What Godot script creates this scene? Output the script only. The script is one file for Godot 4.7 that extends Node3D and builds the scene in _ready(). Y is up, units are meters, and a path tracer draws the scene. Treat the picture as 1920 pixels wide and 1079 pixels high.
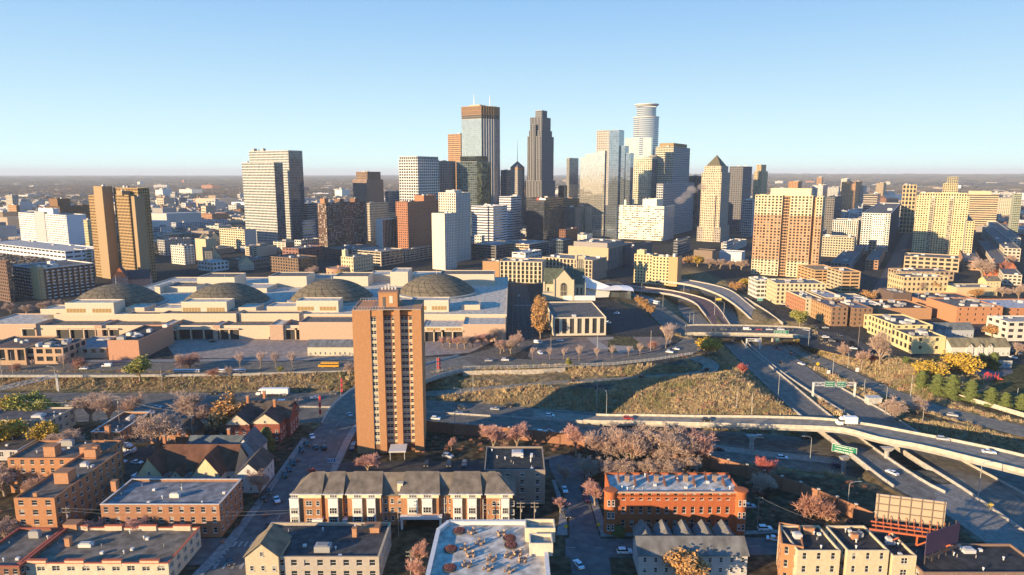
extends Node3D
# Aerial view over a freeway junction towards a downtown skyline, low winter sun from behind the viewer's left shoulder.
# Metres, y up, camera looks along -z. All positions are places on the ground plan.

const UP := Vector3.UP
const DT := "downtown towers"
const MID := "mid-rise blocks around downtown"
const LOW := "low buildings beside downtown"
const LRB := "low-rise blocks right of the freeway"
const FAB := "flat-roofed apartment blocks"
var rng := RandomNumberGenerator.new()
var mats := {}
var taken := {}
var stored := {}
var plots := []   # [x, z, radius] of what stands

class MB:
	var v := PackedVector3Array()
	var n := PackedVector3Array()
	var c := PackedColorArray()
	var x := PackedInt32Array()
	func quad(a: Vector3, b: Vector3, d: Vector3, e: Vector3, col: Color, nn := Vector3.ZERO) -> void:
		var k := v.size()
		if nn == Vector3.ZERO:
			nn = (b - a).cross(e - a).normalized()
			if nn == Vector3.ZERO:
				nn = (b - a).cross(d - a).normalized()
		elif (b - a).cross(d - a).dot(nn) < 0.0:
			var w := b; b = e; e = w
		v.push_back(a); v.push_back(b); v.push_back(d); v.push_back(e)
		for i in 4:
			n.push_back(nn); c.push_back(col)
		x.push_back(k); x.push_back(k + 2); x.push_back(k + 1); x.push_back(k); x.push_back(k + 3); x.push_back(k + 2)
	func tri(a: Vector3, b: Vector3, d: Vector3, col: Color, nn := Vector3.ZERO) -> void:
		var k := v.size()
		if nn == Vector3.ZERO:
			nn = (b - a).cross(d - a).normalized()
		elif (b - a).cross(d - a).dot(nn) < 0.0:
			var w := b; b = d; d = w
		v.push_back(a); v.push_back(b); v.push_back(d)
		for i in 3:
			n.push_back(nn); c.push_back(col)
		x.push_back(k); x.push_back(k + 2); x.push_back(k + 1)
	func box(a: Vector3, b: Vector3, col: Color, bottom := false) -> void:
		var p := [Vector3(a.x, a.y, b.z), Vector3(b.x, a.y, b.z), Vector3(b.x, a.y, a.z), Vector3(a.x, a.y, a.z), Vector3(a.x, b.y, b.z), Vector3(b.x, b.y, b.z), Vector3(b.x, b.y, a.z), Vector3(a.x, b.y, a.z)]
		hexa(p, col, bottom)
	func hexa(p: Array, col: Color, bottom := true) -> void:
		quad(p[0], p[1], p[5], p[4], col); quad(p[1], p[2], p[6], p[5], col); quad(p[2], p[3], p[7], p[6], col); quad(p[3], p[0], p[4], p[7], col)
		quad(p[4], p[5], p[6], p[7], col)
		if bottom:
			quad(p[3], p[2], p[1], p[0], col)
	func bar(a: Vector3, b: Vector3, w: float, h: float, col: Color) -> void:
		var d := (b - a).normalized()
		var s := d.cross(Vector3.UP)
		s = (Vector3.RIGHT if s.length() < 0.01 else s.normalized()) * w * 0.5
		var t := s.cross(d).normalized() * h * 0.5
		hexa([a - s - t, a + s - t, b + s - t, b - s - t, a - s + t, a + s + t, b + s + t, b - s + t], col)
	func tube(a: Vector3, b: Vector3, r0: float, r1: float, k: int, col: Color) -> void:
		var d := (b - a).normalized()
		var s := d.cross(Vector3.UP)
		s = Vector3.RIGHT if s.length() < 0.01 else s.normalized()
		var t := s.cross(d)
		for i in k:
			var e0 := s * cos(TAU * i / k) + t * sin(TAU * i / k)
			var e1 := s * cos(TAU * (i + 1) / k) + t * sin(TAU * (i + 1) / k)
			var m := v.size()
			v.push_back(a + e1 * r0); v.push_back(a + e0 * r0); v.push_back(b + e0 * r1); v.push_back(b + e1 * r1)
			n.push_back(e1); n.push_back(e0); n.push_back(e0); n.push_back(e1)
			for j in 4: c.push_back(col)
			x.push_back(m); x.push_back(m + 2); x.push_back(m + 1); x.push_back(m); x.push_back(m + 3); x.push_back(m + 2)
	func lathe(o: Vector3, prof: Array, k: int, col: Color, flat := false, a0 := 0.0) -> void:   # prof: [radius, height] from the bottom up
		for i in k:
			var p := a0 + TAU * i / k
			var q := a0 + TAU * (i + 1) / k
			for j in prof.size() - 1:
				var r0: float = prof[j][0]; var y0: float = prof[j][1]; var r1: float = prof[j + 1][0]; var y1: float = prof[j + 1][1]
				var A := o + Vector3(cos(p) * r0, y0, sin(p) * r0); var B := o + Vector3(cos(q) * r0, y0, sin(q) * r0)
				var C := o + Vector3(cos(q) * r1, y1, sin(q) * r1); var D := o + Vector3(cos(p) * r1, y1, sin(p) * r1)
				if flat:
					quad(B, A, D, C, col)
					continue
				var sl := Vector2(y1 - y0, r0 - r1).normalized()
				var m := v.size()
				for w in [[B, q], [A, p], [D, p], [C, q]]:
					v.push_back(w[0]); n.push_back(Vector3(cos(w[1]) * sl.x, sl.y, sin(w[1]) * sl.x)); c.push_back(col)
				x.push_back(m); x.push_back(m + 2); x.push_back(m + 1); x.push_back(m); x.push_back(m + 3); x.push_back(m + 2)
	func poly(pts: PackedVector2Array, y: float, col: Color) -> void:   # flat sheet, points are (x, z)
		var k := v.size()
		var t := Geometry2D.triangulate_polygon(pts)
		for p in pts:
			v.push_back(Vector3(p.x, y, p.y)); n.push_back(Vector3.UP); c.push_back(col)
		for i in range(0, t.size(), 3):
			var f := [t[i], t[i + 1], t[i + 2]]
			var a2 := pts[f[0]]; var b2 := pts[f[1]]; var c2 := pts[f[2]]
			if (b2 - a2).cross(c2 - a2) < 0: f = [f[0], f[2], f[1]]
			for q in f: x.push_back(k + q)
	func prism(pts: PackedVector2Array, y0: float, y1: float, col: Color) -> void:
		poly(pts, y1, col)
		var s := 0.0
		for i in pts.size(): s += pts[i].cross(pts[(i + 1) % pts.size()])
		for i in pts.size():
			var p := pts[i]; var q := pts[(i + 1) % pts.size()]
			if s > 0:
				var w := p; p = q; q = w
			quad(Vector3(p.x, y0, p.y), Vector3(q.x, y0, q.y), Vector3(q.x, y1, q.y), Vector3(p.x, y1, p.y), col)
	func mesh() -> ArrayMesh:
		var a := []
		a.resize(Mesh.ARRAY_MAX)
		a[Mesh.ARRAY_VERTEX] = v; a[Mesh.ARRAY_NORMAL] = n; a[Mesh.ARRAY_COLOR] = c; a[Mesh.ARRAY_INDEX] = x
		var m := ArrayMesh.new()
		m.add_surface_from_arrays(Mesh.PRIMITIVE_TRIANGLES, a)
		return m

func K(r: float, g: float, b: float) -> Color: return Color(r, g, b)

func noise_tex(freq: float, lo: float, hi: float, kind := FastNoiseLite.TYPE_SIMPLEX_SMOOTH, octaves := 4, size := 512, sd := 1) -> NoiseTexture2D:
	var f := FastNoiseLite.new()
	f.noise_type = kind; f.frequency = freq; f.fractal_octaves = octaves; f.seed = sd
	var t := NoiseTexture2D.new()
	t.width = size; t.height = size; t.seamless = true; t.noise = f
	var g := Gradient.new()
	g.set_color(0, Color(lo, lo, lo)); g.set_color(1, Color(hi, hi, hi))
	t.color_ramp = g
	return t

func mat(key: String, rough: float, metal := 0.0, spec := 0.5, tex: Texture2D = null, scale := 0.1) -> StandardMaterial3D:
	var m := StandardMaterial3D.new()
	m.resource_name = key
	m.vertex_color_use_as_albedo = true
	m.albedo_color = Color.WHITE
	m.roughness = rough; m.metallic = metal; m.metallic_specular = spec
	if tex:
		m.albedo_texture = tex
		m.uv1_triplanar = true; m.uv1_world_triplanar = true
		m.uv1_scale = Vector3.ONE * scale
	mats[key] = m
	return m

func make_materials() -> void:
	var fine := noise_tex(0.02, 0.9, 1.0, FastNoiseLite.TYPE_SIMPLEX_SMOOTH, 5, 512, 3)
	var mott := noise_tex(0.012, 0.45, 1.0, FastNoiseLite.TYPE_SIMPLEX_SMOOTH, 6, 1024, 7)
	var cell := noise_tex(0.03, 0.5, 1.0, FastNoiseLite.TYPE_CELLULAR, 3, 512, 9)
	mat("masonry", 0.88, 0.0, 0.35, fine, 0.07)
	
	var soft := noise_tex(0.01, 0.72, 1.0, FastNoiseLite.TYPE_SIMPLEX_SMOOTH, 6, 1024, 5)
	mat("roofing", 0.93, 0.0, 0.3, noise_tex(0.009, 0.62, 1.0, FastNoiseLite.TYPE_SIMPLEX_SMOOTH, 6, 1024, 15), 0.03)
	mat("asphalt", 0.9, 0.0, 0.35, soft, 0.021)
	mat("concrete", 0.88, 0.0, 0.35, soft, 0.05)
	mat("earth", 1.0, 0.0, 0.15, mott, 0.02)
	mat("grass", 1.0, 0.0, 0.1, cell, 0.08)
	mat("bark", 0.95, 0.0, 0.2)
	var lf := mat("leaf", 0.85, 0.0, 0.25)
	lf.backlight = Color(0.25, 0.25, 0.2)
	mat("glass", 0.07, 0.0, 0.75)
	mat("mirror", 0.05, 0.85, 0.6)
	mat("metal", 0.45, 0.55, 0.5)
	mat("paint", 0.55, 0.0, 0.45)
	var cp := mat("carpaint", 0.32, 0.0, 0.4)
	cp.clearcoat_enabled = true; cp.clearcoat = 0.35; cp.clearcoat_roughness = 0.08
	mat("rubber", 0.9, 0.0, 0.3)
	mat("marking", 0.8, 0.0, 0.4, mott, 0.2)

func named(nm: String) -> String:
	if not taken.has(nm):
		taken[nm] = 0
		return nm
	taken[nm] += 1
	return "%s_%03d" % [nm, taken[nm]]

func tag(o: Node, label: String, cat := "", grp := "", kind := "") -> Node:
	if label: o.set_meta("label", label)
	if cat: o.set_meta("category", cat)
	if grp: o.set_meta("group", grp)
	if kind: o.set_meta("kind", kind)
	return o

func thing(nm: String, label: String, cat: String, grp := "", at := Vector3.ZERO, turn := 0.0) -> Node3D:
	var o := Node3D.new()
	o.name = named(nm)
	add_child(o)
	o.position = at
	o.rotation_degrees.y = turn
	tag(o, label, cat, grp)
	return o

func put(mb: MB, nm: String, key: String, parent: Node = self, kind := "") -> MeshInstance3D:
	if mb.v.is_empty(): return null
	return put_mesh(mb.mesh(), nm, key, parent, kind)

func put_mesh(m: Mesh, nm: String, key: String, parent: Node = self, kind := "") -> MeshInstance3D:
	var o := MeshInstance3D.new()
	o.mesh = m
	o.material_override = mats[key]
	if parent == self:
		o.name = named(nm)
		add_child(o)
	else:
		o.name = nm
		parent.add_child(o, true)
	if kind: o.set_meta("kind", kind)
	return o

func structure(mb: MB, nm: String, key: String) -> MeshInstance3D:
	return put(mb, nm, key, self, "structure")

func jit(c: Color, k: float) -> Color:
	var f := 1.0 + rng.randf_range(-k, k)
	return Color(c.r * f, c.g * f, c.b * f)

# ---------------------------------------------------------------- facades
# style: [floor height, bay width, share of the floor that is wall, share of the bay that is wall, recess, wall colour, pane colours, pane material]
var S := {}

func window_mesh(w: float, h: float, divs: int) -> Array:
	var key := "win%.1f_%.1f_%d" % [w, h, divs]
	if not stored.has(key):
		var f := MB.new()
		var t := 0.09
		var fc := K(0.62, 0.6, 0.56)
		f.box(Vector3(0, 0, -0.06), Vector3(w, t, 0.06), fc, true); f.box(Vector3(0, h - t, -0.06), Vector3(w, h, 0.06), fc, true)
		f.box(Vector3(0, t, -0.06), Vector3(t, h - t, 0.06), fc); f.box(Vector3(w - t, t, -0.06), Vector3(w, h - t, 0.06), fc)
		f.box(Vector3(t, h * 0.5 - 0.04, -0.05), Vector3(w - t, h * 0.5 + 0.04, 0.055), fc, true)
		for i in range(1, divs):
			f.box(Vector3(w * i / divs - 0.05, t, -0.05), Vector3(w * i / divs + 0.05, h - t, 0.05), fc)
		f.box(Vector3(-0.08, -0.12, -0.06), Vector3(w + 0.08, -0.01, 0.3), K(0.5, 0.47, 0.42), true)
		var res := [f.mesh()]
		for k in 4:
			var p := MB.new()
			var dark: Color = [K(0.015, 0.018, 0.022), K(0.03, 0.035, 0.04), K(0.05, 0.05, 0.05), K(0.32, 0.3, 0.26)][k]
			p.quad(Vector3(0, 0, 0), Vector3(w, 0, 0), Vector3(w, h * (0.5 if k == 3 else 1.0), 0), Vector3(0, h * (0.5 if k == 3 else 1.0), 0), K(0.02, 0.024, 0.03))
			if k == 3: p.quad(Vector3(0, h * 0.5, 0), Vector3(w, h * 0.5, 0), Vector3(w, h, 0), Vector3(0, h, 0), dark)
			res.append(p.mesh())
		stored[key] = res
	return stored[key]

func add_window(parent: Node3D, at: Vector3, u: Vector3, w: float, h: float, divs := 1) -> void:
	var ms := window_mesh(snappedf(w, 0.1), snappedf(h, 0.1), divs)
	var o := put_mesh(ms[0], "window", "paint", parent)
	var nn := u.cross(UP)
	o.transform = Transform3D(Basis(u, UP, nn), at - nn * 0.12)
	put_mesh(ms[1 + [0, 0, 1, 1, 2, 3][rng.randi() % 6]], "pane", "glass", o)

func face(wb: MB, gb: MB, o: Vector3, u: Vector3, w: float, y0: float, y1: float, st: Array, sep: Node3D = null, coarse := 1.0) -> void:
	var nn := u.cross(UP)
	var nf := maxi(1, roundi((y1 - y0) / st[0]))
	var fh := (y1 - y0) / nf
	var nb := maxi(1, roundi(w / (st[1] * coarse)))
	var bw := w / nb
	var dep: float = st[4]
	var wc: Color = st[5]
	var gc: Array = st[6]
	if st[2] >= 1.0:
		wb.quad(o + UP * y0, o + u * w + UP * y0, o + u * w + UP * y1, o + UP * y1, wc)
		return
	var solid: bool = st[3] > 0.0
	var pw: float = bw * st[3] * 0.5
	var ins := nn * dep
	var wob := 0.004 if st[7] == "mirror" else 0.012
	var cols := []
	if solid:
		for j in nb: cols.append([j * bw + pw, (j + 1) * bw - pw])
		for j in nb + 1:
			var a := maxf(0.0, j * bw - pw)
			var b := minf(w, j * bw + pw)
			var A := o + u * a; var B := o + u * b
			var pc := wc
			if st.size() > 8: pc = st[8]
			wb.quad(A + UP * y0, B + UP * y0, B + UP * y1, A + UP * y1, pc)
			if j < nb: wb.quad(B + UP * y0, B - ins + UP * y0, B - ins + UP * y1, B + UP * y1, pc)
			if j > 0: wb.quad(A - ins + UP * y0, A + UP * y0, A + UP * y1, A - ins + UP * y1, pc)
	else:
		cols = [[0.0, w]]
	for i in nf:
		var b0 := y0 + i * fh
		var b1: float = b0 + fh * st[2]
		var t1 := b0 + fh
		for cc in cols:
			var A: Vector3 = o + u * cc[0]; var B: Vector3 = o + u * cc[1]
			if st[2] > 0.01:
				wb.quad(A + UP * b0, B + UP * b0, B + UP * b1, A + UP * b1, wc)
				wb.quad(A + UP * b1, B + UP * b1, B - ins + UP * b1, A - ins + UP * b1, wc)
				if i > 0: wb.quad(A - ins + UP * b0, B - ins + UP * b0, B + UP * b0, A + UP * b0, wc)
			if sep:
				var ww: float = cc[1] - cc[0]
				add_window(sep, A + UP * b1 - nn * maxf(0.0, dep - 0.2), u, ww, t1 - b1, 2 if ww > 1.7 else 1)
				continue
			var sub := 1 if solid else nb
			for k in sub:
				var P := A.lerp(B, float(k) / sub) - ins; var Q := A.lerp(B, float(k + 1) / sub) - ins
				if not solid and k == 0: P += u * dep
				if not solid and k == sub - 1: Q -= u * dep
				var tilt := (nn + u * rng.randf_range(-wob, wob) + UP * rng.randf_range(-wob, wob)).normalized()
				gb.quad(P + UP * b1, Q + UP * b1, Q + UP * t1, P + UP * t1, jit(gc[rng.randi() % gc.size()], 0.15 if wob > 0.01 else 0.06), tilt)
	# top edge closes the recess
	wb.quad(o + UP * y1, o + u * w + UP * y1, o + u * w - ins + UP * y1, o - ins + UP * y1, wc)

# blocks: [x, z, w, d, y0, y1, style] in the building's own axes: x along the front, z = 0 the front, depth towards -z
func bld(nm: String, label: String, cat: String, grp: String, x: float, z: float, yaw: float, blocks: Array, roof := Color(0.2, 0.19, 0.18), units := 2, sep := false, y := 0.0) -> Node3D:
	var o := thing(nm, label, cat, grp, Vector3(x, y, z), yaw)
	var wb := MB.new(); var rb := MB.new(); var cb := MB.new()
	var mid := o.transform * Vector3(blocks[0][2] * 0.5, 0, blocks[0][3] * -0.5)
	plots.append([mid.x, mid.z, maxf(blocks[0][2], blocks[0][3]) * 0.6])
	var gl := {}
	var nwin := 0
	for b in blocks:
		var st: Array = S[b[6]]
		var gk: String = st[7]
		if not gl.has(gk): gl[gk] = MB.new()
		var gb: MB = gl[gk]
		var X: float = b[0]; var Z: float = b[1]; var w: float = b[2]; var d: float = b[3]; var y0: float = b[4]; var y1: float = b[5]
		var far := 1.0 if sep or b.size() > 7 else 2.5
		var sd: Array = st
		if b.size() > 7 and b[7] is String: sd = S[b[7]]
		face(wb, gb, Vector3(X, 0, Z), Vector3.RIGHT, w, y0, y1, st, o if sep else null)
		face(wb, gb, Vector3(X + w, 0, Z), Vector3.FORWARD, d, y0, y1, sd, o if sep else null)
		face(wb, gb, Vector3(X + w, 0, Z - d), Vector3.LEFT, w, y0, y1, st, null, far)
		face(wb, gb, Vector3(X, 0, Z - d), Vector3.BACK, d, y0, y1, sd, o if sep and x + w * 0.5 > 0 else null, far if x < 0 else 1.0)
		# parapet and roof
		var ph := 0.9 if not sep else 0.7
		var t := 0.35
		var tall := y1 - y0 > 25.0
		rb.quad(Vector3(X + t, y1 + 0.02, Z - t), Vector3(X + w - t, y1 + 0.02, Z - t), Vector3(X + w - t, y1 + 0.02, Z - d + t), Vector3(X + t, y1 + 0.02, Z - d + t), roof)
		var pc: Color = st[5]
		cb.box(Vector3(X, y1, Z - t), Vector3(X + w, y1 + ph, Z), pc); cb.box(Vector3(X, y1, Z - d), Vector3(X + w, y1 + ph, Z - d + t), pc)
		cb.box(Vector3(X, y1, Z - d + t), Vector3(X + t, y1 + ph, Z - t), pc); cb.box(Vector3(X + w - t, y1, Z - d + t), Vector3(X + w, y1 + ph, Z - t), pc)
		if units > 0:
			for k in units:
				var uw := rng.randf_range(1.2, minf(5.0, w * 0.25)) * (1.4 if tall else 1.0); var ud := rng.randf_range(1.2, minf(4.5, d * 0.25)) * (1.4 if tall else 1.0)
				var ux := X + rng.randf_range(1.5, maxf(1.6, w - uw - 1.5)); var uz := Z - rng.randf_range(1.5, maxf(1.6, d - ud - 1.5))
				if uz - ud < Z - d + 0.4 or ux + uw > X + w - 0.4: continue
				var uh := rng.randf_range(0.8, 2.2) * (1.5 if tall else 1.0)
				var ub := MB.new()
				var uc: Color = [K(0.5, 0.5, 0.5), K(0.32, 0.31, 0.3), K(0.6, 0.58, 0.52)][rng.randi() % 3]
				ub.box(Vector3(ux, y1 + 0.02, uz - ud), Vector3(ux + uw, y1 + uh, uz), uc)
				ub.box(Vector3(ux + uw * 0.15, y1 + uh, uz - ud * 0.85), Vector3(ux + uw * 0.85, y1 + uh + 0.25, uz - ud * 0.15), uc * 0.7)
				put(ub, "rooftop_unit", "paint", o)
	put(wb, "wall", "masonry", o)
	for gk in gl: put(gl[gk], "window_grid", gk, o, "stuff")
	put(rb, "roof", "roofing", o)
	put(cb, "parapet", "masonry", o, "stuff" if blocks.size() > 1 else "")
	return o


func _ready() -> void:
	rng.seed = 20
	var cam := Camera3D.new()
	cam.position = Vector3(0, 110, 0)
	cam.rotation_degrees = Vector3(-9.51, 0, 0)
	cam.fov = 45.7
	cam.near = 1.0
	cam.far = 60000.0
	add_child(cam)
	var sky := Sky.new()
	var sm := ProceduralSkyMaterial.new()
	sm.sky_top_color = Color(0.07, 0.39, 0.65)
	sm.sky_horizon_color = Color(0.66, 0.745, 0.73)
	sm.sky_curve = 0.15
	sm.ground_bottom_color = Color(0.3, 0.28, 0.27)
	sm.ground_horizon_color = Color(0.7, 0.74, 0.78)
	sm.sun_angle_max = 1.0
	sm.energy_multiplier = 1.0
	sky.sky_material = sm
	var env := Environment.new()
	env.background_mode = Environment.BG_SKY
	env.sky = sky
	env.tonemap_mode = Environment.TONE_MAPPER_LINEAR
	env.tonemap_exposure = 2.25
	env.fog_enabled = true
	env.fog_density = 0.00005
	env.fog_light_color = Color(0.86, 0.9, 0.94)
	env.volumetric_fog_enabled = true
	env.volumetric_fog_density = 0.0
	env.sdfgi_enabled = true
	env.ssao_enabled = true
	env.ssil_enabled = true
	var we := WorldEnvironment.new()
	we.environment = env
	add_child(we)
	var sun := DirectionalLight3D.new()
	var el := deg_to_rad(11.5)
	var az := deg_to_rad(54.0)   # towards the right and away from the viewer
	var dir := Vector3(sin(az) * cos(el), -sin(el), -cos(az) * cos(el))
	sun.light_energy = 1.6
	sun.light_color = Color(1.0, 0.87, 0.68)
	sun.light_angular_distance = 0.5
	sun.shadow_enabled = true
	add_child(sun)
	sun.look_at_from_position(Vector3.ZERO, dir, UP)
	make_materials()
	var DK := [K(0.018,0.022,0.027),K(0.03,0.034,0.04),K(0.05,0.052,0.055)]
	var MX := [K(0.018,0.022,0.027),K(0.03,0.034,0.04),K(0.05,0.052,0.055),K(0.2,0.19,0.17)]
	var LT := [K(0.05,0.055,0.06),K(0.12,0.12,0.12),K(0.28,0.27,0.24)]
	var BL := [K(0.34,0.4,0.46),K(0.38,0.44,0.5),K(0.3,0.36,0.42)]
	var SV := [K(0.86,0.82,0.7),K(0.9,0.86,0.74),K(0.8,0.77,0.66)]  # warm pale panes: glow of the sunward sky put into the colour
	var GR := [K(0.28,0.36,0.33),K(0.34,0.42,0.38),K(0.16,0.22,0.2)]
	var BK := [K(0.05,0.055,0.065),K(0.08,0.085,0.095)]
	S["s0"] = [3.2,4.2,0.5,0.35,0.35,K(0.72,0.72,0.7),MX,"glass"]
	S["s1"] = [4,9,1.0,0.3,0.3,K(0.62,0.66,0.72),DK,"glass"]  # bluish tint paints the shade onto the hotel flank
	S["s2"] = [4,9,1.0,0.3,0.3,K(0.4,0.41,0.42),DK,"glass"]
	S["s3"] = [4,9,1.0,0.3,0.3,K(0.66,0.67,0.68),DK,"glass"]
	S["s4"] = [5,9,0.62,0.2,0.4,K(0.62,0.64,0.68),DK,"glass"]
	S["s5"] = [3.2,6,0.4,0.25,1.0,K(0.55,0.53,0.5),DK,"glass"]
	S["s6"] = [3.1,2.6,0.42,0.42,0.8,K(0.36,0.25,0.13),DK,"glass"]
	S["s7"] = [4,9,1.0,0.3,0.3,K(0.34,0.25,0.15),DK,"glass"]
	S["s8"] = [3.2,3,0.5,0.5,0.4,K(0.16,0.1,0.06),DK,"glass"]
	S["s9"] = [4,9,1.0,0.3,0.3,K(0.2,0.12,0.07),DK,"glass"]
	S["s10"] = [3.2,4,0.5,0.5,0.3,K(0.42,0.26,0.15),DK,"glass"]
	S["s11"] = [3.2,4,0.5,0.5,0.3,K(0.42,0.4,0.35),DK,"glass"]
	S["s12"] = [3.0,4.6,0.34,0.42,1.2,K(0.62,0.62,0.6),DK,"glass",K(0.12,0.07,0.05)]
	S["s13"] = [4,9,1.0,0.3,0.3,K(0.5,0.4,0.22),DK,"glass"]
	S["s14"] = [3.0,3.6,0.5,0.5,0.3,K(0.15,0.1,0.08),DK,"glass"]
	S["s15"] = [3.2,3,0.5,0.5,0.3,K(0.55,0.46,0.28),DK,"glass"]
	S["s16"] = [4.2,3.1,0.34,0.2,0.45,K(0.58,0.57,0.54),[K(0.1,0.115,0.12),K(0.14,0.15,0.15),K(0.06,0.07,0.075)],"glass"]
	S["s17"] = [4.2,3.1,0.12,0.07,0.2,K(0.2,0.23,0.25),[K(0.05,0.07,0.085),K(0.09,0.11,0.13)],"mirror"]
	S["s18"] = [4,9,1.0,0.3,0.3,K(0.4,0.4,0.4),DK,"glass"]
	S["s19"] = [3.4,5,0.5,0.3,0.3,K(0.6,0.52,0.36),DK,"glass"]
	S["s20"] = [4,9,1.0,0.3,0.3,K(0.45,0.45,0.44),DK,"glass"]
	S["s21"] = [3.8,4,0.5,0,0.4,K(0.3,0.3,0.29),DK,"glass"]
	S["s22"] = [4.5,4,0.5,0,0.4,K(0.6,0.62,0.64),DK,"glass"]
	S["s23"] = [3.0,3.3,0.42,0.35,0.5,K(0.16,0.105,0.085),[K(0.02,0.022,0.025),K(0.5,0.47,0.42),K(0.3,0.29,0.27),K(0.05,0.05,0.05)],"glass"]
	S["s24"] = [4,9,1.0,0.3,0.3,K(0.4,0.2,0.11),DK,"glass"]
	S["s25"] = [4,9,1.0,0.3,0.3,K(0.2,0.12,0.08),DK,"glass"]
	S["s26"] = [3,6,0.45,0.1,0.8,K(0.14,0.12,0.11),DK,"glass"]
	S["s27"] = [4,2.6,0.12,0.5,0.6,K(0.36,0.24,0.2),DK,"glass",K(0.42,0.32,0.26)]
	S["s28"] = [4,2.6,0.12,0.5,0.6,K(0.3,0.2,0.15),DK,"glass",K(0.34,0.25,0.19)]
	S["s29"] = [4,3,0.4,0.4,0.4,K(0.5,0.44,0.36),DK,"glass"]
	S["s30"] = [3.8,3,0.35,0.1,0.3,K(0.3,0.34,0.38),[K(0.12,0.15,0.18)],"mirror"]
	S["s31"] = [4.6,5.2,0.36,0.22,0.6,K(0.68,0.68,0.66),DK,"glass"]
	S["s32"] = [4,4,0.2,0.3,0.5,K(0.55,0.55,0.53),DK,"glass"]
	S["s33"] = [4.2,4,0.3,0.5,0.4,K(0.45,0.36,0.32),DK,"glass"]
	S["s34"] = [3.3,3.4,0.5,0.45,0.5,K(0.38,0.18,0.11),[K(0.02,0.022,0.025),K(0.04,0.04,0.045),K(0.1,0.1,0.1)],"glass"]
	S["s35"] = [4,9,1.0,0.3,0.3,K(0.4,0.18,0.1),DK,"glass"]
	S["s36"] = [4,9,1.0,0.3,0.3,K(0.68,0.68,0.66),DK,"glass"]
	S["s37"] = [3.6,3.4,0.1,0.18,0.5,K(0.1,0.1,0.1),DK,"glass",K(0.4,0.38,0.34)]
	S["s38"] = [3.8,3.4,0.5,0.45,0.4,K(0.52,0.46,0.36),DK,"glass"]
	S["s39"] = [4,9,1.0,0.3,0.3,K(0.7,0.62,0.49),DK,"glass"]
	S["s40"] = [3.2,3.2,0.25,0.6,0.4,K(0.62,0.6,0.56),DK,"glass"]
	S["s41"] = [3.2,3.4,0.35,0.45,0.4,K(0.7,0.64,0.54),DK,"glass"]
	S["s42"] = [3.2,3.2,0.25,0.6,0.4,K(0.55,0.53,0.5),DK,"glass"]
	S["s43"] = [4,9,1.0,0.3,0.3,K(0.6,0.56,0.48),DK,"glass"]
	S["s44"] = [4,9,1.0,0.3,0.3,K(0.1,0.1,0.1),DK,"glass"]
	S["s45"] = [3.9,2.6,0.04,0.05,0.12,K(0.4,0.42,0.42),[K(0.66,0.66,0.6),K(0.7,0.7,0.64),K(0.62,0.62,0.57)],"mirror"]  # front panes tinted creamy, sunlight put into the colour
	S["s46"] = [3.9,2.6,0.04,0.05,0.12,K(0.12,0.14,0.16),[K(0.14,0.17,0.2),K(0.18,0.22,0.26)],"mirror"]  # same glazing coloured dark as painted shade on the right face
	S["s47"] = [8,2.2,0.06,0.25,0.5,K(0.42,0.25,0.13),[K(0.16,0.1,0.06)],"glass",K(0.45,0.28,0.15)]
	S["s48"] = [4,2.2,0.3,0.3,0.5,K(0.2,0.18,0.16),DK,"glass"]
	S["s49"] = [4,9,1.0,0.3,0.3,K(0.78,0.75,0.68),DK,"glass"]  # step fronts white instead of glass, so they read as sunlit stripes
	S["s50"] = [4.2,3.4,0.45,0.25,0.5,K(0.5,0.3,0.17),DK,"glass"]
	S["s51"] = [3.9,4.6,0.1,0.06,0.25,K(0.25,0.28,0.27),GR,"mirror"]
	S["s52"] = [3.9,4.2,0.06,0.05,0.2,K(0.1,0.12,0.11),[K(0.1,0.14,0.13),K(0.2,0.25,0.22),K(0.06,0.09,0.09)],"mirror"]
	S["s53"] = [4.5,4,0.1,0.1,0.3,K(0.08,0.09,0.09),[K(0.05,0.07,0.07),K(0.1,0.12,0.12)],"mirror"]
	S["s54"] = [3.9,3,0.55,0,0.7,K(0.66,0.67,0.7),DK,"glass"]
	S["s55"] = [3.9,3.0,0.45,0.5,0.35,K(0.36,0.33,0.3),DK,"glass"]
	S["s56"] = [4,3,0.3,0.3,0.3,K(0.14,0.15,0.17),DK,"glass"]
	S["s57"] = [4,3.4,0.1,0.36,0.6,K(0.2,0.21,0.23),BK,"mirror",K(0.3,0.3,0.315)]  # piers lightened to paint the bright highlights along vertical edges
	S["s58"] = [4,2.4,0.1,0.3,0.4,K(0.42,0.42,0.42),BK,"mirror"]
	S["s59"] = [3.9,3,0.42,0,0.5,K(0.035,0.038,0.045),BK,"glass"]
	S["s60"] = [3.9,3,0.42,0,0.5,K(0.07,0.065,0.06),BK,"glass"]
	S["s61"] = [4,3,0.4,0.3,0.4,K(0.5,0.3,0.16),DK,"glass"]
	S["s62"] = [4,2.4,0.08,0.4,0.5,K(0.1,0.1,0.1),DK,"glass",K(0.3,0.29,0.28)]
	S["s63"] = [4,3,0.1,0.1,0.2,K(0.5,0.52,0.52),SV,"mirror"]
	S["s64"] = [4,3,0.1,0.1,0.2,K(0.12,0.14,0.16),[K(0.12,0.15,0.18),K(0.2,0.22,0.25)],"mirror"]
	S["s65"] = [4,3,0.2,0.1,0.2,K(0.06,0.08,0.1),[K(0.08,0.1,0.12)],"mirror"]
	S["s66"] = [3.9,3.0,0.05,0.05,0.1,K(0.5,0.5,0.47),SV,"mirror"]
	S["s67"] = [3.9,3,0.05,0.05,0.1,K(0.3,0.33,0.36),BL,"mirror"]
	S["s68"] = [4,4,0.5,0.55,0.5,K(0.42,0.39,0.36),DK,"glass"]
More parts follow.
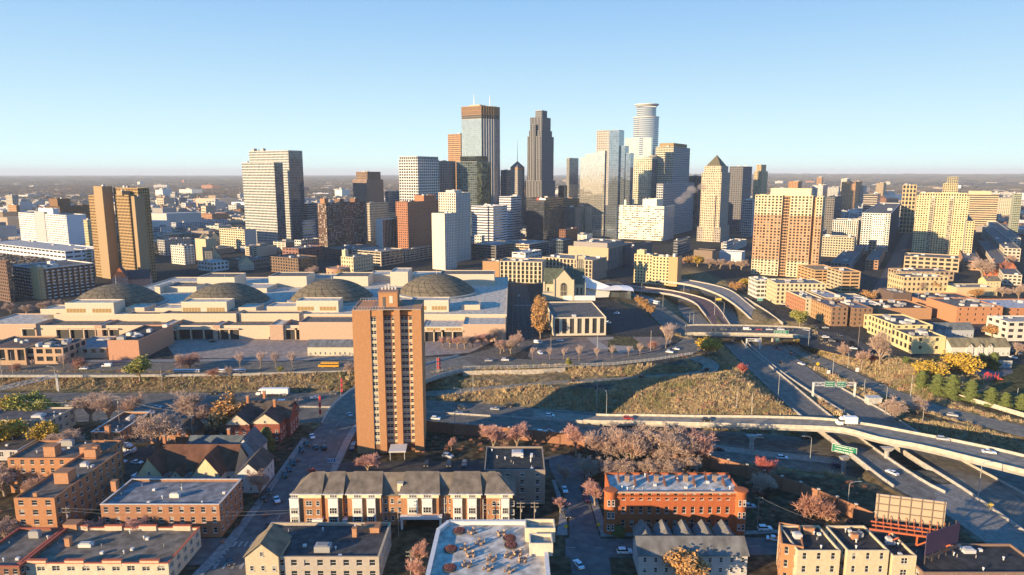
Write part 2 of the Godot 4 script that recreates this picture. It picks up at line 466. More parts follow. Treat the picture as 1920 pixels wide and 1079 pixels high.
	S["s69"] = [3.9,3.8,0.3,0.3,0.15,K(0.6,0.58,0.44),[K(0.5,0.5,0.4),K(0.56,0.55,0.45),K(0.3,0.31,0.27)],"mirror"]
	S["s70"] = [3.9,3.8,0.1,0.2,0.15,K(0.2,0.22,0.24),BL,"mirror"]
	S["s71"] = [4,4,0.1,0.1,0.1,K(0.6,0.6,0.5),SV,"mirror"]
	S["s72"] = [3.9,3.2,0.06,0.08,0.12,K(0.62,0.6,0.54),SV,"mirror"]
	S["s73"] = [4,3.2,0.45,0.2,0.5,K(0.6,0.55,0.42),DK,"glass"]
	S["s74"] = [4,3.2,0.45,0.2,0.5,K(0.42,0.43,0.44),DK,"glass"]
	S["s75"] = [4,9,1.0,0.3,0.3,K(0.3,0.22,0.12),DK,"glass"]
	S["s76"] = [4.2,3.6,0.4,0.2,0.6,K(0.5,0.52,0.55),DK,"glass"]
	S["s77"] = [4.2,3.6,0.4,0.2,0.6,K(0.45,0.47,0.5),DK,"glass"]
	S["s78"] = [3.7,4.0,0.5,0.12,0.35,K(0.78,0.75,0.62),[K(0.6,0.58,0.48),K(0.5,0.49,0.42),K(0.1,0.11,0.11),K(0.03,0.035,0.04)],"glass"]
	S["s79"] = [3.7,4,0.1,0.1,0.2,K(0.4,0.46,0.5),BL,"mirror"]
	S["s80"] = [4,9,1.0,0.3,0.3,K(0.74,0.72,0.6),DK,"glass"]
	S["s81"] = [4,9,1.0,0.3,0.3,K(0.72,0.7,0.6),DK,"glass"]
	S["s82"] = [4,3.0,0.4,0.45,0.45,K(0.58,0.49,0.36),MX,"glass"]
	S["s83"] = [4,3,0.4,0.45,0.45,K(0.4,0.36,0.31),MX,"glass"]
	S["s84"] = [4,4,0.5,0.5,0.3,K(0.16,0.16,0.17),DK,"glass"]
	S["s85"] = [4,4,0.5,0.45,0.3,K(0.2,0.2,0.21),LT,"glass"]
	S["s86"] = [4,3,0.3,0.3,0.3,K(0.12,0.12,0.13),DK,"glass"]
	S["s87"] = [4.2,3.6,0.25,0.15,0.4,K(0.6,0.62,0.64),DK,"glass"]
	S["s88"] = [4,3,0.3,0.5,0.5,K(0.55,0.43,0.26),DK,"glass"]
	S["s89"] = [3.1,3.6,0.36,0.42,0.5,K(0.46,0.29,0.175),MX,"glass"]
	S["s90"] = [3.1,3.6,0.36,0.42,0.5,K(0.62,0.53,0.36),MX,"glass"]
	S["s91"] = [3.1,3.0,0.3,0.1,1.4,K(0.48,0.3,0.18),DK,"glass"]
	S["s92"] = [4,9,1.0,0.3,0.3,K(0.62,0.53,0.37),DK,"glass"]
	S["s93"] = [4,3.4,0.5,0.4,0.4,K(0.18,0.17,0.17),DK,"glass"]
	S["s94"] = [4.2,4,0.5,0,0.5,K(0.42,0.37,0.32),DK,"glass"]
	S["s95"] = [4.2,4,0.5,0,0.5,K(0.5,0.43,0.34),DK,"glass"]
	S["s96"] = [7.5,6,0.22,0.3,0.6,K(0.58,0.44,0.24),DK,"glass"]
	S["s97"] = [3.0,3.0,0.4,0.4,0.5,K(0.66,0.56,0.33),MX,"glass"]
	S["s98"] = [4,3,0.3,0.4,0.4,K(0.66,0.56,0.34),DK,"glass"]
	S["s99"] = [3,2.6,0.3,0.1,1.0,K(0.5,0.45,0.33),LT,"glass"]
	S["s100"] = [5,7,0.4,0.3,0.4,K(0.5,0.38,0.24),DK,"glass"]
	S["s101"] = [4,4,0.35,0.35,0.4,K(0.55,0.46,0.26),DK,"glass"]
	S["s102"] = [4,4,0.3,0.3,0.4,K(0.45,0.4,0.26),DK,"glass"]
	S["s103"] = [4.2,4,0.5,0,0.5,K(0.56,0.43,0.28),DK,"glass"]
	S["s104"] = [4,9,1.0,0.3,0.3,K(0.55,0.45,0.3),DK,"glass"]
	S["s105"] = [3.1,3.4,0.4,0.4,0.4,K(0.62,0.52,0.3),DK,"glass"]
	S["s106"] = [3.1,3.4,0.4,0.4,0.4,K(0.3,0.31,0.33),LT,"glass"]  # grey copy of the yellow wall, shade painted into the flank
	S["s107"] = [3.2,3,0.3,0.1,0.5,K(0.4,0.42,0.32),GR,"mirror"]
	S["s108"] = [3.2,3,0.3,0.1,0.5,K(0.28,0.3,0.26),GR,"mirror"]
	S["s109"] = [3.2,3.4,0.35,0.3,0.6,K(0.74,0.73,0.68),DK,"glass"]
	S["s110"] = [3.4,3,0.2,0.1,0.3,K(0.12,0.14,0.16),[K(0.08,0.1,0.13)],"mirror"]
	S["s111"] = [3.2,2.4,0.3,0.4,0.5,K(0.8,0.8,0.78),LT,"glass"]
	S["s112"] = [3.4,3,0.15,0.4,0.5,K(0.72,0.7,0.64),DK,"glass"]
	S["s113"] = [3.1,3.2,0.35,0.4,0.4,K(0.58,0.52,0.38),DK,"glass",K(0.46,0.42,0.3)]
	S["s114"] = [3.4,3.4,0.3,0.3,0.6,K(0.45,0.33,0.24),DK,"glass"]
	S["s115"] = [4,4,0.5,0,0.4,K(0.26,0.29,0.33),DK,"glass"]
	S["s116"] = [3.4,4,0.45,0.4,0.4,K(0.5,0.28,0.14),DK,"glass"]
	S["s117"] = [3.4,4,0.45,0.4,0.4,K(0.66,0.64,0.6),DK,"glass"]
	S["s118"] = [3.4,4,0.45,0.4,0.4,K(0.42,0.26,0.15),DK,"glass"]
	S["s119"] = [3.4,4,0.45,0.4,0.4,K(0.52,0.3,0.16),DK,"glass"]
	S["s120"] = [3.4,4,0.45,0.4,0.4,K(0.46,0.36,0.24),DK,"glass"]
	S["s121"] = [3.4,4,0.45,0.4,0.4,K(0.64,0.6,0.52),DK,"glass"]
	S["s122"] = [3.4,4,0.45,0.4,0.4,K(0.5,0.48,0.46),DK,"glass"]
	S["s123"] = [3.4,4,0.45,0.4,0.4,K(0.56,0.5,0.38),DK,"glass"]
	S["s124"] = [3.4,4,0.45,0.4,0.4,K(0.5,0.5,0.5),DK,"glass"]
	S["s125"] = [3.4,4,0.45,0.4,0.4,K(0.62,0.58,0.5),DK,"glass"]
	S["s126"] = [3.2,9,0.42,0.06,1.6,K(0.5,0.44,0.35),[K(0.02,0.02,0.02)],"glass"]
	S["s127"] = [3.2,9,0.42,0.06,1.6,K(0.4,0.32,0.26),[K(0.02,0.02,0.02)],"glass"]
	S["s128"] = [3.2,9,0.45,0.06,1.6,K(0.3,0.3,0.3),[K(0.02,0.02,0.02)],"glass"]
	S["s129"] = [3.2,9,0.45,0.06,1.6,K(0.24,0.26,0.27),[K(0.02,0.02,0.02)],"glass"]
	S["s130"] = [3.2,9,0.5,0.05,1.6,K(0.16,0.16,0.16),[K(0.02,0.02,0.02)],"glass"]
	S["s131"] = [3.2,8,0.5,0.05,1.6,K(0.56,0.46,0.34),[K(0.02,0.02,0.02)],"glass"]
	S["s132"] = [3.2,8,0.5,0.05,1.6,K(0.2,0.2,0.21),[K(0.02,0.02,0.02)],"glass"]
	S["s133"] = [4,4,0.5,0.4,0.3,K(0.6,0.58,0.54),DK,"glass"]
	S["s134"] = [3.6,4,0.4,0.4,0.4,K(0.2,0.14,0.1),DK,"glass"]
	S["s135"] = [3.6,4,0.4,0.4,0.4,K(0.17,0.12,0.09),DK,"glass"]
	S["s136"] = [4,6,0.6,0.4,0.3,K(0.26,0.14,0.12),DK,"glass"]
	S["s137"] = [4,4,0.45,0.3,0.4,K(0.62,0.6,0.55),DK,"glass"]
	S["s138"] = [4,4,0.5,0.6,0.4,K(0.56,0.47,0.32),DK,"glass"]
	S["s139"] = [4,9,1.0,0.3,0.3,K(0.6,0.5,0.34),DK,"glass"]
	S["s140"] = [4.2,4.2,0.14,0.38,0.8,K(0.6,0.5,0.34),DK,"glass",K(0.64,0.55,0.38)]
	S["s141"] = [4.2,4.2,0.14,0.38,0.8,K(0.52,0.43,0.3),DK,"glass",K(0.5,0.42,0.3)]
	S["s142"] = [4.2,3.4,0.1,0.45,0.8,K(0.3,0.27,0.24),DK,"glass",K(0.36,0.33,0.28)]
	S["s143"] = [4,9,1.0,0.3,0.3,K(0.42,0.26,0.14),DK,"glass"]
	S["s144"] = [5,8,0.7,0.3,0.3,K(0.66,0.64,0.6),DK,"glass"]
	S["s145"] = [4,9,1.0,0.3,0.3,K(0.5,0.36,0.24),DK,"glass"]
	S["s146"] = [9,4,0.05,0.3,0.6,K(0.1,0.1,0.11),DK,"glass",K(0.3,0.3,0.3)]
	S["s147"] = [4,9,1.0,0.3,0.3,K(0.3,0.28,0.27),DK,"glass"]
	S["s148"] = [4,3,0.1,0.08,0.2,K(0.2,0.24,0.27),[K(0.14,0.19,0.22),K(0.2,0.25,0.28)],"mirror"]
	S["s149"] = [4,9,1.0,0.3,0.3,K(0.12,0.12,0.13),DK,"glass"]
	S["s150"] = [3.6,3.4,0.45,0.4,0.4,K(0.24,0.12,0.08),DK,"glass"]
	S["s151"] = [3.1,3.4,0.42,0.5,0.4,K(0.62,0.5,0.28),DK,"glass"]
	S["s152"] = [4,9,1.0,0.3,0.3,K(0.5,0.32,0.17),DK,"glass"]
	S["s153"] = [4,9,1.0,0.3,0.3,K(0.62,0.5,0.28),DK,"glass"]
	S["s154"] = [4,4,0.5,0,0.4,K(0.2,0.21,0.23),DK,"glass"]
	S["s155"] = [3.6,5,0.5,0,0.6,K(0.5,0.52,0.55),DK,"glass"]
	S["s156"] = [4,9,1.0,0.3,0.3,K(0.22,0.17,0.13),DK,"glass"]
	S["s157"] = [4,9,1.0,0.3,0.3,K(0.6,0.6,0.6),DK,"glass"]
	S["s158"] = [3.1,4,0.45,0.45,0.3,K(0.62,0.6,0.55),DK,"glass"]
	S["s159"] = [3.1,4,0.35,0.3,0.4,K(0.5,0.55,0.62),MX,"glass"]
	S["s160"] = [3.1,5,0.35,0.35,0.4,K(0.46,0.5,0.58),MX,"glass"]
	S["s161"] = [4,9,1.0,0.3,0.3,K(0.5,0.42,0.28),DK,"glass"]
	S["s162"] = [3.4,4,0.45,0.4,0.3,K(0.36,0.36,0.36),DK,"glass"]
	S["s163"] = [3.6,4,0.4,0.4,0.3,K(0.46,0.26,0.16),DK,"glass"]
	S["s164"] = [4,5,0.5,0.4,0.3,K(0.66,0.65,0.62),DK,"glass"]
	S["s165"] = [4,9,1.0,0.3,0.3,K(0.66,0.66,0.64),DK,"glass"]
	S["s166"] = [4,4,0.5,0.5,0.3,K(0.24,0.2,0.17),DK,"glass"]
	S["s167"] = [3.6,4,0.45,0.35,0.4,K(0.5,0.44,0.36),DK,"glass"]
	S["s168"] = [3.6,4,0.45,0.35,0.4,K(0.3,0.29,0.28),DK,"glass"]
	S["s169"] = [3.6,4,0.45,0.4,0.4,K(0.42,0.24,0.15),DK,"glass"]
	S["s170"] = [3.6,4,0.45,0.3,0.4,K(0.62,0.6,0.55),DK,"glass"]
	S["s171"] = [4,9,1.0,0.3,0.3,K(0.66,0.58,0.42),DK,"glass"]
	S["s172"] = [4,9,1.0,0.3,0.3,K(0.64,0.57,0.44),DK,"glass"]
	S["s173"] = [3.3,3.6,0.45,0.62,0.25,K(0.42,0.205,0.1),DK,"glass"]
	S["s174"] = [3.3,3.2,0.45,0.6,0.25,K(0.36,0.18,0.1),DK,"glass"]
	S["s175"] = [3.3,2.6,0.45,0.5,0.25,K(0.24,0.12,0.075),DK,"glass"]
	S["s176"] = [3.2,4,0.45,0.5,0.3,K(0.6,0.53,0.4),DK,"glass"]
	S["s177"] = [3.2,3.4,0.45,0.55,0.3,K(0.42,0.37,0.32),DK,"glass"]
	S["s178"] = [3.2,4,0.45,0.5,0.3,K(0.52,0.44,0.32),DK,"glass"]
	S["s179"] = [3.2,4,0.45,0.6,0.3,K(0.5,0.47,0.43),DK,"glass"]
	S["s180"] = [3.3,4.6,0.45,0.7,0.25,K(0.3,0.25,0.2),DK,"glass"]
	S["s181"] = [3.2,4.2,0.5,0.72,0.2,K(0.58,0.49,0.33),DK,"glass"]
	S["s182"] = [3.2,5,0.5,0.7,0.2,K(0.24,0.16,0.12),DK,"glass"]
	S["s183"] = [4,9,1.0,0.3,0.3,K(0.5,0.27,0.17),DK,"glass"]
	S["s184"] = [4,5,0.4,0.3,0.4,K(0.5,0.34,0.22),DK,"glass"]
	S["s185"] = [7,6,0.3,0.3,0.8,K(0.45,0.3,0.19),DK,"glass"]
	S["s186"] = [4,5,0.6,0.5,0.3,K(0.4,0.34,0.27),DK,"glass"]
	S["s187"] = [9,5.2,0.12,0.4,0.7,K(0.6,0.54,0.42),DK,"glass"]
	S["s188"] = [4.6,4.4,0.4,0.35,0.35,K(0.64,0.53,0.28),DK,"glass"]
	S["s189"] = [4.6,9,0.6,0.8,0.3,K(0.64,0.53,0.28),DK,"glass"]
	S["s190"] = [4.6,5,0.5,0.6,0.3,K(0.64,0.53,0.28),DK,"glass"]
	S["s191"] = [3.8,3.6,0.4,0.45,0.35,K(0.6,0.52,0.33),DK,"glass"]
	S["s192"] = [4,4,0.45,0.15,0.4,K(0.64,0.62,0.56),DK,"glass"]
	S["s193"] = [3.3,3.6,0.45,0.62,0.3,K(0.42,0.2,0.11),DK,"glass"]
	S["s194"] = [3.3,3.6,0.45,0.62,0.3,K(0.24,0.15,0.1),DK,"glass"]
	S["s195"] = [3.3,3.6,0.45,0.62,0.3,K(0.6,0.52,0.36),DK,"glass"]
	S["s196"] = [3.3,3.6,0.45,0.62,0.3,K(0.5,0.42,0.3),DK,"glass"]
	S["s197"] = [3.3,3.6,0.45,0.62,0.3,K(0.42,0.26,0.13),DK,"glass"]
	S["s198"] = [4,9,1.0,0.3,0.3,K(0.42,0.24,0.13),DK,"glass"]
	S["s199"] = [4,9,1.0,0.3,0.3,K(0.6,0.54,0.42),DK,"glass"]
	S["s200"] = [4,5,0.5,0.4,0.3,K(0.56,0.56,0.55),DK,"glass"]
	S["s201"] = [3.6,6,0.6,0.8,0.3,K(0.46,0.22,0.11),DK,"glass"]
	S["s202"] = [4,9,1.0,0.3,0.3,K(0.48,0.23,0.12),DK,"glass"]
	S["s203"] = [3.6,6,0.6,0.75,0.3,K(0.44,0.2,0.1),DK,"glass"]
	S["s204"] = [4,9,1.0,0.3,0.3,K(0.42,0.22,0.12),DK,"glass"]
	S["s205"] = [4,9,1.0,0.3,0.3,K(0.14,0.1,0.085),DK,"glass"]
	S["s206"] = [4,6,0.5,0.4,0.5,K(0.62,0.58,0.5),DK,"glass"]
	S["s207"] = [4.5,4,0.5,0.5,0.3,K(0.56,0.45,0.26),DK,"glass"]
	S["s208"] = [4,9,1.0,0.3,0.3,K(0.54,0.45,0.27),DK,"glass"]
	S["s209"] = [4,5,0.5,0.4,0.3,K(0.4,0.3,0.2),DK,"glass"]
	S["s210"] = [3.0,8,0.5,0.05,1.2,K(0.52,0.34,0.18),[K(0.02,0.02,0.02)],"glass"]
	S["s211"] = [3.0,8,0.5,0.05,1.2,K(0.5,0.42,0.28),[K(0.02,0.02,0.02)],"glass"]
	S["s212"] = [4,9,1.0,0.3,0.3,K(0.46,0.27,0.18),DK,"glass"]
	S["s213"] = [4,9,1.0,0.3,0.3,K(0.5,0.3,0.2),DK,"glass"]
	place_env()
	place_city()
	place_near()
	place_small()

# ---------------------------------------------------------------- special towers
func obelisk_tower(x: float, z: float, yaw: float, w: float, d: float, h: float, st: String) -> void:
	var o := thing("obelisk_tower", "slim grey stone obelisk tower with a pyramid cap and mast", "tower", "downtown towers", Vector3(x, 0, z), yaw)
	var wb := MB.new(); var gb := MB.new()
	var n := 5
	for i in n:   # sides lean in: stacked slightly narrower storeys
		var k := i * 0.35
		var y0 := h * i / n; var y1 := h * (i + 1) / n
		face(wb, gb, Vector3(k, 0, -k), Vector3.RIGHT, w - 2 * k, y0, y1, S[st]); face(wb, gb, Vector3(w - k, 0, -k), Vector3.FORWARD, d - 2 * k, y0, y1, S[st])
		face(wb, gb, Vector3(w - k, 0, -d + k), Vector3.LEFT, w - 2 * k, y0, y1, S[st]); face(wb, gb, Vector3(k, 0, -d + k), Vector3.BACK, d - 2 * k, y0, y1, S[st])
	put(wb, "wall", "masonry", o); put(gb, "window_grid", "glass", o, "stuff")
	var b := MB.new()
	b.box(Vector3(1.6, h, -d + 1.6), Vector3(w - 1.6, h + 4, -1.6), K(0.42, 0.24, 0.15))
	put(b, "crown_band", "masonry", o)
	var r := MB.new()
	var ap := Vector3(w * 0.5, h + 17, -d * 0.5)
	var q := [Vector3(1, h + 4, -1), Vector3(w - 1, h + 4, -1), Vector3(w - 1, h + 4, -d + 1), Vector3(1, h + 4, -d + 1)]
	for i in 4: r.tri(q[i], q[(i + 1) % 4], ap, K(0.14, 0.14, 0.15))
	put(r, "roof", "masonry", o)
	var m := MB.new()
	m.tube(ap - UP, ap + UP * 40, 0.7, 0.15, 6, K(0.4, 0.4, 0.42))
	put(m, "mast", "metal", o)

func round_tower(x: float, z: float, yaw: float, w: float, d: float, h: float, st: String) -> void:
	var o := thing("round_topped_tower", "white tower with a round drum top and halo ring", "tower", "downtown towers", Vector3(x, 0, z), yaw)
	var wb := MB.new(); var gb := MB.new()
	face(wb, gb, Vector3.ZERO, Vector3.RIGHT, w, 0, h, S[st]); face(wb, gb, Vector3(w, 0, 0), Vector3.FORWARD, d, 0, h, S[st])
	face(wb, gb, Vector3(w, 0, -d), Vector3.LEFT, w, 0, h, S[st]); face(wb, gb, Vector3(0, 0, -d), Vector3.BACK, d, 0, h, S[st])
	wb.quad(Vector3(0, h, 0), Vector3(w, h, 0), Vector3(w, h, -d), Vector3(0, h, -d), K(0.4, 0.4, 0.4))
	put(wb, "wall", "masonry", o); put(gb, "window_grid", "mirror", o, "stuff")
	var c := Vector3(w * 0.62, 0, -d * 0.62)
	var R := 25.5
	var db := MB.new(); var dg := MB.new()
	var y := h * 0.2
	while y < h + 38:   # drum: floor bands over a ribbon of glass
		db.lathe(c, [[R - 0.5, y], [R, y], [R, y + 2.0], [R - 0.5, y + 2.0]], 40, K(0.42, 0.45, 0.48))
		dg.lathe(c, [[R - 0.5, y + 2.0], [R - 0.5, y + 4.0]], 40, K(0.3, 0.36, 0.42))
		y += 4.0
	db.lathe(c, [[R, y], [R + 0.6, y], [R + 0.6, y + 2], [20.0, y + 2]], 40, K(0.55, 0.5, 0.45))
	var y2 := y + 2
	while y2 < h + 38 + 20:
		db.lathe(c, [[19.0, y2], [19.5, y2], [19.5, y2 + 1.8], [19.0, y2 + 1.8]], 40, K(0.42, 0.45, 0.48))
		dg.lathe(c, [[19.0, y2 + 1.8], [19.0, y2 + 3.8]], 40, K(0.25, 0.31, 0.37))
		y2 += 3.8
	db.lathe(c, [[19.0, y2], [0.0, y2]], 40, K(0.4, 0.4, 0.4))
	put(db, "drum", "masonry", o); put(dg, "drum_glazing", "mirror", o)
	var hb := MB.new()
	hb.lathe(c, [[19.5, y2 + 1], [24.5, y2 + 4.5], [24.5, y2 + 6], [19.5, y2 + 6], [19.5, y2 + 1]], 40, K(0.62, 0.62, 0.62))
	for i in 14:
		var a := TAU * i / 14
		hb.bar(c + Vector3(cos(a) * 19, y2 - 1, sin(a) * 19), c + Vector3(cos(a) * 20.5, y2 + 3, sin(a) * 20.5), 0.7, 0.7, K(0.5, 0.5, 0.5))
	put(hb, "halo_ring", "masonry", o)

func pyramid_tower(x: float, z: float, yaw: float, w: float, d: float, h: float, st: String, sd: String) -> void:
	var o := bld("pyramid_roofed_tower", "cream stone tower with a dark pyramid roof and stepped shoulders", "tower", "downtown towers", x, z, yaw, [[0, 0, w, d, 0, h * 0.98, st, sd], [w * 0.22, 3, w * 0.55, 6, 0, h * 0.66, st, sd], [-3, 2, w + 6, d + 4, 0, h * 0.2, sd, sd], [w * 0.08, -d * 0.08, w * 0.84, d * 0.84, h * 0.98, h + 8, st, sd]], K(0.2, 0.18, 0.14), 0)
	var r := MB.new()
	var y := h + 8
	var q := [Vector3(w * 0.12, y, -d * 0.12), Vector3(w * 0.88, y, -d * 0.12), Vector3(w * 0.88, y, -d * 0.88), Vector3(w * 0.12, y, -d * 0.88)]
	for i in 4: r.tri(q[i], q[(i + 1) % 4], Vector3(w * 0.5, y + 19, -d * 0.5), K(0.16, 0.14, 0.09))
	put(r, "pyramid_roof", "masonry", o)

func masts(o: Node3D, w: float, d: float, h: float) -> void:
	for p in [[0.35, 0.3, 26.0], [0.95, 0.5, 24.0]]:
		var m := MB.new()
		m.tube(Vector3(w * p[0], h, -d * p[1]), Vector3(w * p[0], h + p[2], -d * p[1]), 0.9, 0.35, 6, K(0.55, 0.55, 0.55))
		put(m, "mast", "metal", o)
	var u := MB.new()
	u.box(Vector3(w * 0.3, h, -d * 0.45), Vector3(w * 0.8, h + 4, -d * 0.12), K(0.4, 0.3, 0.2))
	put(u, "rooftop_plant", "paint", o)

func roof_sign(o: Node3D) -> void:   # red and white name panel, too small to read
	var top := 0.0
	for q in o.get_children():
		if q is MeshInstance3D: top = maxf(top, q.mesh.get_aabb().end.y)
	var m := MB.new()
	m.box(Vector3(20, top - 5, 0.1), Vector3(24, top - 1.5, 0.4), K(0.55, 0.05, 0.04), true); m.box(Vector3(24.3, top - 4.6, 0.1), Vector3(36, top - 2, 0.4), K(0.6, 0.6, 0.6), true)
	put(m, "sign_letters", "paint", o)


# ---------------------------------------------------------------- terrain and roads
var carve := []      # [x, z, y, half width, x, z, y, half width] stretches of road below or above the plain
var mounds := []     # [x, z, radius, height]
var field := FastNoiseLite.new()

func dig(rows: Array) -> void:
	for i in rows.size() - 1:
		var a: Array = rows[i]; var b: Array = rows[i + 1]
		carve.append([(a[0] + a[2]) * 0.5, (a[1] + a[3]) * 0.5, a[4], Vector2(a[0] - a[2], a[1] - a[3]).length() * 0.5, (b[0] + b[2]) * 0.5, (b[1] + b[3]) * 0.5, b[4], Vector2(b[0] - b[2], b[1] - b[3]).length() * 0.5])

var gh := PackedFloat32Array()   # terrain heights on a 4 m grid from (-480, -150)
var gr := PackedFloat32Array()   # distance to the nearest dug road
const GX := 261
const GZ := 138

func ground_at(x: float, z: float) -> float:
	var i := clampi(floori((x + 480.0) / 4.0), 0, GX - 2); var j := clampi(floori((-150.0 - z) / 4.0), 0, GZ - 2)
	var u := clampf((x + 480.0) / 4.0 - i, 0.0, 1.0); var w := clampf((-150.0 - z) / 4.0 - j, 0.0, 1.0)
	var k := j * GX + i
	return lerpf(lerpf(gh[k], gh[k + 1], u), lerpf(gh[k + GX], gh[k + GX + 1], u), w)

func shape_ground() -> void:
	gh.resize(GX * GZ); gr.resize(GX * GZ)
	gr.fill(99.0)
	for j in GZ:
		for i in GX:
			var up := 0.0
			for m in mounds:
				var q: float = Vector2(i * 4.0 - 480.0 - m[0], -150.0 - j * 4.0 - m[1]).length() / m[2]
				if q < 1.0: up = maxf(up, m[3] * (1.0 - q * q) * (1.0 - q * q))
			gh[j * GX + i] = up
	for s in carve:
		var reach := maxf(s[3], s[7]) + 22.0
		var i0 := maxi(0, floori((minf(s[0], s[4]) - reach + 480.0) / 4.0)); var i1 := mini(GX - 1, ceili((maxf(s[0], s[4]) + reach + 480.0) / 4.0))
		var j0 := maxi(0, floori((-150.0 - maxf(s[1], s[5]) - reach) / 4.0)); var j1 := mini(GZ - 1, ceili((-150.0 - minf(s[1], s[5]) + reach) / 4.0))
		var a := Vector2(s[0], s[1]); var d := Vector2(s[4], s[5]) - a
		var dd := maxf(d.length_squared(), 0.01)
		for j in range(j0, j1 + 1):
			for i in range(i0, i1 + 1):
				var p := Vector2(i * 4.0 - 480.0, -150.0 - j * 4.0)
				var t := clampf((p - a).dot(d) / dd, 0.0, 1.0)
				var r: float = (p - a - d * t).length() - lerpf(s[3], s[7], t)
				var k := j * GX + i
				gr[k] = minf(gr[k], r)
				gh[k] = minf(gh[k], lerpf(s[2], s[6], t) - 0.35 + maxf(0.0, r - 1.5) * 0.5)

func make_ground() -> void:
	field.seed = 4; field.frequency = 0.03; field.fractal_octaves = 4
	var xs := []; var zs := []
	var v := -480.0
	while v <= 560.0:
		xs.append(v); v += 4.0
	v = -150.0
	while v >= -700.0:
		zs.append(v); v -= 4.0
	for e in [40.0, 120.0, 300.0, 700.0, 1500.0, 3500.0, 8000.0, 16000.0, 32000.0]:
		xs.push_front(-480.0 - e); xs.append(560.0 + e)
		zs.append(-700.0 - e); zs.push_front(-150.0 + e)
	shape_ground()
	var m := MB.new()
	var nx := xs.size(); var nz := zs.size()
	var hs := PackedFloat32Array()
	hs.resize(nx * nz)
	for j in nz:
		for i in nx:
			if xs[i] >= -480.0 and xs[i] <= 560.0 and zs[j] <= -150.0 and zs[j] >= -698.0: hs[j * nx + i] = ground_at(xs[i], zs[j])
	for j in nz:
		for i in nx:
			var X: float = xs[i]; var Z: float = zs[j]
			var h := hs[j * nx + i]
			if Z < -7000.0: h += (absf(field.get_noise_2d(X * 0.012, Z * 0.012)) * 60.0 + (65.0 if X > 2500.0 else 10.0)) * clampf((-Z - 6000.0) / 9000.0, 0.0, 1.0)
			m.v.push_back(Vector3(X, h, Z))
			var l := hs[j * nx + maxi(i - 1, 0)]; var r := hs[j * nx + mini(i + 1, nx - 1)]; var f := hs[maxi(j - 1, 0) * nx + i]; var k := hs[mini(j + 1, nz - 1) * nx + i]
			m.n.push_back(Vector3(l - r, 8.0, k - f).normalized())
			var slope := absf(l - r) + absf(f - k)
			var g := field.get_noise_2d(X, Z)
			var c := K(0.105, 0.1, 0.088)
			if slope > 0.3: c = K(0.37, 0.28, 0.16).lerp(K(0.22, 0.195, 0.1), clampf(g * 2.0 + 0.15, 0.0, 1.0))
			elif h < -1.0: c = K(0.2, 0.16, 0.09)
			elif Z > -330.0: c = K(0.1, 0.085, 0.055).lerp(K(0.15, 0.12, 0.07), clampf(g * 2.0 + 0.5, 0.0, 1.0))
			m.c.push_back(c)
	for j in nz - 1:
		for i in nx - 1:
			var a := j * nx + i
			m.x.append_array(PackedInt32Array([a, a + nx + 1, a + 1, a, a + nx, a + nx + 1]))
	structure(m, "ground", "earth")

func sheet(nm: String, pts: Array, y: float, c: Color, key: String) -> void:
	var m := MB.new()
	var p := PackedVector2Array()
	for i in range(0, pts.size(), 2): p.append(Vector2(pts[i], pts[i + 1]))
	m.poly(p, y, c)
	structure(m, nm, key)

func lane_lines(o: Node3D, rows: Array, dashes: Array, solids: Array, c := Color(0.62, 0.6, 0.55)) -> void:
	var m := MB.new()
	for t in solids + dashes:
		var dashed: bool = t in dashes
		var run := 0.0
		for i in rows.size() - 1:
			var a: Array = rows[i]; var b: Array = rows[i + 1]
			var p := Vector3(lerpf(a[0], a[2], t), a[4] + 0.03, lerpf(a[1], a[3], t)); var q := Vector3(lerpf(b[0], b[2], t), b[4] + 0.03, lerpf(b[1], b[3], t))
			var L := p.distance_to(q)
			if L < 0.01: continue
			var d := (q - p) / L
			var s := d.cross(UP).normalized() * (0.11 if not dashed else 0.1)
			var at := 0.0
			while at < L:
				var step := minf(3.0 if dashed else 40.0, L - at)
				if not dashed or fmod(run + at, 9.0) < 3.0:
					var A := p + d * at; var B := p + d * (at + step)
					m.quad(A - s, A + s, B + s, B - s, c, UP)
				at += step
			run += L
	put(m, "lane_markings", "marking", o, "stuff")

# rows: [left x, left z, right x, right z, height]; thick > 0 makes a deck
var R := {}
func smooth(r: Array, n: int) -> Array:
	if n <= 1 or r.size() < 3: return r
	var o := []
	for i in r.size() - 1:
		var a: Array = r[maxi(i - 1, 0)]; var b: Array = r[i]; var c: Array = r[i + 1]; var d: Array = r[mini(i + 2, r.size() - 1)]
		for k in n:
			var row := []
			for j in 5: row.append(cubic_interpolate(b[j], c[j], a[j], d[j], float(k) / n))
			o.append(row)
	o.append(r[-1])
	return o

func rim(rows: Array, side: int, h: float, off: float, i0: int, i1: int) -> Array:
	var o := []
	for r in rows.slice(i0, i1):
		var u := Vector2(r[2] - r[0], r[3] - r[1]).normalized() * off
		o.append([r[0] - u.x, r[4] + h, r[1] - u.y] if side == 0 else [r[2] + u.x, r[4] + h, r[3] + u.y])
	return o

func along(rows: Array, t: float, h: float, i0: int, i1: int) -> Array:
	var o := []
	for r in rows.slice(i0, i1): o.append([lerpf(r[0], r[2], t), r[4] + h, lerpf(r[1], r[3], t)])
	return o

func between(rows: Array, lo: float, hi: float) -> Array:
	return rows.filter(func(r): return r[4] > lo and r[4] < hi)

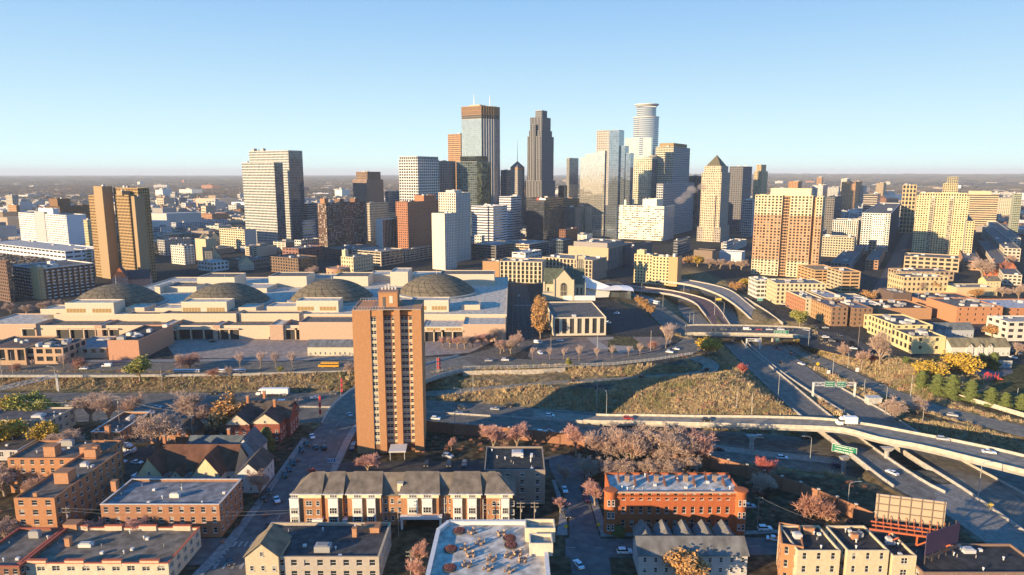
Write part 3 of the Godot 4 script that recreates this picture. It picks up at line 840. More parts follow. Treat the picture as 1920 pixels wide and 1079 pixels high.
func road(id: String, nm: String, given: Array, times: int, c: Color, dashes := [], solids := [], thick := 0.0, key := "asphalt", dug := false) -> Node3D:
	var rows := smooth(given, times)
	R[id] = rows
	if dug: dig(rows)
	var m := MB.new()
	for i in rows.size() - 1:
		var a: Array = rows[i]; var b: Array = rows[i + 1]
		var A := Vector3(a[0], a[4], a[1]); var B := Vector3(a[2], a[4], a[3]); var C := Vector3(b[2], b[4], b[3]); var D := Vector3(b[0], b[4], b[1])
		if (B - A).cross(D - A).y > 0: m.quad(A, B, C, D, c)
		else: m.quad(B, A, D, C, c)
		if thick > 0:
			var t := UP * thick
			m.quad(A, D, D - t, A - t, K(0.42, 0.4, 0.36)); m.quad(C, B, B - t, C - t, K(0.42, 0.4, 0.36)); m.quad(A - t, B - t, C - t, D - t, K(0.3, 0.29, 0.27))
	var o := structure(m, nm, key)
	lane_lines(o, rows, dashes, solids)
	return o

func wall_line(nm: String, label: String, cat: String, grp: String, pts: Array, h: float, t: float, c: Color, key := "concrete", cap := false) -> Node3D:
	# pts: [x, y, z] along the top of the ground
	var m := MB.new()
	var o := thing(nm, label, cat, grp, Vector3(pts[0][0], pts[0][1], pts[0][2]))
	var org := o.position
	for i in pts.size() - 1:
		var a := Vector3(pts[i][0], pts[i][1], pts[i][2]) - org; var b := Vector3(pts[i + 1][0], pts[i + 1][1], pts[i + 1][2]) - org
		var d := b - a
		var s := Vector3(-d.z, 0, d.x).normalized() * t * 0.5
		var s0 := s; var s1 := s
		if i > 0:
			var e := a - (Vector3(pts[i - 1][0], 0, pts[i - 1][2]) - Vector3(org.x, 0, org.z)); s0 = (s + Vector3(-e.z, 0, e.x).normalized() * t * 0.5) * 0.5
		if i < pts.size() - 2:
			var e := (Vector3(pts[i + 2][0], 0, pts[i + 2][2]) - Vector3(org.x, 0, org.z)) - b; s1 = (s + Vector3(-e.z, 0, e.x).normalized() * t * 0.5) * 0.5
		var H := UP * h
		var k := 0.8 if not cap else 1.0
		var g := UP * 0.6
		m.quad(a - s0 - g, b - s1 - g, b - s1 * k + H, a - s0 * k + H, c); m.quad(b + s1 - g, a + s0 - g, a + s0 * k + H, b + s1 * k + H, c)
		m.quad(a - s0 * k + H, b - s1 * k + H, b + s1 * k + H, a + s0 * k + H, c)
		if i == 0: m.quad(a + s0, a - s0, a - s0 * k + H, a + s0 * k + H, c)
		if i == pts.size() - 2: m.quad(b - s1, b + s1, b + s1 * k + H, b - s1 * k + H, c)
	put(m, "wall" if cap else "barrier_body", key, o)
	return o

func pillars(nm: String, label: String, at: Array, c := Color(0.45, 0.43, 0.4)) -> void:   # [x, z, y0, y1, cap width, turn]
	for p in at:
		var o := thing(nm, label, "pier", "bridge piers", Vector3(p[0], p[2], p[1]), p[5])
		var m := MB.new()
		var h: float = p[3] - p[2]
		m.lathe(Vector3.ZERO, [[0.9, -1.0], [0.9, h - 1.2]], 12, c)
		put(m, "shaft", "concrete", o)
		var k := MB.new()
		k.hexa([Vector3(-1.1, h - 1.4, 1), Vector3(1.1, h - 1.4, 1), Vector3(1.1, h - 1.4, -1), Vector3(-1.1, h - 1.4, -1), Vector3(-p[4] * 0.5, h, 1.1), Vector3(p[4] * 0.5, h, 1.1), Vector3(p[4] * 0.5, h, -1.1), Vector3(-p[4] * 0.5, h, -1.1)], c)
		put(k, "cap", "concrete", o)

# ---------------------------------------------------------------- vegetation
var trees := {}

func grow(t: MB, c: MB, p: Vector3, d: Vector3, L: float, r: float, lvl: int, top: int, how: Dictionary) -> void:
	var bend := Vector3(rng.randf_range(-1, 1), rng.randf_range(-0.4, 0.7), rng.randf_range(-1, 1)) * 0.22
	var mid := p + d * L * 0.5
	var e := mid + (d + bend).normalized() * L * 0.5
	var col: Color = jit(how.bark if lvl < 2 else how.twig, 0.18)
	var into := t if lvl < 2 else c
	if lvl < top - 1:
		into.tube(p, mid, r, r * 0.82, 6 if lvl < 2 else 3, col)
		into.tube(mid, e, r * 0.82, r * 0.66, 6 if lvl < 2 else 3, col)
	else:
		into.tube(p, e, r, r * 0.4, 3, col)
	if lvl == top: return
	var k: int = how.kids[lvl]
	var a0 := rng.randf() * TAU
	for i in k:
		var a := a0 + TAU * i / k + rng.randf_range(-0.5, 0.5)
		var side := d.cross(UP)
		side = Vector3.RIGHT if side.length() < 0.1 else side.normalized()
		var out := side * cos(a) + side.cross(d) * sin(a)
		var sp: float = how.spread * rng.randf_range(0.6, 1.25)
		var nd: Vector3 = (d + out * sp + UP * float(how.lift)).normalized()
		var f := rng.randf_range(0.35, 1.0) if lvl > 0 else rng.randf_range(0.6, 1.0)
		grow(t, c, p.lerp(e, f), nd, L * how.ratio * rng.randf_range(0.75, 1.15), maxf(r * 0.58, how.thin), lvl + 1, top, how)

func tree_kind(kind: String, how: Dictionary) -> void:
	var o := Node3D.new()
	var t := MB.new(); var c := MB.new()
	if how.has("cone"):   # evergreen: whorls of drooping sprays
		t.tube(Vector3.ZERO, UP * 9.5, 0.22, 0.04, 6, how.bark)
		var tiers := []
		for i in 13: tiers.append([rng.randf_range(0.65, 1.25), rng.randf() * TAU])
		for i in how.cone:
			var k := rng.randi() % 13
			var y: float = 1.0 + k * 0.7 + rng.randf_range(-0.15, 0.25)
			var a := rng.randf() * TAU
			var R: float = sqrt(maxf(0.3, 10.6 - y)) * 1.25 * how.spread * 2.0 * tiers[k][0] * (0.82 + 0.26 * sin(a * 3.0 + tiers[k][1]))
			var q := sqrt(rng.randf_range(0.1, 1.0)) * R
			var p := Vector3(cos(a) * q, y - q * 0.2, sin(a) * q)
			var u := Vector3(cos(a), -0.35, sin(a)) * rng.randf_range(0.25, 0.6); var w := Vector3(-sin(a), rng.randf_range(-0.3, 0.3), cos(a)) * rng.randf_range(0.12, 0.3)
			c.quad(p - w, p + u * 0.5 - w * 0.6, p + u, p + w, jit(how.twig, 0.4), (Vector3(cos(a), 0.6, sin(a)) + Vector3(rng.randf_range(-0.5, 0.5), rng.randf_range(-0.5, 0.5), rng.randf_range(-0.5, 0.5))).normalized())
	else:
		grow(t, c, Vector3(0, -0.4, 0), Vector3(rng.randf_range(-0.05, 0.05), 1, rng.randf_range(-0.05, 0.05)).normalized(), how.trunk, how.r, 0, how.top, how)
	o.add_child(_mi(t, "trunk", "bark"))
	o.add_child(_mi(c, "crown", "leaf" if how.has("cone") else "bark"))
	if how.has("leaves"):
		var f := MB.new()
		var tips := c.v.size()
		for i in how.leaves:
			var p := c.v[rng.randi() % tips] + Vector3(rng.randf_range(-1, 1), rng.randf_range(-1, 1), rng.randf_range(-1, 1)) * 0.45
			var u := Vector3(rng.randf_range(-1, 1), rng.randf_range(-1, 1), rng.randf_range(-1, 1)).normalized() * 0.22
			var w := u.cross(Vector3(rng.randf_range(-1, 1), rng.randf_range(-1, 1), rng.randf_range(-1, 1))).normalized() * 0.16
			f.quad(p - u, p + w, p + u, p - w, jit(how.leaf, 0.45))
		o.add_child(_mi(f, "foliage", "leaf"))
	var top := 0.0
	for q in o.get_children(): top = maxf(top, q.mesh.get_aabb().end.y)
	o.set_meta("tall", top)
	trees[kind] = o

func _mi(m: MB, nm: String, key: String) -> MeshInstance3D:
	var o := MeshInstance3D.new()
	o.mesh = m.mesh(); o.name = nm; o.material_override = mats[key]
	return o

func make_trees() -> void:
	var bare := {"bark": K(0.3, 0.23, 0.17), "twig": K(0.5, 0.37, 0.29), "spread": 0.62, "lift": 0.2, "ratio": 0.74, "thin": 0.03, "trunk": 2.5, "r": 0.24, "top": 6, "kids": [5, 4, 4, 4, 3, 3]}
	tree_kind("bare_a", bare)
	tree_kind("bare_b", bare.merged({"spread": 0.85, "ratio": 0.7, "trunk": 2.3}, true))
	tree_kind("bare_c", bare.merged({"spread": 0.52, "twig": K(0.52, 0.36, 0.28)}, true))
	tree_kind("pink", bare.merged({"twig": K(0.58, 0.34, 0.28), "spread": 0.6, "lift": 0.24, "thin": 0.032}, true))
	tree_kind("red", bare.merged({"twig": K(0.55, 0.17, 0.14), "spread": 0.55, "lift": 0.25, "trunk": 1.6, "ratio": 0.78, "top": 5}, true))
	tree_kind("young", bare.merged({"twig": K(0.56, 0.42, 0.35), "spread": 0.45, "lift": 0.3, "trunk": 3.0, "r": 0.13, "kids": [7, 4, 3, 3, 2, 2], "top": 5, "thin": 0.03}, true))
	tree_kind("yellow", bare.merged({"top": 5, "leaves": 5200, "leaf": K(0.46, 0.31, 0.05), "kids": [5, 4, 4, 3, 3, 2]}, true))
	tree_kind("olive", bare.merged({"top": 5, "leaves": 5200, "leaf": K(0.28, 0.27, 0.07), "kids": [5, 4, 4, 3, 3, 2]}, true))
	tree_kind("bronze", bare.merged({"top": 5, "leaves": 5200, "leaf": K(0.44, 0.25, 0.1), "kids": [5, 4, 4, 3, 3, 2]}, true))
	tree_kind("pine", {"cone": 6500, "spread": 0.4, "bark": K(0.14, 0.1, 0.07), "twig": K(0.115, 0.14, 0.045)})
	tree_kind("shrub", bare.merged({"trunk": 0.8, "r": 0.1, "spread": 1.0, "top": 5, "ratio": 0.85, "lift": 0.2, "kids": [7, 4, 3, 3, 2], "twig": K(0.42, 0.22, 0.16)}, true))

func tree(kind: String, nm: String, label: String, grp: String, x: float, y: float, z: float, h: float, wide := 1.0) -> void:
	var o: Node3D = trees[kind].duplicate()
	o.name = named(nm)
	add_child(o)
	tag(o, label, "shrub" if nm == "shrub" else "tree", grp)
	var s: float = h / float(o.get_meta("tall"))
	o.remove_meta("tall")
	o.position = Vector3(x, y - 0.2, z)
	o.scale = Vector3(s * wide, s, s * wide)
	o.rotation.y = rng.randf() * TAU

func trees_at(grp: String, nm: String, rows: Array) -> void:   # [kind, label, x, y, z, height, breadth]
	for r in rows: tree(r[0], nm, r[1], grp, r[2], r[3], r[4], r[5], r[6])

func cars_at(grp: String, rows: Array) -> void:   # [kind, colour, where, x, y, z, turn]
	var tint := {"w": ["white", K(0.72, 0.72, 0.72)], "k": ["black", K(0.02, 0.02, 0.022)], "s": ["silver", K(0.4, 0.41, 0.42)], "r": ["red", K(0.35, 0.03, 0.03)], "b": ["dark blue", K(0.04, 0.06, 0.12)], "g": ["dark grey", K(0.12, 0.12, 0.12)]}
	for r in rows:
		var t: Array = tint[r[1]]
		car(r[0], t[1], "%s %s %s" % [t[0], {"sedan": "car", "suv": "sport utility car", "van": "van"}[r[0]], r[2]], grp, r[3], r[4] + 0.03, r[5], r[6])

func scatter(nm: String, label: String, mesh: Mesh, key: String, xf: Array, cols: Array) -> void:
	var mm := MultiMesh.new()
	mm.transform_format = MultiMesh.TRANSFORM_3D
	mm.use_colors = true
	mm.mesh = mesh
	mm.instance_count = xf.size()
	for i in xf.size():
		mm.set_instance_transform(i, xf[i])
		mm.set_instance_color(i, cols[i])
	var o := MultiMeshInstance3D.new()
	o.multimesh = mm
	o.material_override = mats[key]
	o.name = named(nm)
	add_child(o)
	tag(o, label, "", "", "stuff")

func tuft_mesh() -> ArrayMesh:
	var m := MB.new()
	for i in 26:
		var a := rng.randf() * TAU
		var r := sqrt(rng.randf()) * 0.9
		var p := Vector3(cos(a) * r, -0.1, sin(a) * r)
		var b := rng.randf() * TAU
		var w := Vector3(cos(b), 0, sin(b)) * 0.14
		var t := p + Vector3(rng.randf_range(-0.5, 0.5), rng.randf_range(0.5, 1.1), rng.randf_range(-0.5, 0.5))
		m.tri(p - w, p + w, t, jit(Color.WHITE, 0.25))
	return m.mesh()

func dry_grass() -> void:
	var xf := []; var cols := []
	var tries := 0
	while xf.size() < 34000 and tries < 220000:
		tries += 1
		var x := rng.randf_range(-330.0, 420.0); var z := rng.randf_range(-235.0, -480.0)
		var h := ground_at(x, z)
		var k := absf(ground_at(x + 2, z) - h) + absf(ground_at(x, z + 2) - h)
		var lift := false
		for m in mounds:
			if Vector2(x - m[0], z - m[1]).length() < m[2] * 0.95: lift = true
		if k < 0.35 and not (lift and h > 0.2): continue
		if gr[clampi(roundi((-150.0 - z) / 4.0), 0, GZ - 1) * GX + clampi(roundi((x + 480.0) / 4.0), 0, GX - 1)] < 1.6: continue
		var s := rng.randf_range(0.4, 1.0) if rng.randf() > 0.05 else rng.randf_range(1.3, 2.2)
		xf.append(Transform3D(Basis(UP, rng.randf() * TAU).scaled(Vector3(s, s * rng.randf_range(0.6, 1.3), s)), Vector3(x, h, z)))
		var g := clampf(field.get_noise_2d(x * 1.3, z * 1.3) * 2.2 + 0.15, 0.0, 1.0)
		cols.append(jit(K(0.46, 0.35, 0.2).lerp(K(0.26, 0.23, 0.11), g) if rng.randf() > 0.15 else K(0.34, 0.2, 0.13), 0.22))
	scatter("dry_grass", "dry tan grass covering the freeway banks and mounds", tuft_mesh(), "leaf", xf, cols)

func undergrowth(patches: Array) -> void:   # [x0, x1, z0, z1, how many]: brush along the noise wall and in the yards
	var xf := []; var cols := []
	for p in patches:
		for i in p[4]:
			var x := rng.randf_range(p[0], p[1]); var z := rng.randf_range(p[2], p[3])
			var s := rng.randf_range(0.25, 0.65)
			xf.append(Transform3D(Basis(UP, rng.randf() * TAU).scaled(Vector3(s * 1.3, s, s * 1.3)), Vector3(x, ground_at(x, z), z)))
			cols.append(jit(Color.WHITE, 0.35))
	scatter("undergrowth", "low bare brush growing along the noise wall and in the yards", trees["shrub"].get_child(1).mesh, "bark", xf, cols)

func far_plain() -> void:
	var m := MB.new()
	for i in 22:   # a patch of bare woodland
		var c := Vector3(rng.randf_range(-32, 32), 0, rng.randf_range(-32, 32))
		var h := rng.randf_range(8, 14)
		for k in 26:
			var u := Vector3(rng.randf_range(-1, 1), rng.randf_range(-1, 1), rng.randf_range(-1, 1)).normalized()
			var p := c + Vector3(u.x * 5.5, h * 0.62 + u.y * h * 0.36, u.z * 5.5) * 1.0
			var w := Vector3(rng.randf_range(-1, 1), rng.randf_range(-0.4, 1), rng.randf_range(-1, 1)).normalized() * rng.randf_range(0.8, 2.2)
			var s := w.cross(Vector3(rng.randf_range(-1, 1), rng.randf_range(-1, 1), rng.randf_range(-1, 1))).normalized() * 1.1
			m.tri(p - w, p + w, p + s, jit(Color.WHITE, 0.3), (u + UP * 0.3).normalized())
	var xf := []; var cols := []
	for i in 15000:
		var z := -exp(rng.randf_range(log(700.0), log(15500.0)))
		var x := z * rng.randf_range(-0.86, 0.86)
		if z > -1900.0 and x > -520.0 and x < 950.0: continue
		if z > -900.0 and (x > -420.0 or z > -720.0) and x < 560.0: continue
		var h := 0.0
		if z < -7000.0: h = (absf(field.get_noise_2d(x * 0.012, z * 0.012)) * 60.0 + (65.0 if x > 2500.0 else 10.0)) * clampf((-z - 6000.0) / 9000.0, 0.0, 1.0)
		var s := rng.randf_range(0.7, 1.2) * (1.0 + clampf((-z - 3000.0) / 9000.0, 0.0, 1.0) * 0.7)
		xf.append(Transform3D(Basis(UP, rng.randf() * TAU).scaled(Vector3(s * 1.3, s * (0.8 if z > -2500.0 else 1.0), s * 1.3)), Vector3(x, h, z)))
		cols.append(jit([K(0.22, 0.19, 0.165), K(0.26, 0.225, 0.195), K(0.19, 0.175, 0.155), K(0.27, 0.22, 0.16)][rng.randi() % 4], 0.25))
	scatter("far_woodland", "bare brown woodland spreading over the far plain to the horizon", m.mesh(), "bark", xf, cols)
	var hm := MB.new()
	hm.box(Vector3(-5, 0, -4), Vector3(5, 5, 4), Color.WHITE)
	hm.tri(Vector3(5, 5, 4), Vector3(5, 5, -4), Vector3(5, 8, 0), Color.WHITE); hm.tri(Vector3(-5, 5, -4), Vector3(-5, 5, 4), Vector3(-5, 8, 0), Color.WHITE)
	hm.quad(Vector3(-5.4, 4.8, 4.4), Vector3(5.4, 4.8, 4.4), Vector3(5.4, 8.1, 0), Vector3(-5.4, 8.1, 0), K(0.35, 0.33, 0.32)); hm.quad(Vector3(5.4, 4.8, -4.4), Vector3(-5.4, 4.8, -4.4), Vector3(-5.4, 8.1, 0), Vector3(5.4, 8.1, 0), K(0.35, 0.33, 0.32))
	xf = []; cols = []
	for i in 4600:
		var z := -exp(rng.randf_range(log(800.0), log(7000.0)))
		var x := z * rng.randf_range(-0.84, 0.84)
		if z > -1900.0 and x > -520.0 and x < 950.0: continue
		if z > -900.0 and (x > -420.0 or z > -720.0) and x < 560.0: continue
		xf.append(Transform3D(Basis(UP, [0.0, PI * 0.5, 0.3, -0.54][rng.randi() % 4]).scaled(Vector3.ONE * rng.randf_range(0.8, 1.4)), Vector3(x, 0, z)))
		cols.append(jit([K(0.62, 0.6, 0.56), K(0.5, 0.42, 0.34), K(0.36, 0.3, 0.26), K(0.34, 0.18, 0.12), K(0.55, 0.55, 0.58)][rng.randi() % 5], 0.2))
	scatter("far_houses", "small houses scattered among the bare trees of the plain", hm.mesh(), "masonry", xf, cols)
	var bm := MB.new()
	bm.box(Vector3(-1, 0, -1), Vector3(1, 1, 1), Color.WHITE)
	bm.box(Vector3(-0.5, 1, -0.5), Vector3(0.1, 1.25, 0.3), K(0.6, 0.6, 0.6))
	xf = []; cols = []
	for i in 800:
		var z := -exp(rng.randf_range(log(1000.0), log(9000.0)))
		var x := z * rng.randf_range(-0.84, 0.84)
		if z > -1700.0 and x > -480.0 and x < 900.0: continue
		if z > -1000.0 and x < 560.0 and x > -500.0: continue
		xf.append(Transform3D(Basis(UP, [0.0, -0.54, -0.54][rng.randi() % 3]).scaled(Vector3(rng.randf_range(12, 50), rng.randf_range(6, 14) if rng.randf() > 0.12 else rng.randf_range(20, 38), rng.randf_range(10, 30))), Vector3(x, -0.2, z)))
		cols.append(jit([K(0.62, 0.6, 0.56), K(0.5, 0.4, 0.3), K(0.4, 0.36, 0.32), K(0.38, 0.2, 0.13), K(0.68, 0.68, 0.68)][rng.randi() % 5], 0.2))
	scatter("far_sheds", "flat-roofed sheds and blocks dotted over the far plain", bm.mesh(), "masonry", xf, cols)
	# low city fabric filling the far blocks: floor slabs over recessed dark window bands
	var fm := MB.new()
	fm.box(Vector3(-0.97, 0, -0.97), Vector3(0.97, 0.98, 0.97), K(0.07, 0.075, 0.08))
	for k in 5: fm.box(Vector3(-1, k * 0.2, -1), Vector3(1, k * 0.2 + 0.11 + (0.02 if k == 4 else 0.0), 1), Color.WHITE, true)
	for k in 4: fm.box(Vector3(-1.004 + k * 0.62, 0.02, -1.004), Vector3(-0.86 + k * 0.62, 1.0, 1.004), Color.WHITE)
	fm.box(Vector3(-0.4, 1, -0.5), Vector3(0.2, 1.2, 0.2), K(0.6, 0.6, 0.6))
	xf = []; cols = []
	var kept := {}
	for i in 5200:
		var z := rng.randf_range(-940.0, -3000.0)
		var x := z * rng.randf_range(-0.8, 0.8)
		if z > -1150.0 and x > -330.0 and x < 360.0: continue
		if rng.randf() < clampf((-z - 1300.0) / 2400.0, 0.0, 0.75): continue
		var p := Vector2(x, z).rotated(0.541)
		p = Vector2(snappedf(p.x, 46.0), snappedf(p.y, 54.0)).rotated(-0.541)
		if kept.has(p): continue
		kept[p] = true
		var clash := false
		for q in plots:
			if Vector2(q[0] - p.x, q[1] - p.y).length() < q[2] + 18.0: clash = true
		if clash: continue
		xf.append(Transform3D(Basis(UP, -0.541).scaled(Vector3(rng.randf_range(9, 19), rng.randf_range(6, 17) if rng.randf() > 0.1 else rng.randf_range(20, 34), rng.randf_range(9, 22))), Vector3(p.x, -0.2, p.y)))
		cols.append(jit([K(0.62, 0.57, 0.48), K(0.5, 0.42, 0.32), K(0.42, 0.41, 0.4), K(0.38, 0.24, 0.17), K(0.66, 0.65, 0.62), K(0.58, 0.58, 0.6)][rng.randi() % 6], 0.2))
	scatter("low_city_fabric", "small low blocks packed between and behind the downtown towers", fm.mesh(), "masonry", xf, cols)

# ---------------------------------------------------------------- vehicles
func paint_of(c: Color) -> String:
	var k := "car%.2f_%.2f_%.2f" % [c.r, c.g, c.b]
	if not mats.has(k):
		var m: StandardMaterial3D = mats["carpaint"].duplicate()
		m.albedo_color = c.linear_to_srgb()
		m.resource_name = "car_paint"
		mats[k] = m
	return k

func wheel_mesh(r: float) -> Mesh:
	var k := "wheel%.2f" % r
	if not stored.has(k):
		var m := MB.new()
		m.tube(Vector3(-0.12, 0, 0), Vector3(0.12, 0, 0), r, r, 12, K(0.02, 0.02, 0.02))
		for s in [-1, 1]:
			for i in 12:
				var a := TAU * i / 12; var b := TAU * (i + 1) / 12
				m.tri(Vector3(s * 0.12, 0, 0), Vector3(s * 0.12, cos(a) * r, sin(a) * r), Vector3(s * 0.12, cos(b) * r, sin(b) * r), K(0.3, 0.3, 0.31) if i % 2 else K(0.12, 0.12, 0.12))
		stored[k] = m.mesh()
	return stored[k]

func shell(rings: Array, c: Color, m: MB) -> void:   # rings: [y, z front, z back, half width] from the bottom up, with closed top
	for i in rings.size() - 1:
		var a: Array = rings[i]; var b: Array = rings[i + 1]
		var p := [Vector3(-a[3], a[0], a[1]), Vector3(a[3], a[0], a[1]), Vector3(a[3], a[0], a[2]), Vector3(-a[3], a[0], a[2]), Vector3(-b[3], b[0], b[1]), Vector3(b[3], b[0], b[1]), Vector3(b[3], b[0], b[2]), Vector3(-b[3], b[0], b[2])]
		for j in 4: m.quad(p[j], p[(j + 1) % 4], p[4 + (j + 1) % 4], p[4 + j], c)
		if i == rings.size() - 2: m.quad(p[4], p[5], p[6], p[7], c)

var car_shapes := {}
func car_shape(kind: String) -> Dictionary:
	if car_shapes.has(kind): return car_shapes[kind]
	var body := MB.new(); var gl := MB.new(); var top := MB.new()
	var L := 2.25; var W := 0.9
	match kind:
		"sedan":
			shell([[0.28, L, -L, W - 0.05], [0.5, L + 0.05, -L - 0.03, W], [0.78, L - 0.05, -L, W], [0.9, 1.1, -1.55, W - 0.06]], Color.WHITE, body)
			shell([[0.9, 1.0, -1.5, W - 0.1], [1.36, 0.25, -0.95, W - 0.22]], K(0.02, 0.024, 0.028), gl)
			shell([[1.36, 0.27, -0.97, W - 0.2], [1.43, 0.1, -0.85, W - 0.28]], Color.WHITE, top)
		"suv":
			shell([[0.32, L, -L, W], [0.6, L + 0.05, -L - 0.03, W + 0.04], [0.95, L - 0.1, -L, W + 0.04], [1.08, 1.05, -L + 0.05, W - 0.02]], Color.WHITE, body)
			shell([[1.08, 1.0, -L + 0.1, W - 0.05], [1.58, 0.35, -L + 0.5, W - 0.16]], K(0.02, 0.024, 0.028), gl)
			shell([[1.58, 0.37, -L + 0.45, W - 0.14], [1.7, 0.2, -L + 0.55, W - 0.22]], Color.WHITE, top)
		"van":
			shell([[0.35, 2.6, -2.6, 0.98], [0.8, 2.65, -2.65, 1.0], [1.1, 2.3, -2.65, 1.0]], Color.WHITE, body)
			shell([[1.1, 2.1, -2.6, 0.97], [1.7, 1.4, -2.6, 0.94]], K(0.03, 0.034, 0.04), gl)
			shell([[1.15, 0.7, -2.64, 0.99], [1.7, 0.7, -2.64, 0.96], [2.0, 1.3, -2.55, 0.86]], Color.WHITE, top)
	car_shapes[kind] = {"body": body.mesh(), "windows": gl.mesh(), "cabin_roof": top.mesh()}
	var lp := MB.new()
	lp.box(Vector3(-0.8, 0.58, 2.2), Vector3(-0.45, 0.74, 2.3), K(0.7, 0.7, 0.66), true); lp.box(Vector3(0.45, 0.58, 2.2), Vector3(0.8, 0.74, 2.3), K(0.7, 0.7, 0.66), true)
	car_shapes[kind]["headlights"] = lp.mesh()
	var tp := MB.new()
	tp.box(Vector3(-0.82, 0.62, -2.32), Vector3(-0.5, 0.78, -2.22), K(0.35, 0.02, 0.02), true); tp.box(Vector3(0.5, 0.62, -2.32), Vector3(0.82, 0.78, -2.22), K(0.35, 0.02, 0.02), true)
	car_shapes[kind]["tail_lights"] = tp.mesh()
	return car_shapes[kind]

func car(kind: String, c: Color, label: String, grp: String, x: float, y: float, z: float, turn: float) -> void:
	var nm: String = {"sedan": "sedan_car", "suv": "suv_car", "van": "delivery_van"}[kind]
	var o := thing(nm, label, "van" if kind == "van" else "car", grp, Vector3(x, y, z), turn)
	var sh := car_shape(kind)
	put_mesh(sh["body"], "body", paint_of(c), o)
	put_mesh(sh["windows"], "windows", "glass", o)
	put_mesh(sh["cabin_roof"], "cabin_roof", paint_of(c), o)
	put_mesh(sh["headlights"], "headlights", "paint", o)
	put_mesh(sh["tail_lights"], "tail_lights", "paint", o)
	for p in [Vector2(-0.85, 1.35), Vector2(0.85, 1.35), Vector2(-0.85, -1.35), Vector2(0.85, -1.35)]:
		var w := put_mesh(wheel_mesh(0.34), "wheel", "rubber", o)
		w.position = Vector3(p.x * (1.0 if kind != "van" else 1.08), 0.34, p.y * (1.0 if kind != "van" else 1.2))

func wheels(o: Node3D, r: float, at: Array) -> void:
	for p in at:
		var w := put_mesh(wheel_mesh(r), "wheel", "rubber", o)
		w.position = Vector3(p[0], r, p[1])

func semi(label: String, x: float, y: float, z: float, turn: float, trailer: Color, boxy := false) -> void:
	var o := thing("box_truck" if boxy else "semi_truck", label, "truck", "trucks on the freeway", Vector3(x, y, z), turn)
	var cab := MB.new(); var gl := MB.new(); var tr := MB.new(); var ch := MB.new()
	var B := -12.5 if not boxy else -3.5
	shell([[0.6, 4.6, 2.2, 1.2], [1.6, 4.6, 2.2, 1.22], [2.0, 3.9, 2.0, 1.2]], K(0.7, 0.7, 0.7), cab)
	shell([[2.75, 3.5, 1.9, 1.18], [3.7, 2.7, 1.9, 1.0]], K(0.7, 0.7, 0.7), cab)
	shell([[2.0, 3.85, 2.0, 1.15], [2.75, 3.45, 1.95, 1.12]], K(0.02, 0.025, 0.03), gl)
	tr.box(Vector3(-1.28, 1.15, B), Vector3(1.28, 4.0, 1.6), trailer, true)
	for i in 14:
		var zz := lerpf(1.4, B + 0.2, i / 13.0)
		tr.box(Vector3(-1.3, 1.2, zz - 0.05), Vector3(1.3, 3.95, zz + 0.05), trailer * 0.92)
	ch.box(Vector3(-0.5, 0.7, B + 0.3), Vector3(0.5, 1.14, 4.0), K(0.05, 0.05, 0.05), true)
	put(cab, "cab", "paint", o); put(gl, "windscreen", "glass", o); put(tr, "trailer", "paint", o); put(ch, "chassis", "paint", o)
	wheels(o, 0.5, [[-1.05, 3.6], [1.05, 3.6], [-1.05, 0.4], [1.05, 0.4], [-1.05, -0.8], [1.05, -0.8], [-1.05, B + 1.4], [1.05, B + 1.4], [-1.05, B + 2.6], [1.05, B + 2.6]])

func bus(label: String, x: float, y: float, z: float, turn: float, c: Color, school: bool, size := 1.0) -> void:
	var o := thing("school_bus" if school else "city_bus", label, "bus", "buses", Vector3(x, y, z), turn)
	o.scale = Vector3.ONE * size
	var b := MB.new(); var g := MB.new(); var r := MB.new()
	var F := 4.3 if school else 6.0
	shell([[0.5, F, -6.0, 1.22], [1.5, F, -6.0, 1.25]], c, b)
	if school: shell([[0.5, 5.9, F, 1.0], [1.3, 5.8, F, 0.95], [1.5, 5.2, F, 0.9]], c, b)
	for i in 11:
		var z0 := lerpf(F - 0.1, -5.9, i / 11.0); var z1 := lerpf(F - 0.1, -5.9, (i + 1) / 11.0)
		for s in [-1.22, 1.22]:
			g.box(Vector3(s - 0.02, 1.5, z1 + 0.12), Vector3(s + 0.02, 2.35, z0 - 0.02), K(0.02, 0.025, 0.03), true)
			b.box(Vector3(s - 0.03, 1.5, z1), Vector3(s + 0.03, 2.35, z1 + 0.12), c)
	g.quad(Vector3(-1.15, 1.5, F), Vector3(1.15, 1.5, F), Vector3(1.1, 2.5, F - 0.1), Vector3(-1.1, 2.5, F - 0.1), K(0.02, 0.025, 0.03))
	shell([[2.35, F - 0.05, -6.0, 1.25], [2.8, F - 0.1, -6.0, 1.2], [3.0, F - 0.4, -5.8, 0.9]], c if school else K(0.7, 0.7, 0.7), r)
	b.box(Vector3(-1.24, 1.2, -6.01), Vector3(1.24, 2.6, -5.95), c)
	put(b, "body", "paint", o); put(g, "windows", "glass", o); put(r, "bus_roof", "paint", o)
	wheels(o, 0.48, [[-1.1, F - 1.2], [1.1, F - 1.2], [-1.1, -3.6], [1.1, -3.6]])

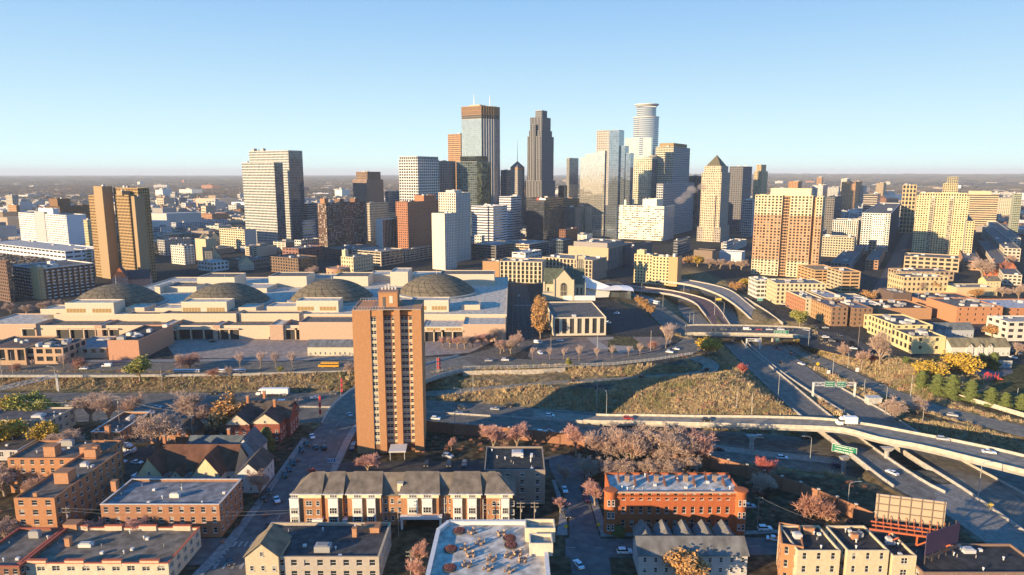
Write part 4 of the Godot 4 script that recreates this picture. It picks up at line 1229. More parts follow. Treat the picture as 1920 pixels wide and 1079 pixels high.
# ---------------------------------------------------------------- street furniture
func lamp(label: String, grp: String, x: float, y: float, z: float, h: float, turn: float, arm := 3.0) -> void:
	var o := thing("street_lamp", label, "lamp", grp, Vector3(x, y, z), turn)
	var p := MB.new()
	p.tube(Vector3(0, -0.3, 0), Vector3(0, h - 1.2, 0), 0.17, 0.11, 7, K(0.45, 0.44, 0.42))
	put(p, "pole", "metal", o)
	var a := MB.new()
	var last := Vector3(0, h - 1.2, 0)
	for i in 5:
		var t := (i + 1) / 5.0
		var q := Vector3(arm * (1.0 - cos(t * PI * 0.5)), h - 1.2 + 1.2 * sin(t * PI * 0.5), 0)
		a.tube(last, q, 0.09, 0.08, 5, K(0.45, 0.44, 0.42))
		last = q
	put(a, "arm", "metal", o)
	var l := MB.new()
	l.box(last + Vector3(-0.1, -0.12, -0.2), last + Vector3(0.9, 0.08, 0.2), K(0.4, 0.4, 0.4), true)
	put(l, "lamp_head", "metal", o)

func pole(nm: String, label: String, cat: String, grp: String, x: float, y: float, z: float, h: float, r := 0.14, cross := 0, c := Color(0.3, 0.25, 0.2), turn := 0.0) -> void:
	var o := thing(nm, label, cat, grp, Vector3(x, y, z), turn)
	var p := MB.new()
	p.tube(Vector3(0, -0.3, 0), Vector3(0, h, 0), r, r * 0.75, 8, c)
	p.lathe(Vector3(0, h, 0), [[r * 0.75, 0.0], [0.0, 0.05]], 8, c)
	put(p, "shaft", "bark", o)
	for k in cross:
		var m := MB.new()
		var y2 := h - 0.5 - k * 1.2
		m.box(Vector3(-1.2, y2 - 0.07, 0.1), Vector3(1.2, y2 + 0.07, 0.22), c * 0.9, true)
		for s in [-1.05, -0.5, 0.5, 1.05]: m.tube(Vector3(s, y2 + 0.07, 0.16), Vector3(s, y2 + 0.3, 0.16), 0.06, 0.05, 6, K(0.5, 0.5, 0.48))
		put(m, "cross_arm", "bark", o)
	if cross > 1:
		var tr := MB.new()
		tr.tube(Vector3(0.32, h - 3.4, 0), Vector3(0.32, h - 2.4, 0), 0.26, 0.26, 8, K(0.45, 0.45, 0.45))
		put(tr, "transformer", "metal", o)

func wire(label: String, a: Vector3, b: Vector3, sag: float) -> void:
	var m := MB.new()
	var o := thing("power_line", label, "cable", "overhead power lines", a)
	var last := Vector3.ZERO
	for i in 16:
		var t := (i + 1) / 16.0
		var q := (b - a) * t - UP * sag * 4.0 * t * (1.0 - t)
		m.tube(last, q, 0.028, 0.028, 4, K(0.35, 0.33, 0.3))
		last = q
	put(m, "cable", "metal", o)

func sign_panel(o: Node3D, at: Vector3, w: float, h: float, c: Color, lines: int, edge := Color(0.7, 0.7, 0.68)) -> void:   # faces +z of its thing
	var b := MB.new(); var t := MB.new()
	b.box(at + Vector3(-w * 0.5, 0, -0.05), at + Vector3(w * 0.5, h, 0.0), edge, true)
	b.box(at + Vector3(-w * 0.5 + 0.1, 0.1, 0.0), at + Vector3(w * 0.5 - 0.1, h - 0.1, 0.02), c, true)
	put(b, "sign_panel", "paint", o)
	for i in lines:   # lettering too small to read in the photograph: strokes of the right height
		var y := h * (0.78 - 0.62 * i / maxf(1.0, lines - 1.0)) if lines > 1 else h * 0.5
		var x := -w * 0.38
		while x < w * 0.34:
			var s := rng.randf_range(0.12, 0.3)
			t.box(at + Vector3(x, y - 0.16, 0.02), at + Vector3(x + s, y + 0.16, 0.035), edge, true)
			x += s + (0.1 if rng.randf() > 0.2 else 0.35)
	put(t, "lettering", "paint", o)


func bank(rows: Array) -> void:   # earth bank carrying both carriageways where they run on ground level
	var m := MB.new()
	for i in rows.size() - 1:
		var a: Array = rows[i]; var b: Array = rows[i + 1]
		var A := Vector3(a[0], a[4], a[1]); var B := Vector3(a[2], a[4], a[3]); var C := Vector3(b[2], b[4], b[3]); var D := Vector3(b[0], b[4], b[1])
		m.quad(A, B, C, D, K(0.2, 0.18, 0.13), UP)
		m.quad(A, D, D - Vector3(3, 1.6, -2), A - Vector3(3, 1.6, -2), K(0.2, 0.15, 0.08)); m.quad(C, B, B + Vector3(3, -1.6, -2), C + Vector3(3, -1.6, -2), K(0.2, 0.15, 0.08))
	structure(m, "road_bank", "earth")

func carriage_decks(a: Array, b: Array) -> void:   # girders under the two carriageways where they cross the lower freeway
	for rows in [a, b]:
		var m := MB.new()
		for i in rows.size() - 1:
			var p: Array = rows[i]; var q: Array = rows[i + 1]
			for t in [0.02, 0.34, 0.66, 0.98]:
				m.bar(Vector3(lerpf(p[0], p[2], t), p[4] - 0.8, lerpf(p[1], p[3], t)), Vector3(lerpf(q[0], q[2], t), q[4] - 0.8, lerpf(q[1], q[3], t)), 0.6, 1.4, K(0.4, 0.38, 0.35))
			m.quad(Vector3(p[0], p[4] - 0.06, p[1]), Vector3(q[0], q[4] - 0.06, q[1]), Vector3(q[2], q[4] - 0.06, q[3]), Vector3(p[2], p[4] - 0.06, p[3]), K(0.3, 0.29, 0.27))
		structure(m, "road_bridge_deck", "concrete")

func abutment(p: Array, c: Color) -> void:
	var o := thing("bridge_abutment", "tall concrete abutment under the overpass end beside the brick tower", "abutment", "", Vector3(p[0][0], 0, p[0][2]))
	var m := MB.new()
	var d := Vector3(p[1][0] - p[0][0], 0, p[1][2] - p[0][2])
	var s := Vector3(0, 0, -9)
	m.hexa([Vector3(0, -6.4, 0), d + Vector3(0, -3.0, 0), d + s + Vector3(0, -3, 0), s + Vector3(0, -6.4, 0), Vector3(0, -1.2, 0), d + Vector3(0, -1.2, 0), d + s + Vector3(0, -1.2, 0), s + Vector3(0, -1.2, 0)], c)
	put(m, "face", "concrete", o)

func noise_wall(pts: Array) -> void:
	var o := thing("noise_wall", "long brown brick noise wall with pale capped posts along the freeway", "wall", "", Vector3(pts[0][0], 0, pts[0][2]))
	var org := o.position
	for i in pts.size() - 1:
		var a := Vector3(pts[i][0], 0, pts[i][2]) - org; var b := Vector3(pts[i + 1][0], 0, pts[i + 1][2]) - org
		var n := maxi(1, roundi(a.distance_to(b) / 6.0))
		for k in n:
			var p := a.lerp(b, float(k) / n); var q := a.lerp(b, float(k + 1) / n)
			var d := (q - p).normalized()
			var m := MB.new()
			m.bar(p + d * 0.3 + UP * 2.2, q - d * 0.3 + UP * 2.2, 0.25, 5.2, jit(K(0.3, 0.15, 0.09), 0.08))
			put(m, "panel", "masonry", o)
			var t := MB.new()
			t.bar(p + UP * -0.4, p + UP * 5.1, 0.62, 0.62, K(0.24, 0.13, 0.085))
			t.bar(p + UP * 5.1, p + UP * 5.4, 0.8, 0.8, K(0.6, 0.55, 0.48))
			put(t, "post", "masonry", o)

func banner(label: String, x: float, y: float, z: float, h: float) -> void:
	var o := thing("banner_mast", label, "banner", "banner masts", Vector3(x, y, z))
	var p := MB.new()
	p.tube(Vector3.ZERO, UP * h, 0.12, 0.1, 6, K(0.4, 0.38, 0.36))
	put(p, "mast", "metal", o)
	for k in 3:
		var b := MB.new()
		b.box(Vector3(0.12, h * (0.25 + 0.25 * k), -0.05), Vector3(1.0, h * (0.44 + 0.25 * k), 0.05), K(0.42, 0.03, 0.04), true)
		put(b, "banner_cloth", "paint", o)

func utility_box(x: float, y: float, z: float) -> void:
	var o := thing("equipment_box", "pale concrete equipment box beside the exit ramp", "equipment box", "", Vector3(x, y, z))
	var m := MB.new()
	m.box(Vector3(-3.2, -0.5, -2), Vector3(3.2, 2.9, 2), K(0.6, 0.58, 0.53)); m.box(Vector3(-3.5, 2.9, -2.3), Vector3(3.5, 3.15, 2.3), K(0.66, 0.64, 0.6))
	put(m, "shell", "concrete", o)
	var d := MB.new()
	d.box(Vector3(-0.6, 0, 2.0), Vector3(0.6, 2.1, 2.06), K(0.4, 0.4, 0.38))
	put(d, "door", "paint", o)

func mural_wall(x: float, z: float) -> void:
	var o := thing("mural_wall", "low wall with a blue and white mural behind the playground", "wall", "", Vector3(x, 0, z))
	var m := MB.new()
	m.box(Vector3(-9, -0.3, -0.3), Vector3(9, 4.2, 0), K(0.5, 0.48, 0.44))
	put(m, "wall", "concrete", o)
	var p := MB.new()
	for i in 60:
		var a := rng.randf_range(-8.8, 7.0); var b := rng.randf_range(0.2, 2.6)
		var c: Color = [K(0.1, 0.25, 0.5), K(0.4, 0.5, 0.6), K(0.05, 0.06, 0.08), K(0.5, 0.45, 0.4), K(0.2, 0.35, 0.45)][rng.randi() % 5]
		var zz := 0.01 + i * 0.0012
		p.tri(Vector3(a, b, zz), Vector3(a + rng.randf_range(0.8, 2.4), b + rng.randf_range(-0.1, 0.9), zz), Vector3(a + rng.randf_range(0, 1.4), b + rng.randf_range(0.6, 1.5), zz), c)
	put(p, "painted_shapes", "paint", o, "stuff")

func play_frame(label: String, x: float, z: float) -> void:
	var o := thing("climbing_frame", label, "playground frame", "playground equipment", Vector3(x, 0, z))
	var c := K(0.45, 0.04, 0.04)
	var m := MB.new()
	for i in 4:
		for j in 2: m.tube(Vector3(i * 2.0, 0, j * 2.4), Vector3(i * 2.0, 2.8 + (i % 2), j * 2.4), 0.12, 0.12, 6, c)
	for i in 3:
		for j in 2: m.tube(Vector3(i * 2.0, 2.6, j * 2.4), Vector3(i * 2.0 + 2.0, 2.6, j * 2.4), 0.1, 0.1, 6, c)
		m.tube(Vector3(i * 2.0, 2.6, 0), Vector3(i * 2.0 + 2, 1.0, 2.4), 0.1, 0.1, 6, c)
	put(m, "frame", "paint", o)
	var s := MB.new()
	s.hexa([Vector3(6, 0, 0.6), Vector3(9.5, 0, 0.6), Vector3(9.5, 0, 1.6), Vector3(6, 0, 1.6), Vector3(6, 1.9, 0.6), Vector3(9.5, 0.2, 0.6), Vector3(9.5, 0.2, 1.6), Vector3(6, 1.9, 1.6)], K(0.5, 0.1, 0.06))
	put(s, "slide", "paint", o)
	var r := MB.new()
	r.lathe(Vector3(1, 3.2, 1.2), [[1.8, 0.0], [0.0, 1.4]], 6, c)
	put(r, "canopy_roof", "paint", o)

func crosswalk(ax: float, az: float, bx: float, bz: float, n: int, w: float, d: float) -> void:
	var m := MB.new()
	for i in n:
		var p := Vector3(lerpf(ax, bx, i / (n - 1.0)), 0.075, lerpf(az, bz, i / (n - 1.0)))
		m.quad(p + Vector3(-w * 0.5, 0, d * 0.5), p + Vector3(w * 0.5, 0, d * 0.5), p + Vector3(w * 0.5, 0, -d * 0.5), p + Vector3(-w * 0.5, 0, -d * 0.5), K(0.5, 0.5, 0.48), UP)
	structure(m, "crosswalk_markings", "marking")

func picket_fence(label: String, pts: Array) -> void:
	var o := thing("railing_fence", label, "fence", "", Vector3(pts[0][0], 0, pts[0][2]))
	var org := o.position
	for i in pts.size() - 1:
		var a := Vector3(pts[i][0], 0, pts[i][2]) - org; var b := Vector3(pts[i + 1][0], 0, pts[i + 1][2]) - org
		var n := roundi(a.distance_to(b) / 3.0)
		for k in n:
			var p := a.lerp(b, float(k) / n); var q := a.lerp(b, float(k + 1) / n)
			var m := MB.new()
			m.bar(p + UP * 0.2, q + UP * 0.2, 0.06, 0.08, K(0.6, 0.58, 0.54)); m.bar(p + UP * 1.6, q + UP * 1.6, 0.06, 0.08, K(0.6, 0.58, 0.54))
			for j in 8: m.bar(p.lerp(q, j / 8.0) + UP * 0.2, p.lerp(q, j / 8.0) + UP * 1.6, 0.05, 0.05, K(0.6, 0.58, 0.54))
			m.bar(p, p + UP * 1.8, 0.14, 0.14, K(0.55, 0.52, 0.48))
			put(m, "fence_panel", "paint", o)

func steam(x: float, z: float) -> void:
	var word := ["lowest", "second", "third", "fourth", "fifth", "sixth", "seventh", "eighth", "ninth", "highest"]
	for i in 10:
		var q := [i * 5.0 - 24.0 + rng.randf_range(-4, 4), rng.randf_range(-5, 5), 64.0 + i * 3.6 + rng.randf_range(-5, 5), rng.randf_range(4.5, 8.5)]
		var f := FogVolume.new()
		f.shape = RenderingServer.FOG_VOLUME_SHAPE_ELLIPSOID
		f.size = Vector3(q[3] * 2.2, q[3] * 1.5, q[3] * 1.6)
		var m := FogMaterial.new()
		m.density = 0.045
		m.albedo = Color(0.92, 0.88, 0.86)
		f.material = m
		f.position = Vector3(x + q[0], q[2], z + q[1])
		f.name = named("steam_cloud")
		add_child(f)
		tag(f, "%s puff of the pale steam left of the pyramid-roofed tower" % word[i], "steam", "steam puffs")


# ---------------------------------------------------------------- buildings in the foreground
func brick_tower(x: float, z: float, w: float, d: float, h: float, yaw: float) -> void:
	var o := thing("brick_tower", "tall orange brick apartment tower with three window strips in the middle", "tower", "", Vector3(x, 0, z), yaw)
	var wb := MB.new()
	var bc := K(0.47, 0.24, 0.115)
	var n := 20
	var y0 := 3.6
	var fh := (h - 3.0 - y0) / n
	var slots := [[0.26, 0.345, 0.35], [0.445, 0.605, 1.9], [0.69, 0.865, 1.9]]
	var at := 0.0
	for s in slots + [[1.0, 1.0, 0.0]]:   # brick piers between the window strips
		var a: float = at * w; var b: float = s[0] * w
		wb.box(Vector3(a, -0.3, -d + 0.4), Vector3(b, h, 0), bc)
		at = s[1]
	for s in slots:
		var a: float = s[0] * w; var b: float = s[1] * w; var r: float = s[2]
		wb.box(Vector3(a, h - 2.6, -d + 0.4), Vector3(b, h - 0.3, -r), bc)
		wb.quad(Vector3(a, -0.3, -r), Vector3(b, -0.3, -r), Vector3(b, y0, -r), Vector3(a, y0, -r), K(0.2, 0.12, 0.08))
		for i in n:
			var y := y0 + i * fh
			var p := MB.new()
			p.box(Vector3(a + 0.02, y, -r - 0.3), Vector3(b - 0.02, y + fh * 0.42, -r), K(0.56, 0.5, 0.33))
			put(p, "spandrel_panel", "masonry", o)
			if b - a < 3.0:
				add_window(o, Vector3(a + 0.05, y + fh * 0.42, -r - 0.05), Vector3.RIGHT, b - a - 0.1, fh * 0.58, 2)
			else:
				var q := MB.new()
				q.box(Vector3(lerpf(a, b, 0.62), y + fh * 0.42, -r - 0.3), Vector3(lerpf(a, b, 0.74), y + fh, -r + 0.05), bc)
				put(q, "mullion_pier", "masonry", o)
				add_window(o, Vector3(a + 0.05, y + fh * 0.42, -r - 0.05), Vector3.RIGHT, (b - a) * 0.62 - 0.1, fh * 0.58, 2)
				add_window(o, Vector3(lerpf(a, b, 0.74), y + fh * 0.42, -r - 0.05), Vector3.RIGHT, (b - a) * 0.26 - 0.05, fh * 0.58, 1)
	wb.box(Vector3(0, -0.3, -d), Vector3(w, h, -d + 0.4), bc)
	wb.quad(Vector3(0, h - 0.6, -0.4), Vector3(w, h - 0.6, -0.4), Vector3(w, h - 0.6, -d), Vector3(0, h - 0.6, -d), K(0.25, 0.2, 0.16))
	wb.quad(Vector3(w * 0.26, h - 0.02, -0.36), Vector3(w * 0.865, h - 0.02, -0.36), Vector3(w * 0.865, h - 0.02, -d + 0.4), Vector3(w * 0.26, h - 0.02, -d + 0.4), K(0.26, 0.2, 0.16))
	put(wb, "wall", "masonry", o)
	var cp := MB.new()
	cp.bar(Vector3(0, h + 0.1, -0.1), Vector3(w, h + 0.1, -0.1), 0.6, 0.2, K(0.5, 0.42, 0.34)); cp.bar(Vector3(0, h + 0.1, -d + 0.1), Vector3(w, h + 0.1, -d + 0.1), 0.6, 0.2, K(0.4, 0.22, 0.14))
	cp.bar(Vector3(w - 0.1, h + 0.1, -0.3), Vector3(w - 0.1, h + 0.1, -d), 0.5, 0.2, K(0.4, 0.22, 0.14)); cp.bar(Vector3(0.1, h + 0.1, -0.3), Vector3(0.1, h + 0.1, -d), 0.5, 0.2, K(0.4, 0.22, 0.14))
	put(cp, "coping", "masonry", o)
	var pent := MB.new()
	pent.box(Vector3(w * 0.36, h, -d * 0.75), Vector3(w * 0.64, h + 5.6, -d * 0.3), bc)
	pent.box(Vector3(w * 0.35, h + 5.6, -d * 0.76), Vector3(w * 0.65, h + 6.1, -d * 0.29), K(0.34, 0.2, 0.13))
	put(pent, "penthouse", "masonry", o)
	var dr := MB.new()
	dr.box(Vector3(w * 0.42, h, -d * 0.3), Vector3(w * 0.46, h + 4, -d * 0.3 + 0.1), K(0.1, 0.1, 0.1)); dr.box(Vector3(w * 0.52, h + 1.5, -d * 0.3), Vector3(w * 0.57, h + 4.4, -d * 0.3 + 0.1), K(0.6, 0.55, 0.45))
	put(dr, "penthouse_door", "paint", o)
	for i in 5:
		var u := MB.new()
		var ux := w * (0.38 + 0.05 * i)
		u.box(Vector3(ux, h + 6.1, -d * 0.6), Vector3(ux + 0.7, h + 7.0 + 0.7 * (i % 3), -d * 0.55), K(0.5, 0.48, 0.45))
		put(u, "rooftop_unit", "paint", o)
	var rl := MB.new()
	for s in [Vector3(0.5, 0, -0.6), Vector3(w * 0.7, 0, -d + 0.8), Vector3(0.5, 0, -d + 0.8)]:
		for k in 12: rl.tube(s + Vector3(k * 1.05, h, 0), s + Vector3(k * 1.05, h + 1.3, 0), 0.05, 0.05, 4, K(0.6, 0.6, 0.6))
		rl.tube(s + UP * (h + 1.25), s + Vector3(w * 0.46, h + 1.25, 0), 0.05, 0.05, 4, K(0.6, 0.6, 0.6))
	put(rl, "roof_railing", "metal", o)
	var can := MB.new()
	can.box(Vector3(w * 0.5, 3.2, 0.1), Vector3(w * 0.75, 3.7, 7.5), K(0.55, 0.55, 0.52), true)
	can.tube(Vector3(w * 0.52, 0, 7), Vector3(w * 0.52, 3.2, 7), 0.15, 0.15, 6, K(0.4, 0.4, 0.4)); can.tube(Vector3(w * 0.73, 0, 7), Vector3(w * 0.73, 3.2, 7), 0.15, 0.15, 6, K(0.4, 0.4, 0.4))
	put(can, "entrance_canopy", "paint", o)

func gable_roof(m: MB, x0: float, x1: float, z0: float, z1: float, y: float, rise: float, c: Color, along_x := true, over := 0.4) -> void:
	# z0 front, z1 back (z1 < z0)
	var p := [Vector3(x0 - over, y, z0 + over), Vector3(x1 + over, y, z0 + over), Vector3(x1 + over, y, z1 - over), Vector3(x0 - over, y, z1 - over)]
	var t := UP * 0.18
	if along_x:
		var zm := (z0 + z1) * 0.5
		var A := Vector3(x0 - over, y + rise, zm); var B := Vector3(x1 + over, y + rise, zm)
		m.quad(p[0] + t, p[1] + t, B + t, A + t, c); m.quad(p[2] + t, p[3] + t, A + t, B + t, c)
		m.quad(p[1], p[0], A, B, c); m.quad(p[3], p[2], B, A, c); m.quad(p[0], p[1], p[1] + t, p[0] + t, c); m.quad(p[1], B, B + t, p[1] + t, c); m.quad(B, p[2], p[2] + t, B + t, c); m.quad(p[0] + t, A + t, A, p[0], c)
	else:
		var xm := (x0 + x1) * 0.5
		var A := Vector3(xm, y + rise, z0 + over); var B := Vector3(xm, y + rise, z1 - over)
		m.quad(p[3] + t, p[0] + t, A + t, B + t, c); m.quad(p[1] + t, p[2] + t, B + t, A + t, c)
		m.quad(p[0], p[3], B, A, c); m.quad(p[2], p[1], A, B, c); m.quad(p[0], A, A + t, p[0] + t, c); m.quad(A, p[1], p[1] + t, A + t, c)

func gable_end(m: MB, x0: float, x1: float, z0: float, z1: float, y: float, rise: float, c: Color, along_x := true) -> void:
	if along_x:
		var zm := (z0 + z1) * 0.5
		m.tri(Vector3(x1, y, z0), Vector3(x1, y, z1), Vector3(x1, y + rise, zm), c); m.tri(Vector3(x0, y, z1), Vector3(x0, y, z0), Vector3(x0, y + rise, zm), c)
	else:
		var xm := (x0 + x1) * 0.5
		m.tri(Vector3(x0, y, z0), Vector3(x1, y, z0), Vector3(xm, y + rise, z0), c); m.tri(Vector3(x1, y, z1), Vector3(x0, y, z1), Vector3(xm, y + rise, z1), c)

# wings: [x0, x1, z0, z1, eave, rise, along x]; each a volume with its own gabled roof
func house(nm: String, label: String, grp: String, x: float, z: float, yaw: float, wings: Array, wc: Color, rc: Color, chim := [], trim := Color(0.6, 0.58, 0.54)) -> void:
	var o := thing(nm, label, "house", grp, Vector3(x, 0, z), yaw)
	for g in wings:
		var m := MB.new(); var r := MB.new()
		m.box(Vector3(g[0], -0.3, g[3]), Vector3(g[1], g[4], g[2]), wc)
		gable_end(m, g[0], g[1], g[2], g[3], g[4], g[5], g[7] if g.size() > 7 else wc, g[6])
		put(m, "wall", "masonry", o)
		gable_roof(r, g[0], g[1], g[2], g[3], g[4], g[5], rc, g[6])
		put(r, "roof", "roofing", o)
		var nf := maxi(1, floori(g[4] / 3.0))
		for i in nf:
			var xx: float = g[0] + 1.2
			while xx + 1.2 < g[1]:
				add_window(o, Vector3(xx, 1.0 + i * 3.0, g[2] + 0.14), Vector3.RIGHT, 1.0, 1.5)
				xx += 3.0
			var zz: float = g[2] - 1.2
			while zz - 1.2 > g[3]:
				add_window(o, Vector3(g[1] + 0.14, 1.0 + i * 3.0, zz), Vector3.FORWARD, 1.0, 1.5)
				zz -= 3.2
		if not g[6]: add_window(o, Vector3((g[0] + g[1]) * 0.5 - 0.5, g[4] + 0.3, g[2] + 0.14), Vector3.RIGHT, 1.0, 1.2)
	for c in chim:
		var m := MB.new()
		m.box(Vector3(c[0] - 0.5, c[2] - 3.0, c[1] - 0.5), Vector3(c[0] + 0.5, c[2], c[1] + 0.5), K(0.42, 0.19, 0.1))
		m.box(Vector3(c[0] - 0.65, c[2], c[1] - 0.65), Vector3(c[0] + 0.65, c[2] + 0.25, c[1] + 0.65), K(0.4, 0.3, 0.22))
		put(m, "chimney", "masonry", o)

func chimneys(o: Node3D, at: Array, c := Color(0.46, 0.24, 0.13)) -> void:   # [x, z, w, d, y0, y1]
	for q in at:
		var m := MB.new()
		m.box(Vector3(q[0], q[4], q[1] - q[3]), Vector3(q[0] + q[2], q[5], q[1]), c)
		m.box(Vector3(q[0] - 0.12, q[5], q[1] - q[3] - 0.12), Vector3(q[0] + q[2] + 0.12, q[5] + 0.2, q[1] + 0.12), c * 0.75)
		put(m, "chimney", "masonry", o)

func vents(o: Node3D, x0: float, x1: float, z0: float, z1: float, y: float, n: int) -> void:
	for i in n:
		var m := MB.new()
		var p := Vector3(rng.randf_range(x0, x1), y, rng.randf_range(z1, z0))
		if i % 3 == 0: m.lathe(p, [[0.16, -0.1], [0.16, 0.7], [0.32, 0.75], [0.3, 1.0], [0.0, 1.1]], 8, K(0.6, 0.6, 0.58))
		elif i % 3 == 1: m.box(p + Vector3(0, -0.1, 0), p + Vector3(0.9, 0.7, 0.8), K(0.55, 0.55, 0.53))
		else: m.tube(p - UP * 0.1, p + UP * 0.9, 0.1, 0.1, 6, K(0.4, 0.38, 0.36))
		put(m, "roof_vent", "paint", o)

func townhouses(x: float, z: float, w: float, h: float) -> void:
	var o := thing("townhouse_row", "long brick and cream townhouse block with grey shingle roof and white bays", "building", "", Vector3(x, 0, z))
	var s := w / 420.0     # metres for each step of the measured front
	var brick := K(0.4, 0.2, 0.1); var cream := K(0.72, 0.64, 0.44); var white := K(0.72, 0.71, 0.68); var shingle := K(0.27, 0.22, 0.165)
	var D := 13.0
	var low := h - 1.6
	var gate0 := 213.0 * s; var gate1 := 277.0 * s
	var wb := MB.new()
	# recessed main wall, with the drive-through left open
	wb.box(Vector3(0, -0.3, -D), Vector3(gate0, low, -1.5), brick); wb.box(Vector3(gate1, -0.3, -D), Vector3(w, low, -1.5), brick)
	wb.box(Vector3(gate0, 4.2, -D), Vector3(gate1, low, -1.5), brick, true)
	var secs := [[4, 58], [65, 98], [107, 170], [207, 278], [300, 357], [367, 416]]
	for q in secs:
		var a: float = q[0] * s; var b: float = q[1] * s
		var base := -0.3
		if a < gate1 and b > gate0: base = 4.2
		wb.box(Vector3(a, base, -1.5), Vector3(b, h - 1.7, 0), brick, true)
	put(wb, "brick_wall", "masonry", o)
	var at := MB.new()
	for q in secs: at.box(Vector3(q[0] * s - 0.02, h - 1.7, -1.5), Vector3(q[1] * s + 0.02, h, 0.06), cream, true)
	put(at, "cream_attic", "masonry", o)
	var rf := MB.new()
	var rz := -D * 0.5 - 0.6
	var rh := h + 3.7
	rf.quad(Vector3(-0.4, low, -1.0), Vector3(w + 0.4, low, -1.0), Vector3(w - 5, rh, rz), Vector3(5, rh, rz), shingle); rf.quad(Vector3(w + 0.4, low, -D - 0.4), Vector3(-0.4, low, -D - 0.4), Vector3(5, rh, rz), Vector3(w - 5, rh, rz), shingle)
	rf.tri(Vector3(w + 0.4, low, -1.0), Vector3(w + 0.4, low, -D - 0.4), Vector3(w - 5, rh, rz), shingle); rf.tri(Vector3(-0.4, low, -D - 0.4), Vector3(-0.4, low, -1.0), Vector3(5, rh, rz), shingle)
	put(rf, "main_roof", "roofing", o)
	for q in secs:   # raised roof over each projecting section, its flanks standing proud of the main slope
		var a: float = q[0] * s - 0.5; var b: float = q[1] * s + 0.5
		var m := MB.new()
		var top := rh + 0.15
		var bz := rz - 0.4
		var A := Vector3(a, h, 0.6); var B := Vector3(b, h, 0.6); var C := Vector3(b - 1.0, top, bz); var E := Vector3(a + 1.0, top, bz)
		if q[0] == 4: E.x = a + 6.0
		if q[0] == 367: C.x = b - 6.0
		m.quad(A, B, C, E, shingle)
		m.quad(B, Vector3(b, low - 0.5, -1.0), Vector3(b - 1.0, low, bz), C, shingle); m.quad(Vector3(a, low - 0.5, -1.0), A, E, Vector3(a + 1.0, low, bz), shingle)
		m.bar(A + Vector3(0, -0.12, 0), B + Vector3(0, -0.12, 0), 0.5, 0.34, white)
		put(m, "section_roof", "roofing", o)
	for q in [[0, 17], [72, 90], [117, 135], [144, 160], [220, 239], [247, 266], [305, 322], [332, 349], [395, 410]]:
		var a: float = q[0] * s; var b: float = q[1] * s
		var hang: bool = a > gate0 - 1 and b < gate1 + 1
		var y0 := 5.0 if hang else 1.8
		var m := MB.new()
		m.box(Vector3(a, y0, -1.5 if q[0] == 0 else -0.05), Vector3(b, h - 1.72, 0.9), white, true)
		m.box(Vector3(a - 0.1, h - 1.72, -0.05), Vector3(b + 0.1, h - 1.5, 1.0), white, true)
		var bay := put(m, "bay", "masonry", o)
		var y := y0 + 0.5
		while y + 2.0 < h - 1.6:
			add_window(bay, Vector3(a + 0.35, y, 1.06), Vector3.RIGHT, b - a - 0.7, 1.9, 3)
			y += 2.95
		add_window(o, Vector3(a + 0.4, h - 1.5, 0.22), Vector3.RIGHT, b - a - 0.8, 1.2, 3)
	for q in [29, 48, 62, 100, 104, 173, 186, 200, 285, 296, 360, 366, 378, 387, 413]:
		for k in 3:
			var px: float = q * s
			var fr := -1.36
			for e in secs:
				if q > e[0] and q < e[1]: fr = 0.14
			if px > gate0 - 1 and px < gate1 and k == 0: continue
			add_window(o, Vector3(px, 1.6 + k * 2.9, fr), Vector3.RIGHT, 1.1 if q != 29 else 1.9, 1.6, 1 if q != 29 else 2)
	var g := MB.new()
	g.box(Vector3(gate0 - 1.2, 3.5, -0.4), Vector3(gate1 + 1.2, 4.4, 1.6), white, true)
	g.box(Vector3(gate0 - 1.0, -0.2, 0.6), Vector3(gate0 - 0.4, 3.5, 1.3), white); g.box(Vector3(gate1 + 0.4, -0.2, 0.6), Vector3(gate1 + 1.0, 3.5, 1.3), white)
	put(g, "gateway_beam", "masonry", o)
	var ds := MB.new()
	for q in [66, 106, 171, 288, 361, 392]: ds.tube(Vector3(q * s, 0, 0.1 if q > 300 else -1.2), Vector3(q * s, h - 2, 0.1 if q > 300 else -1.2), 0.09, 0.09, 6, white)
	put(ds, "downspouts", "paint", o, "stuff")
	chimneys(o, [[199.0 * s, -2.2, 1.7, 1.4, h - 2.0, h + 2.0]], K(0.66, 0.58, 0.42))
	vents(o, 6, w - 6, -D + 2.0, -D + 1.0, low + 1.2, 12)
	var po := MB.new()
	po.box(Vector3(40 * s, 2.4, -1.5), Vector3(60 * s, 3.1, 0.9), white, true); po.box(Vector3(97 * s, 2.4, -1.5), Vector3(106 * s, 3.1, 0.9), white, true)
	put(po, "porch", "masonry", o)

